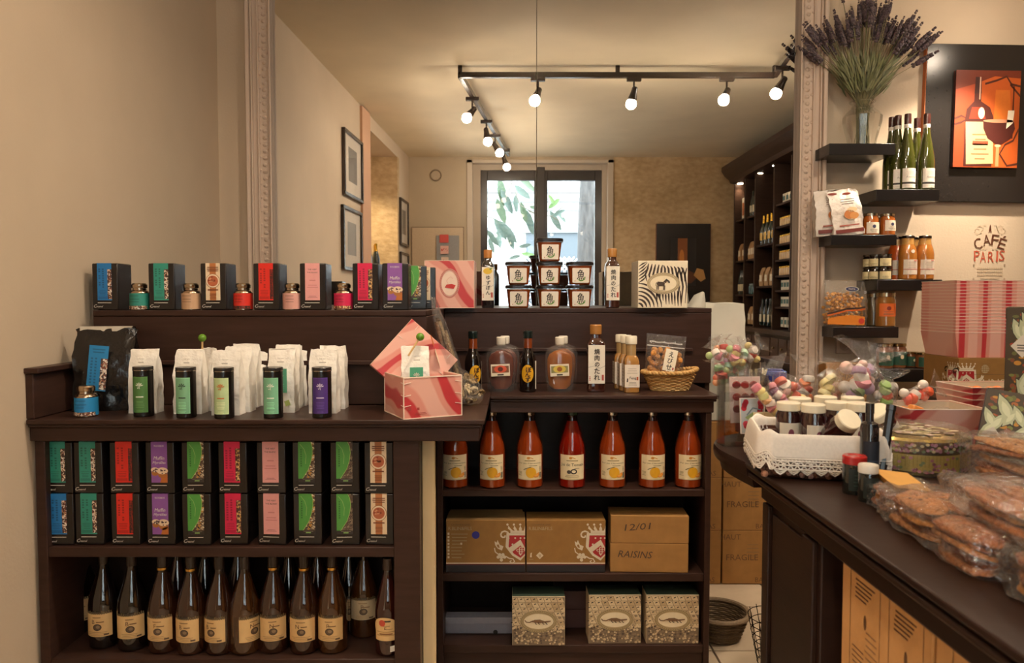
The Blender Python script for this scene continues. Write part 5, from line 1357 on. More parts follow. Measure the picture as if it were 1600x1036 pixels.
jar('jam_jar', 'amber jar hidden between and behind the two front jars', (X(1371, 3.72), 3.72, S3 + .0005), .036, .106, '#7a4018', '#b9aa94', '#c9bca4', (.2, .68), 'amber jars on the biscuit shelf')
for r_ in range(2):
    for k, (px, Y) in enumerate(((1381, 3.625), (1367, 3.66), (1357, 3.70))):
        jar('mustard_jar', f'small dark jar with cream label, {("front", "middle", "rear")[k]} one of the {("lower", "upper")[r_]} layer', (X(px, Y), Y, S4 + .0005 + r_ * .0635), .033, .062, '#241a14', '#6d665c', '#d9c898', (.06, .66), 'small jars in two layers', spread=1.7, rz=-.35 if k == 0 else -.8)
def soup(px, Y, label, body='#a8692a', neck='#b98a4a'):
    t = thing('soup_bottle', label, 'bottle', (X(px, Y), Y, S4 + .0005), 0, 'soup bottles on the shelf')
    MB().lathe([(.038, 0), (.0425, .005), (.0425, .125), (.038, .150), (.030, .172)], C(body), 26).build('body', LIQUID, t)
    MB().lathe([(.030, .172), (.027, .195), (.027, .205)], C(neck), 22).build('neck', LIQUID, t)
    MB().lathe([(.0285, .203), (.0295, .205), (.0295, .213), (.027, .216), (.001, .216)], C('#6a6058'), 22).build('cap', METAL, t)
    d = CYL(.0427); d.rect(-.038, .025, .038, .098, C('#dacbb9')); d.rect(-.038, .049, .038, .052, C('#b04a3a'), 1); d.bars(-.02, .058, .024, .092, 4, C('#a8957f'), 1, .25); d.rect(.008, .090, .026, .094, C('#c9493a'), 2); d.build('paper_label', PRINT, t)
    if px < 1420: d = CYL(.0405); d.ell(.004, .138, .009, .009, C('#e6dccb'), 2); d.build('round_sticker', PRINT, t)
soup(1416, 3.635, 'ochre soup bottle with round sticker in front'); soup(1442.5, 3.635, 'ochre soup bottle in front at the shelf end')
soup(1428, 3.72, 'ochre soup bottle standing behind the front pair', '#8a5524'); soup(1399, 3.70, 'bright orange soup bottle peeping out behind the small jars', '#c0521c', '#b08a5a')
# pasta bag
t = thing('pasta_bag', 'clear bag of golden pasta nuggets on the black shelf', 'bag', (X(1316, 3.64), 3.645, S5 + .0005), 0); t.rotation_euler = (0, .03, 0)
bag_mesh(.205, .085, .225, WHITE, 77, .08, .003, 10, 12).build('clear_film', FILM, t, smooth=60)
nug = None; pl = []; tries = 0
while len(pl) < 170 and tries < 9000:
    tries += 1
    p = Vector((RND.uniform(-.088, .088), RND.uniform(-.028, .016), RND.uniform(.01, .165)))
    if all((p - q).length > .0135 for q in pl): pl.append(p)
for p in pl:
    if nug is None: nug = MB().ball((0, 0, 0), .0085, C('#d2913a'), 7, 5, sz=1.3).build('pasta_piece', BISCUIT, t); o = nug
    else: o = nug.copy(); COL.objects.link(o)
    o.location = p; o.rotation_euler = (RND.uniform(0, 3), RND.uniform(0, 3), 0)
d = DEC(); d.T = Matrix.Translation((0, -.0475, 0))
d.ell(.020, .185, .034, .012, C('#e3dbc8'), 0); d.ell(.020, .185, .031, .010, C('#2b2f55'), 1); d.text('PASTA', .020, .185, .008, WHITE, 2, wmax=.05)
d.stroke([(-.095, .060), (-.05, .072), (0, .088), (.06, .092), (.09, .100)], .008, C('#3a241a'), 0); d.stroke([(-.095, .052), (-.05, .063), (0, .079), (.06, .083), (.09, .09)], .006, C('#d9651f'), 0)
d.poly([(-.09, .01), (.09, .01), (.09, .052), (.02, .058), (-.05, .048), (-.09, .036)], C('#cf7a26'), 0); d.ell(.074, .03, .014, .014, C('#b8352a'), 1); d.build('printed_front', PRINT, t, smooth=0)
jar('olive_jar', 'glass jar with orange label next to the pasta bag', (X(1383, 3.64), 3.64, S5 + .0005), .047, .168, '#8a5a26', '#b0a084', '#d9692a', (.30, .68), 'preserve jars by the pasta', rz=-.1, mark='#7a2a1a')
jar('olive_jar', 'dark glass jar standing behind the orange label jar', (X(1364, 3.71), 3.71, S5 + .0005), .046, .165, '#4a3a20', '#8f836e', None, group='preserve jars by the pasta')
for px, Y, h_, r_, lb in ((1383, 3.64, .122, .040, 'tall jar with dark green label in front'), (1405, 3.67, .122, .038, 'tall jar with dark green label second along the lowest shelf'), (1425, 3.70, .078, .038, 'short jar with dark green label behind'), (1446, 3.65, .078, .043, 'short jar with dark green label at the shelf end')):
    jar('terrine_jar', lb, (X(px, Y), Y, S6 + .0005), r_, h_, '#7a4a2c', '#b09a70', '#23503f', (.12, .66) if h_ > .1 else (.10, .70), 'green labelled jars', mark='#d9c9a8', spread=2.2)
# wall socket plate
t = thing('wall_socket', 'faint square socket plate on the wall below the pasta shelf', 'socket', (X(1320, 3.79), 3.80, P(1320, 540, 3.79).z))
MB().cbox(0, -.006, 0, .085, .010, .085, C('#c5ab94')).build('plate', MATTE, t, bevel=.004)
m = MB(); m.lathe([(.024, 0), (.026, .004), (.018, .004), (.018, .001)], C('#b59b84'), 18); o = m.build('socket_ring', MATTE, t, loc=(0, -.011, 0), rot=(pi / 2, 0, 0))
# picture with bottle and glass
a, b = P(1449, 69, 3.76), P(1449, 316, 3.76)
W = .86; Hh = a.z - b.z
t = thing('wall_picture', 'big black panel picture with a red wine bottle and glass', 'picture', (a.x + W / 2, 3.798, (a.z + b.z) / 2)); t.rotation_euler = (0, radians(.9), 0)
MB().box(-W / 2, W / 2, -.030, -.004, -Hh / 2, Hh / 2, C('#231f1d')).build('black_panel', BLACKCARD, t, bevel=.002)
MB().box(-W / 2 - .003, -W / 2, -.029, -.001, -Hh / 2, Hh / 2, C('#b0602c')).build('panel_edge', MATTE, t)
p0, p1 = P(1494.5, 110, 3.74), P(1591, 262, 3.74)
cx = (p0.x + p1.x) / 2 - t.location.x; cz_ = (p0.z + p1.z) / 2 - t.location.z; iw = p1.x - p0.x; ih = p0.z - p1.z
ic = MB().box(cx - iw / 2, cx + iw / 2, -.052, -.030, cz_ - ih / 2, cz_ + ih / 2, C('#4a1c10')).build('inner_canvas', BLACKCARD, t, bevel=.002)
d = DEC(); d.T = Matrix.Translation((cx, -.0522, cz_)) @ Matrix.Diagonal((iw, 1, ih, 1))     # unit square -.5...5
og, o2, o3 = C('#b8531a'), C('#983c16'), C('#6a2812')
d.rect(-.5, -.5, .5, .5, og); d.poly([(-.5, .5), (-.1, .5), (-.22, .1), (-.18, -.5), (-.5, -.5)], o2, 1); d.poly([(-.5, .5), (.5, .5), (.5, .42), (.1, .44), (-.2, .36), (-.5, .3)], o3, 1.5); d.poly([(.12, .3), (.34, .3), (.38, 0), (.1, -.1)], C('#c96a22'), 1)
ir = C('#4a1f10')
for s_ in ([(.5, .34), (.36, .36), (.28, .44), (.14, .40), (-.05, .36)], [(.5, .24), (.42, .3), (.34, .36)], [(.40, .34), (.40, .1), (.40, -.2)], [(.5, -.10), (.42, -.22), (.3, -.26), (.22, -.36), (.34, -.48), (.5, -.46)], [(-.5, 0), (-.4, .03), (-.3, 0), (-.4, -.04), (-.5, -.06)]): d.stroke(s_, .022, ir, 2)
bt = [(-.34, -.49), (.10, -.49), (.10, .02), (.04, .12), (-.10, .18), (-.11, .43), (-.20, .43), (-.21, .18), (-.32, .10), (-.34, .0)]
d.poly(bt, C('#45150b'), 3); d.poly([(-.28, 0), (-.02, 0), (-.06, .12), (-.24, .12)], C('#8a2e14'), 3.5)
d.poly([(-.115, .2), (-.115, .43), (-.135, .43), (-.135, .2)], C('#c9a08a'), 4); d.poly([(-.21, .26), (-.10, .26), (-.11, .43), (-.20, .43)], C('#3a1812'), 3.6); d.ell(-.09, .06, .05, .06, C('#e6c8a8'), 4, 10)
d.poly([(-.33, -.03), (.10, -.03), (.12, -.46), (-.30, -.47)], C('#b8a277'), 4); d.bars(-.24, -.42, .06, -.12, 6, C('#8a6a44'), 5, .3, .5); d.bars(-.22, -.27, .04, -.21, 1, C('#a8452a'), 5, .7, .1)
gl = [(-.06, -.02), (.42, -.02), (.44, -.10), (.38, -.20), (.24, -.26), (.20, -.27), (.16, -.26), (.02, -.20), (-.05, -.10)]
d.poly(gl, C('#45150c'), 6); d.poly([(.30, -.10), (.40, -.04), (.42, .09), (.32, .09)], C('#eadcc4'), 7); d.ringd(.18, -.02, .24, .018, .02, C('#c98a6a'), 7); d.rect(.155, -.49, .205, -.27, C('#d08a5a'), 6); d.ell(.18, -.275, .05, .014, C('#e8b48a'), 7)
d.build('still_life_print', PRINT, ic, smooth=0)
# lettering on the wall
Yw = 3.798
o_ = P(1546, 400, Yw)
d = DEC(); d.T = Matrix.Translation((o_.x, Yw, o_.z)); kx_ = Yw / FPX
dk, rd, gy = C('#5a3320'), C('#b5523a'), C('#b9a58a')
def wpx(px, py): return ((px - 1546) * kx_, (400 - py) * kx_)
for ch, px, py, rt in (('C', 1527.5, 381, .30), ('A', 1541, 375.5, .12), ('F', 1554, 375.5, -.12), ('É', 1566, 379, -.30)):
    u, v = wpx(px, py); d.text(ch, u, v, (17 if ch != 'É' else 21) * kx_, dk, 0, rot=rt, wd=11.5 * kx_)
for ch, px, py, rt in (('P', 1526.5, 400, .05), ('A', 1536, 401.5, .03), ('R', 1548.5, 401.5, 0), ('I', 1558, 400.5, -.03), ('S', 1565.5, 399.5, -.06)):
    u, v = wpx(px, py); d.text(ch, u, v, 16.5 * kx_, rd, 0, rot=rt, wd=(9 if ch != 'I' else 3) * kx_)
d.poly([wpx(1543.5, 365), wpx(1545, 354), wpx(1546, 351), wpx(1547, 354), wpx(1548.5, 365), wpx(1546, 361)], dk, 0)
for sg in (-1, 1):
    d.stroke([wpx(1546 + sg * x, y) for x, y in ((6, 353), (9, 352), (11, 357), (14, 364), (20, 366), (24, 361), (21, 357), (17, 359))], .9 * kx_, gy, 0)
    d.stroke([wpx(1546 + sg * x, y) for x, y in ((12, 355), (16, 353), (20, 355))], .9 * kx_, gy, 0); d.stroke([wpx(1546 + sg * x, y) for x, y in ((4, 390), (9, 389), (15, 390.5))], .8 * kx_, gy, 0)
    d.ell(*wpx(1546 + sg * 24, 414), 1.6 * kx_, 1.6 * kx_, C('#a08870'), 0, 6); d.ell(*wpx(1546 + sg * 24, 436), 1.6 * kx_, 1.6 * kx_, C('#a08870'), 0, 6)
for k in range(4):
    a, b = wpx(1528 + (5 if k == 3 else 0), 420 + 5.2 * k), wpx(1568 - (5 if k == 3 else 0), 417.6 + 5.2 * k); n = 14
    for i in range(n): d.rect(a[0] + (b[0] - a[0]) * i / n, a[1], a[0] + (b[0] - a[0]) * (i + .72) / n, b[1], gy, 0)
lo = d.build('wall_lettering', PRINT, None, smooth=0)
tag(lo, 'CAFÉ PARIS lettering on the bright wall under the bottle picture', 'lettering')

# back table with the champagne carton and the pink trays
TT = C('#3f2a22')
bt = thing('display_table', 'dark display table at the wall under the nested pink trays', 'table', (2.35, 3.05, .963))
MB().box(-.66, .72, -.62, .16, -.035, 0, TT).build('table_top', WOOD, bt, bevel=.003)
MB().box(-.62, .68, -.58, .14, -.16, -.036, TT).build('apron', WOOD, bt, bevel=.003)
for x in (-.59, .65):
    for y in (-.55, .11): MB().box(x - .03, x + .03, y - .03, y + .03, -.963 + FZ, -.16, TT).build('leg', WOOD, bt, bevel=.003)
cxl = P(1497, 622, 2.92).x; W = .56
t = thing('wine_carton', 'gold champagne carton carrying the nested pink trays', 'carton', (cxl + W / 2, 2.92, .9635), 0)
MB().box(-W / 2, W / 2, 0, .25, 0, .157, GOLDB).build('carton_body', CARD, t, bevel=.002)
d = DEC(); a = -W / 2; d.rect(a, .0005, -a, .018, C('#2a2422'), 0); d.rect(a, .019, -a, .023, CR, 0)
d.text('R.BLIN&FILS', a + .150, .062, .026, C('#cbb894'), 0, wd=.235); d.rect(a, .0915, -a, .093, C('#6d5030'), 0)
d.ell(a + .104, .114, .017, .017, C('#b7a27c'), 0, 10)
for k in range(4): d.rect(a + .088 + k * .009, .102, a + .090 + k * .009, .126, GOLDB, 1); d.rect(a + .088, .104 + k * .007, a + .12, .1055 + k * .007, GOLDB, 1)
for r_ in range(1):
    crest(d, a + .0 + .03, .078, .072, 0)
d.T = Matrix.Translation((-W / 2, .125, 0)) @ Matrix.Rotation(-pi / 2, 4, 'Z'); d.rect(-.125, .0005, .125, .018, C('#2a2422'), 0); d.rect(-.125, .019, .125, .023, CR, 0); crest(d, .085, .078, .072, 0)
d.build('printed_front', PRINT, t, smooth=0)
TR = None; Wt, Dt, Ht = .54, .25, .100
for k in range(17):
    z = .9635 + .158 + k * .0130
    loc = (cxl - .012 + Wt / 2, 2.93, z)
    nth = ('second', 'third', 'fourth', 'fifth', 'sixth', 'seventh', 'eighth', 'ninth')
    lb = (f'pink streaked tray, {nth[k - 1]} from the bottom of the nested column' if k < 9 else f'pink streaked tray, {nth[15 - k]} from the top of the nested column') if 0 < k < 16 else ('lowest pink streaked tray standing on the champagne carton' if k == 0 else 'topmost pink streaked tray under the wall lettering')
    if TR is None:
        t = thing('pink_tray', lb, 'tray', loc, 0, 'nested pink trays'); TR = t
        m = MB(); k1 = .93
        def quad(w, d_, z): return [(-w / 2, Dt / 2 - d_ / 2, z), (w / 2, Dt / 2 - d_ / 2, z), (w / 2, Dt / 2 + d_ / 2, z), (-w / 2, Dt / 2 + d_ / 2, z)]
        Ro = [quad(Wt * k1, Dt * k1, 0), quad(Wt, Dt, Ht), quad(Wt - .006, Dt - .006, Ht), quad(Wt * k1 - .006, Dt * k1 - .006, .004)]
        m.rings(Ro, C('#d98b80')); m.build('tray_wall', STRIPE, t, smooth=20)
        m = MB(); m.rings([quad(Wt + .001, Dt + .001, Ht - .0012), quad(Wt + .002, Dt + .002, Ht + .0012), quad(Wt - .007, Dt - .007, Ht + .0012), quad(Wt - .007, Dt - .007, Ht - .001)], C('#f3dccb'), cap=(False, False)); m.build('rim', MATTE, t)
    else: dup(TR, loc, RND.uniform(-.004, .004), lb)
# cardboard boxes by the far wall
def kraft(px0, px1, Y, z0, z1, D, label, texts, group='kraft boxes standing by the far wall'):
    x0, x1 = X(px0, Y), X(px1, Y); W = x1 - x0
    t = thing('cardboard_box', label, 'box', ((x0 + x1) / 2, Y, z0), 0, group)
    MB().box(-W / 2, W / 2, 0, D, 0, z1 - z0, KRAFT).build('box_body', CARD, t, bevel=.003)
    MB().box(-W / 2 + .003, W / 2 - .003, D * .5 - .02, D * .5 + .02, z1 - z0 + .0002, z1 - z0 + .001, C('#9a7a4c')).build('tape', GLOSS, t)
    d = DEC(); Hh = z1 - z0; ik = C('#6a4a2c')
    for tx, u, v, h_ in texts: d.text(tx, -W / 2 + W * u, Hh * v, h_, ik, 0)
    d.bars(-W / 2 + W * .48, Hh * .52, -W / 2 + W * .74, Hh * .8, 4, C('#8a6a42'), 0, .2, .2); d.build('printed_mark', PRINT, t, smooth=0)
FR = (('HAUT', .30, .88, .026), ('FRAGILE', .48, .50, .030), ('BAS', .80, .08, .024))
Yk = 3.55
for k, (z0, z1, nm) in enumerate(((.0, .265, 'bottom'), (.266, .525, 'middle'), (.526, .80, 'top'))):
    kraft(1040, 1131, Yk, z0 + FZ + .006, z1 + FZ + .006, .18, f'kraft box beside the bookcase end, {nm} one', FR)
    if k < 2: kraft(1133.5, 1212, Yk, z0 + FZ + .006, z1 + FZ + .006, .18, f'kraft box marked FRAGILE near the counter, {nm} one', (('HAUT', .16, .88, .026), ('FRAGILE', .40, .50, .030), ('BAS', .78, .08, .024)))
kraft(1133.5, 1212, Yk, .532 + FZ, .70 + FZ, .18, 'kraft box behind the counter tip, lying lower than its neighbour', ())
kraft(1293, 1358, 3.60, FZ + .006, .60, .09, 'tall kraft box under the one marked HAUT by the pilaster', ())
kraft(1292, 1357, 3.60, .607, P(1320, 567, 3.60).z, .09, 'kraft box marked HAUT below the pasta shelf', (('HAUT', .66, .85, .034),))
# woven bin, plastic bags
bn = thing('woven_bin', 'grey brown woven bin on the floor beside the bookcase', 'basket', (X(1128, 3.0), 3.0, FZ + .006))
bn.scale = (1, 1, .76)
BC = [C('#6a5844'), C('#5a4937'), C('#78644c')]
stuff(weave(MB(), .085, .085, .118, .118, .006, .125, 13, BC, .0062).build('woven_wall', STRAW, bn, smooth=60))
m = MB(); m.ring_tube([(.122 * cos(2 * pi * k / 40), .122 * sin(2 * pi * k / 40), .135) for k in range(40)], .012, BC[2], 8); m.build('rolled_rim', STRAW, bn)
MB().lathe([(.001, .002), (.088, .002), (.088, .008)], BC[1], 24).build('base', STRAW, bn)
def soft_bag(name, label, loc, w, d_, h, mat, col, seed, top=None, nu=10, nv=14, jit=.006):
    t = thing(name, label, 'bag', loc)
    bag_mesh(w, d_, h, col, seed, .12, jit, nu, nv).build('bag_body', mat, t, smooth=70)
    return t
zb = .813 + FZ
h_ = P(1130, 474, 3.62).z - zb
t = soft_bag('plastic_bag', 'big white plastic bag on the kraft boxes beside the ledge', (X(1116, 3.62), 3.60, zb), .29, .09, h_, BAGFILM, C('#e9e2d4'), 21)
m = MB(); m.tube([(-.095, 0, h_ - .03), (-.08, -.01, h_ + .03), (-.062, -.01, h_ + .055)], [.05, .03, .006], C('#e9e2d4'), 8); m.build('bag_handle', BAGFILM, t, smooth=70)
t = soft_bag('orange_bag', 'orange bag peeping out behind the white plastic bag', (X(1153, 3.56), 3.70, .715 + FZ), .12, .03, P(1150, 500, 3.6).z - .715 - FZ, GLOSS, C('#cf7423'), 8)
m = MB(); m.tube([(.03, -.02, .42), (.045, -.03, .50), (.035, -.02, .53), (.02, -.01, .46)], .008, C('#cf7423'), 6); m.build('bag_handle', GLOSS, t, smooth=70)
CDK = C('#291a14')
# ------------------------------------------------------------------ the near counter
EX = .508
ct = thing('shop_counter', 'long dark brown counter with rounded end running towards the viewer', 'counter', (EX, 0, 1.0))
m = MB()
for f, z0, z1 in ((0, -.012, 0), (.008, -.019, -.012), (.004, -.030, -.019), (.016, -.036, -.030)):
    m.box(f, .95, -1.0, 1.62 - f, z0, z1, CDK)
m.build('top_board', WOOD, ct, bevel=.003)
rp = [(.0, 1.58), (-.012, 1.66), (-.018, 1.73), (-.012, 1.80), (.012, 1.86), (.055, 1.915), (.13, 1.965), (.25, 2.0), (.42, 2.02), (.95, 2.02), (.95, 1.58)]
rs = []
for i in range(9):
    for t_ in (0, .34, .67):
        p0, p1, p2, p3 = [Vector(rp[max(0, min(10, i + q - 1))]) for q in range(4)]
        rs.append(tuple(.5 * ((2 * p1) + (p2 - p0) * t_ + (2 * p0 - 5 * p1 + 4 * p2 - p3) * t_ * t_ + (3 * p1 - p0 - 3 * p2 + p3) * t_ ** 3)))
rs += rp[9:]
m = MB(); n = len(rs); cx_, cy_ = .45, 1.7
R = [[(cx_ + (x - cx_) * k, cy_ + (y - cy_) * k, z) for x, y in rs] for k, z in ((.96, -.055), (.97, -.034), (.995, -.028), (1, -.018), (1, -.008), (.994, -.0006))]
m.rings(R, CDK); m.build('round_end', WOOD, ct, smooth=30)
def cb(n, *b, c=CDK, par=None, bv=.003): return MB().box(*b, c).build(n, WOOD, par or ct, bevel=bv)
cb('apron', .022, .045, -1.0, 1.55, -.068, -.037)
po = cb('post', .030, .34, 1.262, 1.54, -1.0 + FZ + .005, -.069)
for a, b in ((1.275, 1.325), (1.50, 1.535)): cb('post_stile', .020, .031, a, b, -.98, -.072, par=po)
cb('post_panel', .026, .031, 1.333, 1.492, -.97, -.085, par=po)
cb('end_panel', .34, .93, 1.50, 1.54, -1.0 + FZ + .005, -.04)
cb('back_panel', .90, .93, -1.0, 1.50, -1.0 + FZ + .005, -.04)
cb('floor_board', .06, .90, -1.0, 1.262, -.995, -.955)
cb('inner_side', .07, .34, 1.225, 1.262, -.955, -.04, c=DK2)
for k, (y0, y1, lb) in enumerate(((.948, 1.213, 'kraft carton with printed panel under the counter beside its post'), (.62, .942, 'kraft carton with printed panel under the counter, second from the post'), (.28, .614, 'kraft carton under the counter, third from the post'))):
    t = thing('cardboard_box', lb, 'box', (EX + .045, (y0 + y1) / 2, .046), -pi / 2, 'kraft cartons under the near counter')
    W = y1 - y0; Hh = .895
    MB().box(-W / 2, W / 2, 0, .40, 0, Hh, C('#c08c54')).build('box_body', CARD, t, bevel=.003)
    d = DEC(); ik = C('#5f4026')
    for u0, u1 in (((-W * .38, -W * .02), (W * .08, W * .42)) if k < 2 else ((-W * .36, W * .3),)):
        v1 = Hh - .018; v0 = v1 - .19
        d.stroke([(u0, v0), (u0, v1), (u1, v1), (u1, v0), (u0, v0)], .0016, ik, 0)
        uc = (u0 + u1) / 2; w_ = u1 - u0
        for q in range(5): d.bars(uc - w_ * .36, v1 - .018 - .007 * q, uc + w_ * (.36 - .07 * q), v1 - .013 - .007 * q, 1, ik, 0, .6, .2)
        d.ell(uc + w_ * .02, v1 - .075, w_ * .05, .012, ik, 0, 8); d.bars(u0 + w_ * .08, v0 + .02, uc, v0 + .07, 6, ik, 0, .25); d.bars(uc, v0 + .02, u1 - w_ * .05, v0 + .11, 9, C('#8a643e'), 0, .25)
        d.barcode(u1 - w_ * .28, v0 + .014, u1 - w_ * .04, v0 + .034, 1)
        d.text('FRAGILE', uc, v0 - .032, .024, ik, 0, wd=w_ * .9)
    d.build('printed_panel', PRINT, t, smooth=0)

Zc = 1.0
def cp(px, py):                                     # a point on the counter top
    Y = .354 * FPX / (py - 468); return Vector((X(px, Y), Y, Zc))
# basket with lace cloth and jam jars
bc = Vector((.631, 1.525, Zc)); HW, HD, BH = .112, .102, .076
bk = thing('cloth_basket', 'brown woven rectangular basket on the counter draped with a lace cloth', 'basket', bc, -.22)
def rrect(hw, hd, r, n=6):
    out = []
    for cx2, cy2, a0 in ((hw - r, hd - r, 0), (-hw + r, hd - r, 90), (-hw + r, -hd + r, 180), (hw - r, -hd + r, 270)):
        for i in range(n + 1): a = radians(a0 + 90 * i / n); out.append((cx2 + r * cos(a), cy2 + r * sin(a)))
    return out
m = MB(); bcols = [C('#5a3626'), C('#6f4430'), C('#84543c'), C('#4a2c20')]
for i in range(9):
    f = i / 8; z = .005 + f * (BH - .012); base = rrect(HW - .012 + .012 * f, HD - .012 + .012 * f, .03, 8)
    pts = []
    for j, (x, y) in enumerate(base):
        k = 1 + .022 * (1 if (j + i) % 2 else -1); pts.append((x * k, y * k, z))
    m.ring_tube(pts, .0055, bcols[i % 4], 5)
stuff(m.build('woven_wall', STRAW, bk, smooth=60))
MB().box(-HW + .02, HW - .02, -HD + .02, HD - .02, .002, .008, bcols[3]).build('base', STRAW, bk)
m = MB()
for k in range(46):
    x = -HW + 2 * HW * k / 45; m.ball((x + RND.uniform(-.002, .002), -HD + .004, RND.uniform(.006, .03)), .0065, RND.choice(bcols + [C('#b5897a'), C('#a3745c')]), 6, 4)
    if k < 36: y = -HD + 2 * HD * k / 35; m.ball((-HW + .004, y, RND.uniform(.006, .03)), .0065, RND.choice(bcols + [C('#a3745c')]), 6, 4)
stuff(m.build('plaited_foot', STRAW, bk))
# cloth: over the rim, lace hem hanging outside
cl = thing('lace_cloth', 'white cloth with lace hem folded over the basket rim', 'cloth', bc, -.22)
CL = C('#e2d8cc'); per = rrect(HW + .006, HD + .006, .038, 12); npp = len(per)
m = MB(); R = []
for k, z, w_ in ((.90, .030, 0), (.93, BH + .000, 0), (.97, BH + .016, .3), (1.02, BH + .019, .4), (1.055, BH + .010, .6), (1.075, BH - .006, 1), (1.085, BH - .020, 1.2), (1.09, BH - .028, 1.3)):
    R.append([(x * k * (1 + .012 * w_ * sin(j * .9) + .022 * w_ * sin(j * .31 + 1)), y * k * (1 + .014 * w_ * sin(j * .9) + .02 * w_ * sin(j * .43)), z + .0055 * min(1, w_) * sin(j * .41 + .6) + .003 * sin(j * .8)) for j, (x, y) in enumerate(per)])
m.rings(R, CL, cap=(False, False)); o = m.build('folded_cloth', CLOTH, cl, smooth=70)
sb = o.modifiers.new('smooth', 'SUBSURF'); sb.levels = sb.render_levels = 1
so = o.modifiers.new('thick', 'SOLIDIFY'); so.thickness = .0025
# lace strip as real openwork: threads in diamonds
m = MB(); fine = []
for j in range(npp):
    a = Vector(R[-1][j]); b = Vector(R[-1][(j + 1) % npp]); nseg = max(1, int((b - a).length / .0062))
    for i in range(nseg): fine.append(a.lerp(b, i / nseg))
nf = len(fine)
def lz_(i, dz): 
    p = fine[i % nf]; return Vector((p.x * (1 + .0), p.y, p.z - dz))
for dz in (0, .005, .013, .021): m.ring_tube([lz_(i, dz) for i in range(nf)], .0016, CL, 4)
for i in range(0, nf):
    m.tube([lz_(i, 0), lz_(i + 1, .005)], .0012, CL, 3, False); m.tube([lz_(i + 1, 0), lz_(i, .005)], .0012, CL, 3, False)
for i in range(0, nf, 2):
    m.tube([lz_(i, .005), lz_(i + 2, .021)], .0015, CL, 3, False); m.tube([lz_(i + 2, .005), lz_(i, .021)], .0015, CL, 3, False)
for i in range(0, nf, 4):
    for s_ in (0, 1, 2): m.tube([lz_(i, .021), lz_(i + 1, .027 - .003 * s_), lz_(i + 2, .031 - .004 * s_), lz_(i + 3, .027 - .003 * s_), lz_(i + 4, .021)], .0017, CL, 3, False)
    m.ball(lz_(i + 1, .014), .003, CL, 5, 3); m.ball(lz_(i + 3, .010), .0026, CL, 5, 3)
stuff(m.build('lace_hem', CLOTH, cl, smooth=60))
# jam jars in the basket
JC = '#efe3c8'
for k, (px, py, Y, lb) in enumerate(((1232, 628, 1.60, 'jam jar with cream lid in the basket, nearest the card stand'), (1271, 631, 1.565, 'jam jar with cream lid in the basket, second from the card stand'), (1307, 627, 1.60, 'jam jar with cream lid in the basket, third from the card stand'), (1342, 629, 1.575, 'jam jar with cream lid in the basket beside the black bottle'), (1250, 621, 1.69, 'jam jar with cream lid in the basket, rear row near the stand'), (1290, 619, 1.69, 'jam jar with cream lid in the basket, rear row middle'), (1332, 620, 1.69, 'jam jar with cream lid in the basket, rear row far end'))):
    tp = P(px, py, Y); hh = .112
    jar('jam_jar', lb, (tp.x, Y, tp.z - hh), .0262, hh, '#2e0f10', JC, '#e2d8c6' if k < 4 else None, (.10, .62), 'jam jars in the lace basket', mark='#7a3a4a', lidh=.018, rz=RND.uniform(-.3, .3))
tj = jar('jam_jar', 'jam jar lying tilted at the front of the lace basket', (P(1311, 670, 1.50).x, 1.545, 1.058), .0255, .085, '#2e0f10', JC, None, group='jam jars in the lace basket', lidh=.018)
tj.rotation_euler = (radians(48), .25, 0)
tj2 = jar('jam_jar', 'jam jar toppled beside the pink tray with its cream lid slanting', (P(1400, 655, 1.60).x, 1.60, 1.038), .028, .10, '#4a1512', JC, '#d9cfc0', (.1, .6), lidh=.018)
tj2.rotation_euler = (.25, radians(-38), 0)
# clear stand with cards
sp_ = Vector((P(1166, 690, 1.76).x, 1.78, Zc))
cs = thing('card_stand', 'clear acrylic stand holding printed cards at the counter tip', 'stand', sp_, .12)
m = MB(); m.box(-.056, .056, .030, .033, 0, .198, WHITE); m.build('back_sheet', ACRYL, cs)
m = MB(); m.box(-.056, .056, -.016, -.013, 0, .145, WHITE); m.build('front_sheet', ACRYL, cs)
m = MB(); m.box(-.056, -.053, -.013, .030, 0, .17, WHITE); m.box(.053, .056, -.013, .030, 0, .17, WHITE); m.box(-.056, .056, -.013, .030, 0, .003, WHITE); m.build('side_sheet', ACRYL, cs)
m = MB(); m.prism([(.020, .160), (.052, .160), (.052, .200), (.044, .208), (-.02, .208), (-.034, .186)], .024, .029, C('#c9d4d8')); m.build('clear_tab', ACRYL, cs)
def card(label, x, y, z, w_, h_, col, deco, rz=0, tilt=-.10):
    t = thing('printed_card', label, 'card', (sp_.x + x, sp_.y + y, z), rz + .12, 'cards in the clear stand'); t.rotation_euler = (tilt, 0, rz + .12)
    MB().box(-w_ / 2, w_ / 2, 0, .003, 0, h_, C(col)).build('card_sheet', PRINT, t)
    d = DEC(); deco(d, w_, h_); d.build('printed_face', PRINT, t, smooth=0)
def deco_a(d, w_, h_):
    d.rect(-w_ / 2 + .003, .003, w_ / 2 - .003, h_ - .003, C('#e8c6bc'))
    for r_ in range(3):
        for k in range(3): u = -w_ * .28 + w_ * .28 * k; v = h_ * (.82 - .26 * r_); d.ell(u, v, .011, .009, C('#a02f2a' if (k + r_) % 2 else '#7a2420'), 1, 10); d.stroke([(u - .009, v + .003), (u, v + .009), (u + .009, v + .003)], .002, C('#c9605a'), 2)
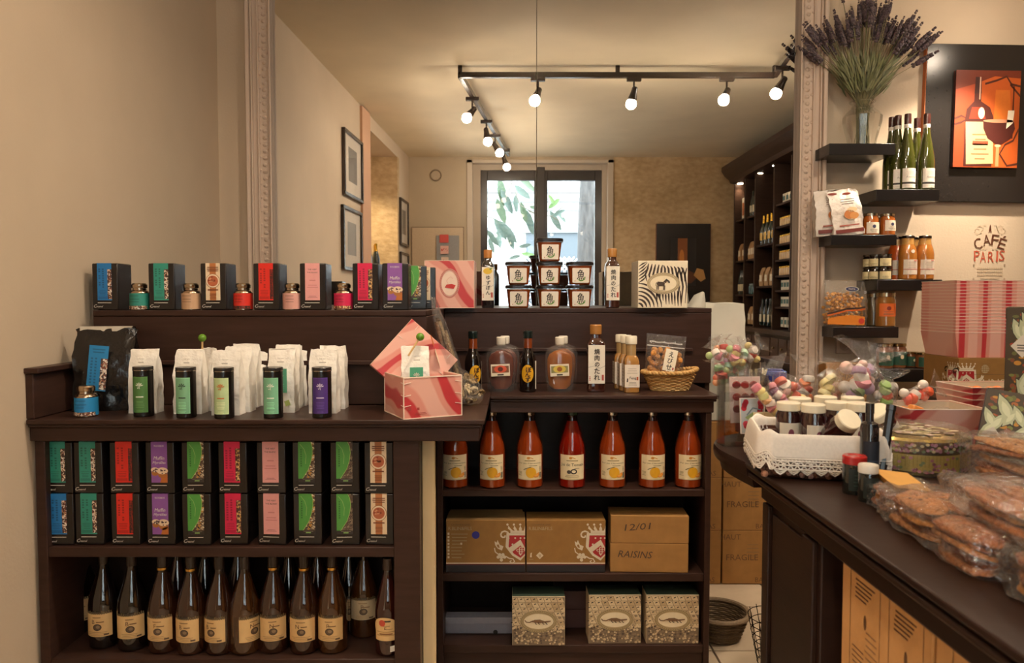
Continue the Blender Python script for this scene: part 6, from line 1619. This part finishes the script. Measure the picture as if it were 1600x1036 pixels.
def deco_b(d, w_, h_):
    d.rect(-w_ / 2 + .002, .002, w_ / 2 - .002, h_ - .002, C('#b5bcc0'))
    for k in range(18): d.ell(RND.choice((-1, 1)) * RND.uniform(.016, w_ / 2 - .008), RND.uniform(.01, h_ - .01), .007, .007, C(RND.choice(('#c4283a', '#d4475a', '#a81f30'))), 1, 8)
    d.poly([(-.02, h_ * .45), (.0, h_ * .60), (.018, h_ * .55), (.015, h_ * .40), (-.008, h_ * .36)], C('#9ab07a'), 2); d.stroke([(-.015, h_ * .52), (.0, h_ * .72), (.02, h_ * .66)], .003, C('#7a8c9a'), 2)
def deco_c(d, w_, h_):
    d.rect(-w_ / 2 + .002, .002, w_ / 2 - .002, h_ - .002, C('#e0c89a')); d.bars(-w_ * .3, h_ * .1, -w_ * .1, h_ * .9, 7, C('#c9a86a'), 1, .4); d.rect(-w_ * .02, .004, 0, h_ - .004, C('#c2a066'), 1)
card('printed card with dark red berries standing in the acrylic stand', .004, -.004, Zc + .055, .078, .112, '#ecd0c6', deco_a)
card('printed card with red roses leaning on the acrylic stand', .010, -.040, Zc + .035, .062, .085, '#eee2d8', deco_b)
card('plain cream card leaning before the red rose card', .034, -.060, Zc + .001, .055, .088, '#e8d3a8', deco_c, .1)
# sweets in cellophane
SW = ['#e3cc84', '#d98a90', '#e6dace', '#e0a078', '#b3c487', '#c9a0b8', '#e3d6c9', '#d67058', '#e8bfb0']
PAS = {'#e8c85a': '#e3cc84', '#d9566a': '#d67f88', '#e0503a': '#d9664f', '#c98ab0': '#c79db5', '#a9c46a': '#b3c487', '#8fbf4a': '#9cc163', '#8a4a6a': '#a07088', '#8a4a8a': '#a0749c', '#c43a3a': '#c05a52', '#6a9a5a': '#86a878', '#8a2a2a': '#954444', '#e8cf62': '#e6d488'}
def sweet(px, py, Y, label, cols, ang, n=6, L_=.075, r_=.014, tail=.045, wide=1.0):
    c0 = P(px, py, Y)
    t = thing('sweet_packet', label, 'sweets', c0, 0, 'cellophane packets of sweets'); t.rotation_euler = (RND.uniform(-.2, .2), ang, RND.uniform(-.3, .3))
    rr = random.Random(int(px * 3 + py)); r_ *= .86; n += 1
    for k in range(n):
        z = -L_ / 2 + L_ * (k + .5) / n; c_ = C(PAS.get(cols[k % len(cols)], cols[k % len(cols)]))
        x = rr.uniform(-.4, .4) * r_ * wide
        mm = MB().lathe([(.3 * r_, -.009), (.9 * r_, -.007), (r_, 0), (.9 * r_, .007), (.3 * r_, .009)], c_, 12); o = mm.build('sweet', CANDY, t, loc=(x, rr.uniform(-.004, .004), z), rot=(rr.uniform(-.8, .8), rr.uniform(-.8, .8), 0))
        if rr.random() < .5 and wide > 1: MB().ball((0, 0, 0), r_ * .8, C(rr.choice(SW)), 10, 6).build('sweet', CANDY, t, loc=(x + r_ * 1.3 * rr.choice((-1, 1)), .004, z))
    R = []
    for i in range(9):
        f = i / 8; z = -L_ * .62 + (L_ * 1.2 + tail) * f
        wd = (r_ * (1.25 + .5 * (wide - 1)) * (1 if .05 < f < .62 else .75)) if f < .75 else r_ * (.55 + 1.6 * (f - .75) / .25 * 1.2)
        dp = wd * (.9 if f < .75 else .35)
        R.append([(wd * wide * cos(2 * pi * j / 10) * rr.uniform(.9, 1.1), dp * sin(2 * pi * j / 10), z + (rr.uniform(-.008, .008) if i == 8 else 0)) for j in range(10)])
    MB().rings(R, WHITE, cap=(True, False)).build('cellophane', FILM, t, smooth=25)
sweet(1197, 624, 1.70, 'packet of yellow and pink sweets slanting against the card stand', ['#e8c85a', '#d9566a', '#efd8c8', '#e8b07a', '#d9d08a'], -.75, 6, .085, .0145)
sweet(1214, 618, 1.80, 'packet of mauve and red sweets behind the jar nearest the stand', ['#8a4a6a', '#d9566a', '#efd8c8'], -.7, 4, .06, .015)
sweet(1234, 612, 1.84, 'packet of pale and red sweets behind the first jars', ['#e8dccb', '#e0503a', '#e8c85a', '#efc0b0'], -.6, 5, .075, .019, wide=1.4)
sweet(1258, 606, 1.90, 'packet of orange and white sweets standing behind the jars', ['#e88a5a', '#efe6dc', '#e0503a'], .1, 4, .06, .018, wide=1.3)
sweet(1293, 608, 1.84, 'packet of large yellow sweets in the middle behind the jars', ['#e8cf62', '#efe3a8', '#e8c85a'], .35, 4, .065, .021, wide=1.4)
sweet(1340, 603, 1.80, 'big pointed cellophane packet of mixed pastel sweets', ['#e9dcca', '#c98ab0', '#a9c46a', '#efe6dc', '#d9566a'], .25, 6, .085, .024, .06, wide=1.7)
sweet(1354, 590, 1.88, 'packet of red and mauve sweets behind the pastel packet', ['#c45a72', '#8a4a8a', '#e0503a'], .55, 4, .06, .018, wide=1.3)
sweet(1385, 615, 1.78, 'packet with green and red sweets near the pink tray', ['#8fbf4a', '#e0503a', '#a9c46a'], .15, 3, .05, .017, .03, wide=1.2)
sweet(1433, 618, 1.90, 'packet with orange red sweets lying over the tray corner', ['#e8553a', '#e0603a', '#efe0d2'], 1.1, 4, .07, .018, .03, wide=1.2)
# sweets bouquet at the counter end
bq = Vector((P(1150, 600, 2.06).x + .002, 1.945, Zc))
cu = thing('bouquet_pot', 'dark red pot behind the clear stand holding sweet skewers', 'pot', bq)
MB().lathe([(.030, 0), (.036, .004), (.042, .10), (.040, .10), (.034, .006), (.001, .006)], C('#7a2426'), 20).build('pot_body', GLOSS, cu)
k = 0
for px, py, cols, ang in ((1122, 560, ['#d9566a', '#e9d9c9'], -.45), (1133, 552, ['#c43a3a', '#e8a05a', '#efe0d2'], -.25), (1150, 556, ['#e8c85a', '#d9566a'], .05), (1160, 562, ['#a9c4a0', '#e0503a', '#dfe6d8'], .3), (1172, 556, ['#c4503a', '#e9d9c9'], .75), (1126, 585, ['#6a9a5a', '#c43a3a', '#8a2a2a'], -.3), (1140, 582, ['#dce6da', '#9ac0a8'], .0), (1156, 580, ['#a9c8b0', '#dfe6d8', '#7aa08a'], .25)):
    p = P(px, py, 1.95 + .02 * (k % 3)); k += 1
    sweet(px, py, 1.95 + .02 * (k % 3), f'{("red and cream", "crimson topped", "yellow and pink", "pale green and red", "outermost slanting red", "green and dark red", "pale mint", "grey green")[k-1]} sweet skewer in the pot behind the card stand', cols, ang, 3, .045, .015, .025, wide=1.1)
m = MB()
for q in range(9): m.tube([(RND.uniform(-.02, .02), RND.uniform(-.02, .02), .01), (RND.uniform(-.045, .045), RND.uniform(-.03, .03), .17)], .002, C('#d9c49a'), 5)
m.build('skewer', MATTE, cu)
t = thing('blue_packet', 'small dark blue packet sticking up behind the clear stand', 'packet', (P(1213, 582, 2.0).x, 2.0, Zc), -.1)
MB().box(-.024, .020, 0, .02, 0, .165, C('#232a6a')).build('packet_body', GLOSS, t, bevel=.004)
MB().box(-.03, .028, -.002, .022, .130, .160, C('#2a3a8a')).build('packet_flap', GLOSS, t, bevel=.004)
# black bottle, black stick, capped cylinders
pb = cp(1358, 742)
t = thing('black_bottle', 'slim black bottle with thin neck beside the lace basket', 'bottle', (P(1358, 700, 1.372).x, 1.372, Zc))
MB().lathe([(.0155, 0), (.0165, .003), (.0165, .115), (.015, .122), (.0072, .126), (.0068, .140), (.0078, .141), (.0078, .160), (.001, .160)], C('#14161c'), 24).build('bottle_body', LIQUID, t)
d = CYL(.0168); d.rect(-.018, .02, .018, .09, C('#1d2430')); d.bars(-.012, .03, .012, .06, 4, C('#3a4658'), 1, .3); d.build('dark_label', PRINT, t)
t = thing('black_stick', 'black rod leaning between the slim bottle and the gold tin', 'stick', (P(1378, 730, 1.385).x, 1.39, Zc + .001))
v = P(1392, 638, 1.42) - t.location
m = MB(); m.tube([(0, 0, .008), v * .5, v], .0085, C('#191312'), 8); m.build('rod', GLOSS, t); m = MB(); m.tube([v * .97, v * 1.04], .0095, C('#2d2422'), 8); m.build('rod_tip', GLOSS, t)
def cyl_pot(px, pyb, rr, hh, capc, label):
    p = cp(px, pyb); t = thing('spice_pot', label, 'pot', (X(px, p.y + rr), p.y + rr, Zc), .0)
    MB().lathe([(rr * .96, 0), (rr, .003), (rr, hh * .76), (rr * .96, hh * .78)], C('#101615'), 26).build('pot_body', LIQUID, t)
    MB().lathe([(rr * 1.0, hh * .78), (rr * 1.03, hh * .79), (rr * 1.03, hh * .97), (rr * .95, hh), (rr * .6, hh), (rr * .55, hh * .985), (.001, hh * .985)], C(capc), 26).build('cap', GLOSS, t)
    d = CYL(rr + .0003); d.rect(-rr * .9, hh * .12, rr * .9, hh * .68, C('#16211f')); d.bars(-rr * .5, hh * .25, rr * .5, hh * .6, 4, C('#3d504a'), 1, .25); d.build('dark_label', PRINT, t)
cyl_pot(1340, 778, .0205, .070, '#a3201e', 'dark spice pot with red cap in front of the lace basket')
cyl_pot(1362, 790, .0165, .065, '#cfc6b8', 'dark spice pot with pale cap nudging the red capped one')
# gold tin
tc_ = Vector((P(1452, 747, 1.47).x + .008, 1.555, Zc)); TRr = .107
t = thing('gold_tin', 'round gold flowered biscuit tin wrapped in cellophane', 'tin', tc_)
GD = C('#b59a4a')
MB().lathe([(TRr - .003, 0), (TRr - .001, .002), (TRr - .001, .048)], GD, 48).build('tin_body', METAL, t)
MB().lathe([(TRr, .046), (TRr + .0015, .047), (TRr + .0015, .070), (TRr - .004, .075), (TRr - .012, .0745), (TRr - .02, .078), (.001, .080)], C('#c4aa62'), 48).build('lid', METAL, t)
d = CYL(TRr + .0008); pk = [C('#b06a7a'), C('#c98a94'), C('#7a8a5a'), C('#8a4a5a'), C('#d9c08a')]
d.nu = 40; d.rect(-.16, .010, .16, .044, C('#bfa552'))
for q in range(150): u = RND.uniform(-.155, .155); d.ell(u, RND.choice((RND.uniform(.010, .017), RND.uniform(.010, .017), RND.uniform(.02, .04))), .0036, .003, RND.choice(pk[:4]), 1, 6) if RND.random() < .8 else None
for q in range(44): d.rect(-.155 + q * .007, .020, -.1535 + q * .007, .042, C('#a88f40'), .6)
d.build('flower_band', PRINT, t)
d = CYL(TRr + .0022); d.nu = 40
for q in range(130): d.ell(RND.uniform(-.155, .155), RND.uniform(.050, .066), .0036, .003, RND.choice(pk), 0, 6)
d.build('lid_flower', PRINT, t)
d = DEC(); d.T = Matrix.Translation((0, 0, .0805)) @ Matrix.Rotation(-pi / 2, 4, 'X')
for q in range(60): a = RND.uniform(0, 6.3); r_ = .08 * sqrt(RND.random()); d.ell(r_ * cos(a), r_ * sin(a), .009, .007, RND.choice([C('#c9b27a'), C('#d9c9a0'), C('#b09a60'), C('#c9a894')]), 0, 8)
d.build('lid_print', PRINT, t, smooth=0)
R = []
for k_, z in ((1.02, .0), (1.035, .04), (1.04, .072), (.98, .086), (.5, .088), (.12, .092)):
    R.append([(TRr * k_ * cos(2 * pi * j / 30) * RND.uniform(.985, 1.02), TRr * k_ * sin(2 * pi * j / 30) * RND.uniform(.985, 1.02), z + RND.uniform(-.002, .002)) for j in range(30)])
MB().rings(R, WHITE, cap=(False, True)).build('cellophane', FILM, t, smooth=60)
# pink trays on the counter
def small_tray(px, py, Y, W, D, H, label, rz=0, z=None):
    p = P(px, py, Y); z = Zc if z is None else z
    t = thing('pink_tray', label, 'tray', (p.x, Y, z), rz, 'pink trays on the counter')
    q = lambda k, zz: [(sx * W / 2 * k + W / 2, sy * D / 2 * k + D / 2, zz) for sx, sy in ((-1, -1), (1, -1), (1, 1), (-1, 1))]
    MB().rings([q(.88, .0005), q(1, H), q(.98, H), q(.87, .004)], C('#d98b80')).build('tray_wall', MARBLE2, t, smooth=20)
    MB().rings([q(1.003, H - .001), q(1.005, H + .0012), q(.975, H + .0012), q(.977, H - .001)], C('#f3dccb'), cap=(False, False)).build('rim', MATTE, t)
    MB().rings([q(.97, H - .002), q(.868, .0062), q(.866, .006)], C('#cdbba4'), cap=(False, True)).build('lining', MATTE, t)
    return t
t1_ = small_tray(1422, 640, 1.74, .19, .16, .092, 'open pink tray with pale lining behind the gold tin', .0)
for k, (dx, dz, c_, s_) in enumerate(((.025, .088, '#c9742e', .03), (.06, .086, '#d98a44', .026), (.14, .088, '#cfc8c0', .02))):
    if k < 2:
        m = MB(); m.frustum(s_ * 1.6, s_, 0, s_ * 1.2, s_ * .7, s_ * .8, C(c_)); tag(m.build('caramel_block', CANDY, None, bevel=.003, loc=t1_.location + Vector((dx, .06 + .03 * k, .064 + .004 * k)), rot=(0, .3, .3)), ('amber caramel block at the corner of the open pink tray', 'second amber caramel block inside the open pink tray')[k], 'sweet', 'caramels in the open pink tray')
    else:
        t = thing('sweet_packet', 'small crumpled clear packet in the open pink tray', 'sweets', t1_.location + Vector((.135, .10, .058)), 0)
        m = MB(); m.ball((0, 0, .012), .026, WHITE, 10, 6, sz=.6); m.build('cellophane', FILM, t); MB().ball((0, 0, .009), .015, C('#b9a48c'), 8, 6, sz=.6).build('sweet', CANDY, t)
for k in range(3):
    tt = small_tray(1519, 636, 1.98, .22, .16, .082, ('lowest of three nested pink trays below the patterned tin', 'middle of three nested pink trays below the patterned tin', 'top one of three nested pink trays with orange sweets')[k], .05, Zc + .0165 * k)
for k in range(4):
    tag(MB().ball((0, 0, 0), .017, C('#e8762a'), 12, 8, sz=.8).build('orange_sweet', CANDY, None, loc=tt.location + Vector((.03 + .028 * k, .06 + .012 * (k % 2), .066))), f'round orange sweet in the upper nested pink tray {("near the corner", "second from the corner", "third from the corner", "under the patterned tin")[k]}', 'sweet', 'orange sweets in the nested tray')
# patterned tins
def leaf_deco(d, W, H, seed, tag_at=None):
    r = random.Random(seed); d.rect(-W / 2 + .001, .001, W / 2 - .001, H - .001, C('#4a3a22'))
    for k in range(int(W * H * 5200)):
        u, v = r.uniform(-W / 2 + .012, W / 2 - .012), r.uniform(.012, H - .012); d.ell(u, v, r.uniform(.004, .008), r.uniform(.003, .007), C(r.choice(('#b5652a', '#c98a2e', '#6b6a34', '#8a4a24', '#7d7f3a', '#a83f22'))), .2 + .4 * r.random(), 7)
    for k in range(int(W * H * 560)):
        u, v = r.uniform(-W / 2 + .016, W / 2 - .016), r.uniform(.04, H - .04); a = r.choice((-.5, .5, .35, -.3)) + pi / 2; L_ = r.uniform(.025, .038)
        q = [(-1, 0), (-.5, .26), (0, .34), (.5, .24), (1, 0), (.5, -.24), (0, -.34), (-.5, -.26)]
        for sc_, c_, l_ in ((1.12, '#2d3226', 1), (1, '#c2c49c', 1.4), (.55, '#dcdcb8', 1.8)):
            pts = [(u + (x * cos(a) - y * sin(a)) * L_ * sc_, v + (x * sin(a) + y * cos(a)) * L_ * sc_) for x, y in q]
            d.poly([(max(-W / 2 + .001, min(W / 2 - .001, x)), max(.002, min(H - .002, y))) for x, y in pts], C(c_), l_ + .02 * k)
p = P(1568, 640, 1.80)
t = thing('patterned_tin', 'tall dark tin printed with pale leaves and a white diamond tag', 'tin', (p.x + .075, 1.76, Zc), .0)
W, H = .17, P(1568, 480, 1.80).z - Zc
t.rotation_euler = (0, 0, -.62)
MB().box(-W / 2, W / 2, 0, .12, 0, H, C('#3f3320')).build('tin_body', BLACKCARD, t, bevel=.004)
MB().box(-W / 2 - .001, W / 2 + .001, -.001, .121, H - .03, H, C('#4a3d26')).build('tin_lid', BLACKCARD, t, bevel=.004)
d = DEC(); d.T = Matrix.Translation((0, -.0012, 0)); leaf_deco(d, W, H, 3); cx2, cz2 = -W / 2 + .035, H - .095
d.poly([(cx2 - .024, cz2), (cx2, cz2 + .028), (cx2 + .024, cz2), (cx2, cz2 - .028)], C('#e2d6c4'), 6); d.bars(cx2 - .012, cz2 - .012, cx2 + .012, cz2 + .008, 3, INK, 7, .35, .2); d.build('leaf_print', PRINT, t, smooth=0)
p = P(1535, 690, 1.60)
t = thing('patterned_tin', 'smaller leaf printed tin leaning back with a paper tag', 'tin', (p.x + .055, 1.62, Zc + .020), -.08); t.rotation_euler = (-.32, .16, -.55)
W, H = .098, .135
MB().box(-W / 2, W / 2, 0, .045, 0, H, C('#1d2038')).build('tin_body', BLACKCARD, t, bevel=.003)
d = DEC(); d.T = Matrix.Translation((0, -.001, 0)); leaf_deco(d, W, H, 8); d.build('leaf_print', PRINT, t, smooth=0)
d = DEC(); d.T = Matrix.Translation((-.028, -.010, .0)) @ Matrix.Rotation(.2, 4, 'X'); d.poly([(-.018, .004), (.022, .004), (.022, .028), (.004, .046), (-.014, .030)], C('#e6dccb'), 0); d.bars(-.008, .012, .014, .026, 2, C('#8a8078'), 1, .3); d.build('paper_tag', PRINT, t, smooth=0)

# biscuit packs in cellophane
BM = [None] * 5
def biscuit(parent, loc, rot, k, L_):
    if BM[k] is None:
        rr = random.Random(40 + k); n = 20; ph = [rr.uniform(0, 6.3) for _ in range(4)]
        def wob(a, i): return 1 + .07 * sin(2 * a + ph[i % 4]) + .05 * sin(5 * a + ph[(i + 1) % 4]) + rr.uniform(-.03, .03)
        def ring(s_, z, i): return [(s_ * .0255 * (abs(cos(a)) ** .75 * (1 if cos(a) > 0 else -1)) * wob(a, i), s_ * .070 * (abs(sin(a)) ** .75 * (1 if sin(a) > 0 else -1)) * wob(a, i + 2), z + rr.uniform(-.001, .001)) for a in [2 * pi * q / n for q in range(n)]]
        mm = MB().rings([ring(.84, -.0048, 0), ring(.97, -.003, 0), ring(1, 0, 1), ring(.95, .003, 1), ring(.75, .005, 2), ring(.38, .006, 3)], C(('#985a26', '#a5682e', '#85491f', '#b37636', '#905324')[k]))
        for q in range(9):
            a = rr.uniform(0, 6.3); u = rr.uniform(.1, .7); mm.ball((.022 * u * cos(a), .062 * u * sin(a), .0045), rr.uniform(.002, .0035), C(rr.choice(('#c08a52', '#5e3420', '#b57b48'))), 6, 4)
        o = mm.build('biscuit', BISCUIT, parent, smooth=60); BM[k] = o
    else: o = BM[k].copy(); COL.objects.link(o); o.parent = parent
    o.location = loc; o.rotation_euler = rot; o.scale = (1, L_ / .14, 1)
def pack(label, c, rz, nl, layers, pitch=.0098, L_=.14, tail=None, tilt=0, cols=2):
    t = thing('biscuit_pack', label, 'biscuit pack', c, rz, 'cellophane packs of brown biscuits'); t.rotation_euler = (tilt, 0, rz)
    tot = nl * (L_ + .004)
    for a in range(nl):
        for b in range(layers):
            for q in range(cols):
                biscuit(t, (RND.uniform(-.003, .003) + (q - (cols - 1) / 2) * .042 + .006 * (b % 2), -tot / 2 + (a + .5) * (L_ + .004) + RND.uniform(-.004, .004), .0058 + b * pitch), (RND.uniform(-.06, .06), RND.uniform(-.22, .22), RND.uniform(-.12, .12)), RND.randrange(5), L_)
    hh = layers * pitch + .006; R = []; rr = random.Random(int(c[0] * 1000 + c[1] * 77)); hw = .0235 * cols + .004
    prof = [(-tot / 2 - .012, .45), (-tot / 2 - .002, .95)] + [(-tot / 2 + tot * q / 12, 1.0 + .04 * (q % 2)) for q in range(1, 12)] + [(tot / 2 + .002, .97), (tot / 2 + .016, .55)]
    if tail: prof += [(tot / 2 + .035, .30), (tot / 2 + .05, .18), (tot / 2 + .075, .40)]
    n = 20
    for y, k in prof:
        R.append([(hw * 1.06 * k * max(-1, min(1, 1.3 * cos(2 * pi * j / n))) + rr.uniform(-.004, .004), y + rr.uniform(-.006, .006), max(.001, hh * .5 + hh * .54 * (k if k > .5 else k * .9) * max(-1, min(1, 1.3 * sin(2 * pi * j / n))) + rr.uniform(-.003, .003)) - (hh * .25 * (1 - k) if k < .6 else 0)) for j in range(n)])
    MB().rings(R, WHITE).build('cellophane', FILMP, t, smooth=22)
    return t
pack('biscuit pack at the counter edge, its long side towards the aisle', (.640, 1.045, Zc), -.06, 2, 5, tail=False, L_=.13)
pack('biscuit pack nearest the viewer at the counter edge', (.640, .74, Zc), -.05, 2, 5, L_=.14)
pack('biscuit pack lying on top of the packs at the counter edge', (.668, .90, Zc + .056), -.10, 2, 3, L_=.14, tilt=.05)
pack('biscuit pack in the second row behind the counter edge packs', (.735, 1.02, Zc), -.04, 2, 7, L_=.15)
pack('biscuit pack in the second row close to the viewer', (.735, .68, Zc), -.03, 2, 8, L_=.15)
pk_ = pack('tall biscuit pack carrying a white bar code sticker', (.835, 1.12, Zc), -.02, 2, 9, L_=.15)
pack('biscuit pack lying flat on the bar coded pack', (.84, 1.13, Zc + .096), .03, 2, 2, L_=.15)
pack('tall biscuit pack behind the bar coded one', (.93, 1.20, Zc), .02, 2, 10, L_=.15)
d = DEC(); d.T = Matrix.Translation((-.047, -.06, .048)) @ Matrix.Rotation(-pi / 2 + .62, 4, 'Z') @ Matrix.Rotation(.10, 4, 'Y')
d.rect(-.026, -.034, .026, .034, C('#c9c0b8')); d.rect(-.022, -.030, .022, .030, C('#a79e9a'), 1)
for q in range(9): d.rect(-.020 + q * .0045, -.027, -.0182 + q * .0045, .027, C('#8a8280'), 2)
d.build('bar_code_sticker', PRINT, pk_, smooth=0)
pk2 = pack('small biscuit pack on yellow card with twisted clear end', (.668, 1.245, Zc), -.16, 1, 3, tail=True, L_=.12)
o = MB().frustum(.050, .085, 0, .062, .095, .012, C('#c08a34')).build('yellow_card', MATTE, pk2, loc=(0, .012, .032), rot=(.10, .12, .1))
# spotlit details: thin wire basket by the counter foot
wb = thing('wire_basket', 'dark wire basket standing on the floor behind the counter post', 'basket', (P(1210, 940, 2.75).x, 2.75, FZ + .006))
m = MB()
for k in range(7): m.ring_tube([((.06 + .006 * k) * cos(2 * pi * j / 20), (.06 + .006 * k) * sin(2 * pi * j / 20), .01 + .03 * k) for j in range(20)], .0018, C('#241c18'), 4)
for k in range(14): a = 2 * pi * k / 14; m.tube([(.06 * cos(a), .06 * sin(a), .01), (.096 * cos(a + .2), .096 * sin(a + .2), .20)], .0018, C('#241c18'), 4)
m.build('wire_mesh', METAL, wb)

# ------------------------------------------------------------------ goods in the cabinet and the alcove, seen in the mirror
protos = {}
def cab_item(kind, loc, label, group, rz=-pi / 2):
    if kind in protos: return dup(protos[kind], loc, rz, label, group)
    t = thing(kind, label, kind.split('_')[-1], loc, rz, group); protos[kind] = t
    if kind == 'gold_lid_jar':
        MB().lathe([(.030, 0), (.032, .004), (.032, .062), (.028, .072)], C('#c9a878'), 14).build('jar_body', LIQUID, t); MB().lathe([(.029, .072), (.031, .073), (.031, .088), (.001, .089)], C('#c9a04a'), 14).build('lid', METAL, t)
    elif kind == 'dark_bottle':
        MB().lathe([(.036, 0), (.037, .01), (.037, .17), (.016, .24), (.014, .29), (.001, .29)], C('#15201c'), 14).build('body', LIQUID, t); d = CYL(.0375); d.nu = 6; d.rect(-.03, .04, .03, .12, C('#b9ad90')); d.build('label', PRINT, t)
    elif kind == 'champagne_bottle':
        MB().lathe([(.043, 0), (.044, .01), (.044, .16), (.020, .24)], C('#16211a'), 14).build('body', LIQUID, t); MB().lathe([(.021, .235), (.017, .27), (.017, .32), (.001, .325)], C('#c99a3a'), 14).build('gold_foil', METAL, t); d = CYL(.0445); d.nu = 6; d.rect(-.035, .05, .035, .13, C('#c9a04a')); d.build('label', PRINT, t)
    elif kind == 'white_packet':
        MB().box(-.035, .035, 0, .05, 0, .10, C('#d9cdb9')).build('packet_body', MATTE, t, bevel=.003); d = DEC(); d.rect(-.03, .03, .03, .075, C('#4a6a66')); d.build('label', PRINT, t, smooth=0)
    elif kind == 'tall_carton':
        MB().box(-.045, .045, 0, .07, 0, .26, C('#e3d8c6')).build('carton', MATTE, t, bevel=.003); d = DEC(); d.rect(-.03, .05, .03, .2, C('#a85a2a')); d.build('label', PRINT, t, smooth=0)
    elif kind == 'green_jar':
        MB().lathe([(.036, 0), (.038, .006), (.038, .085), (.03, .1)], C('#24443f'), 14).build('jar_body', LIQUID, t); MB().lathe([(.031, .1), (.033, .101), (.033, .118), (.001, .119)], C('#8a8f8a'), 14).build('lid', METAL, t)
    elif kind == 'goods_bag':
        bag_mesh(.11, .07, .2, C('#a8835a'), 3, .1, .004, 5, 7).build('pouch', FOIL, t, smooth=50); d = DEC(); d.T = Matrix.Translation((0, -.04, 0)); d.rect(-.035, .05, .035, .12, C('#e0d2b8')); d.build('label', PRINT, t, smooth=0)
    return t
PLAN = [[('green_jar', 4), ('dark_bottle', 4), ('goods_bag', 2), ('tall_carton', 2)], [('goods_bag', 2), ('green_jar', 4), ('goods_bag', 3), ('dark_bottle', 3)], [('dark_bottle', 4), ('goods_bag', 3), ('champagne_bottle', 4)], [('white_packet', 4), ('white_packet', 5), ('white_packet', 5), ('gold_lid_jar', 6), ('gold_lid_jar', 6), ('gold_lid_jar', 6), ('gold_lid_jar', 6), ('white_packet', 4)], [('goods_bag', 3), ('green_jar', 4), ('gold_lid_jar', 5), ('white_packet', 4)]]
ORD = ('first', 'second', 'third', 'fourth', 'fifth', 'sixth', 'seventh', 'eighth', 'ninth')
GN = {'green_jar': 'green jars in the cabinet', 'dark_bottle': 'dark bottles in the cabinet', 'goods_bag': 'bags in the cabinet', 'tall_carton': 'tall cartons in the cabinet', 'white_packet': 'white packets in the cabinet', 'gold_lid_jar': 'gold lidded jars in the cabinet', 'champagne_bottle': 'champagne bottles in the cabinet'}
for bi, (y1, y0, zs_) in enumerate(bays[:5]):
    for z, (kd, n) in zip(zs_, PLAN[bi]):
        for k in range(n):
            y = y1 + .05 + (y0 - y1 - .10) * (k + .5) / n
            cab_item(kd, (CX + .07, y, z + .002), f'{kd.replace("_", " ")}, {ORD[k]} along the {ORD[zs_.index(z)]} shelf up, {ORD[bi]} cabinet bay from the window', GN[kd])
for k in range(4):
    p = WLT @ Vector((s0 + (s1 - s0) * (.45 + .13 * k), -.16 - .05 * (k % 2), 1.642))
    cab_item('champagne_bottle', p, f'champagne bottle on the shelf in the lit stone alcove, {ORD[k]} from the window', 'bottles in the alcove', 0)
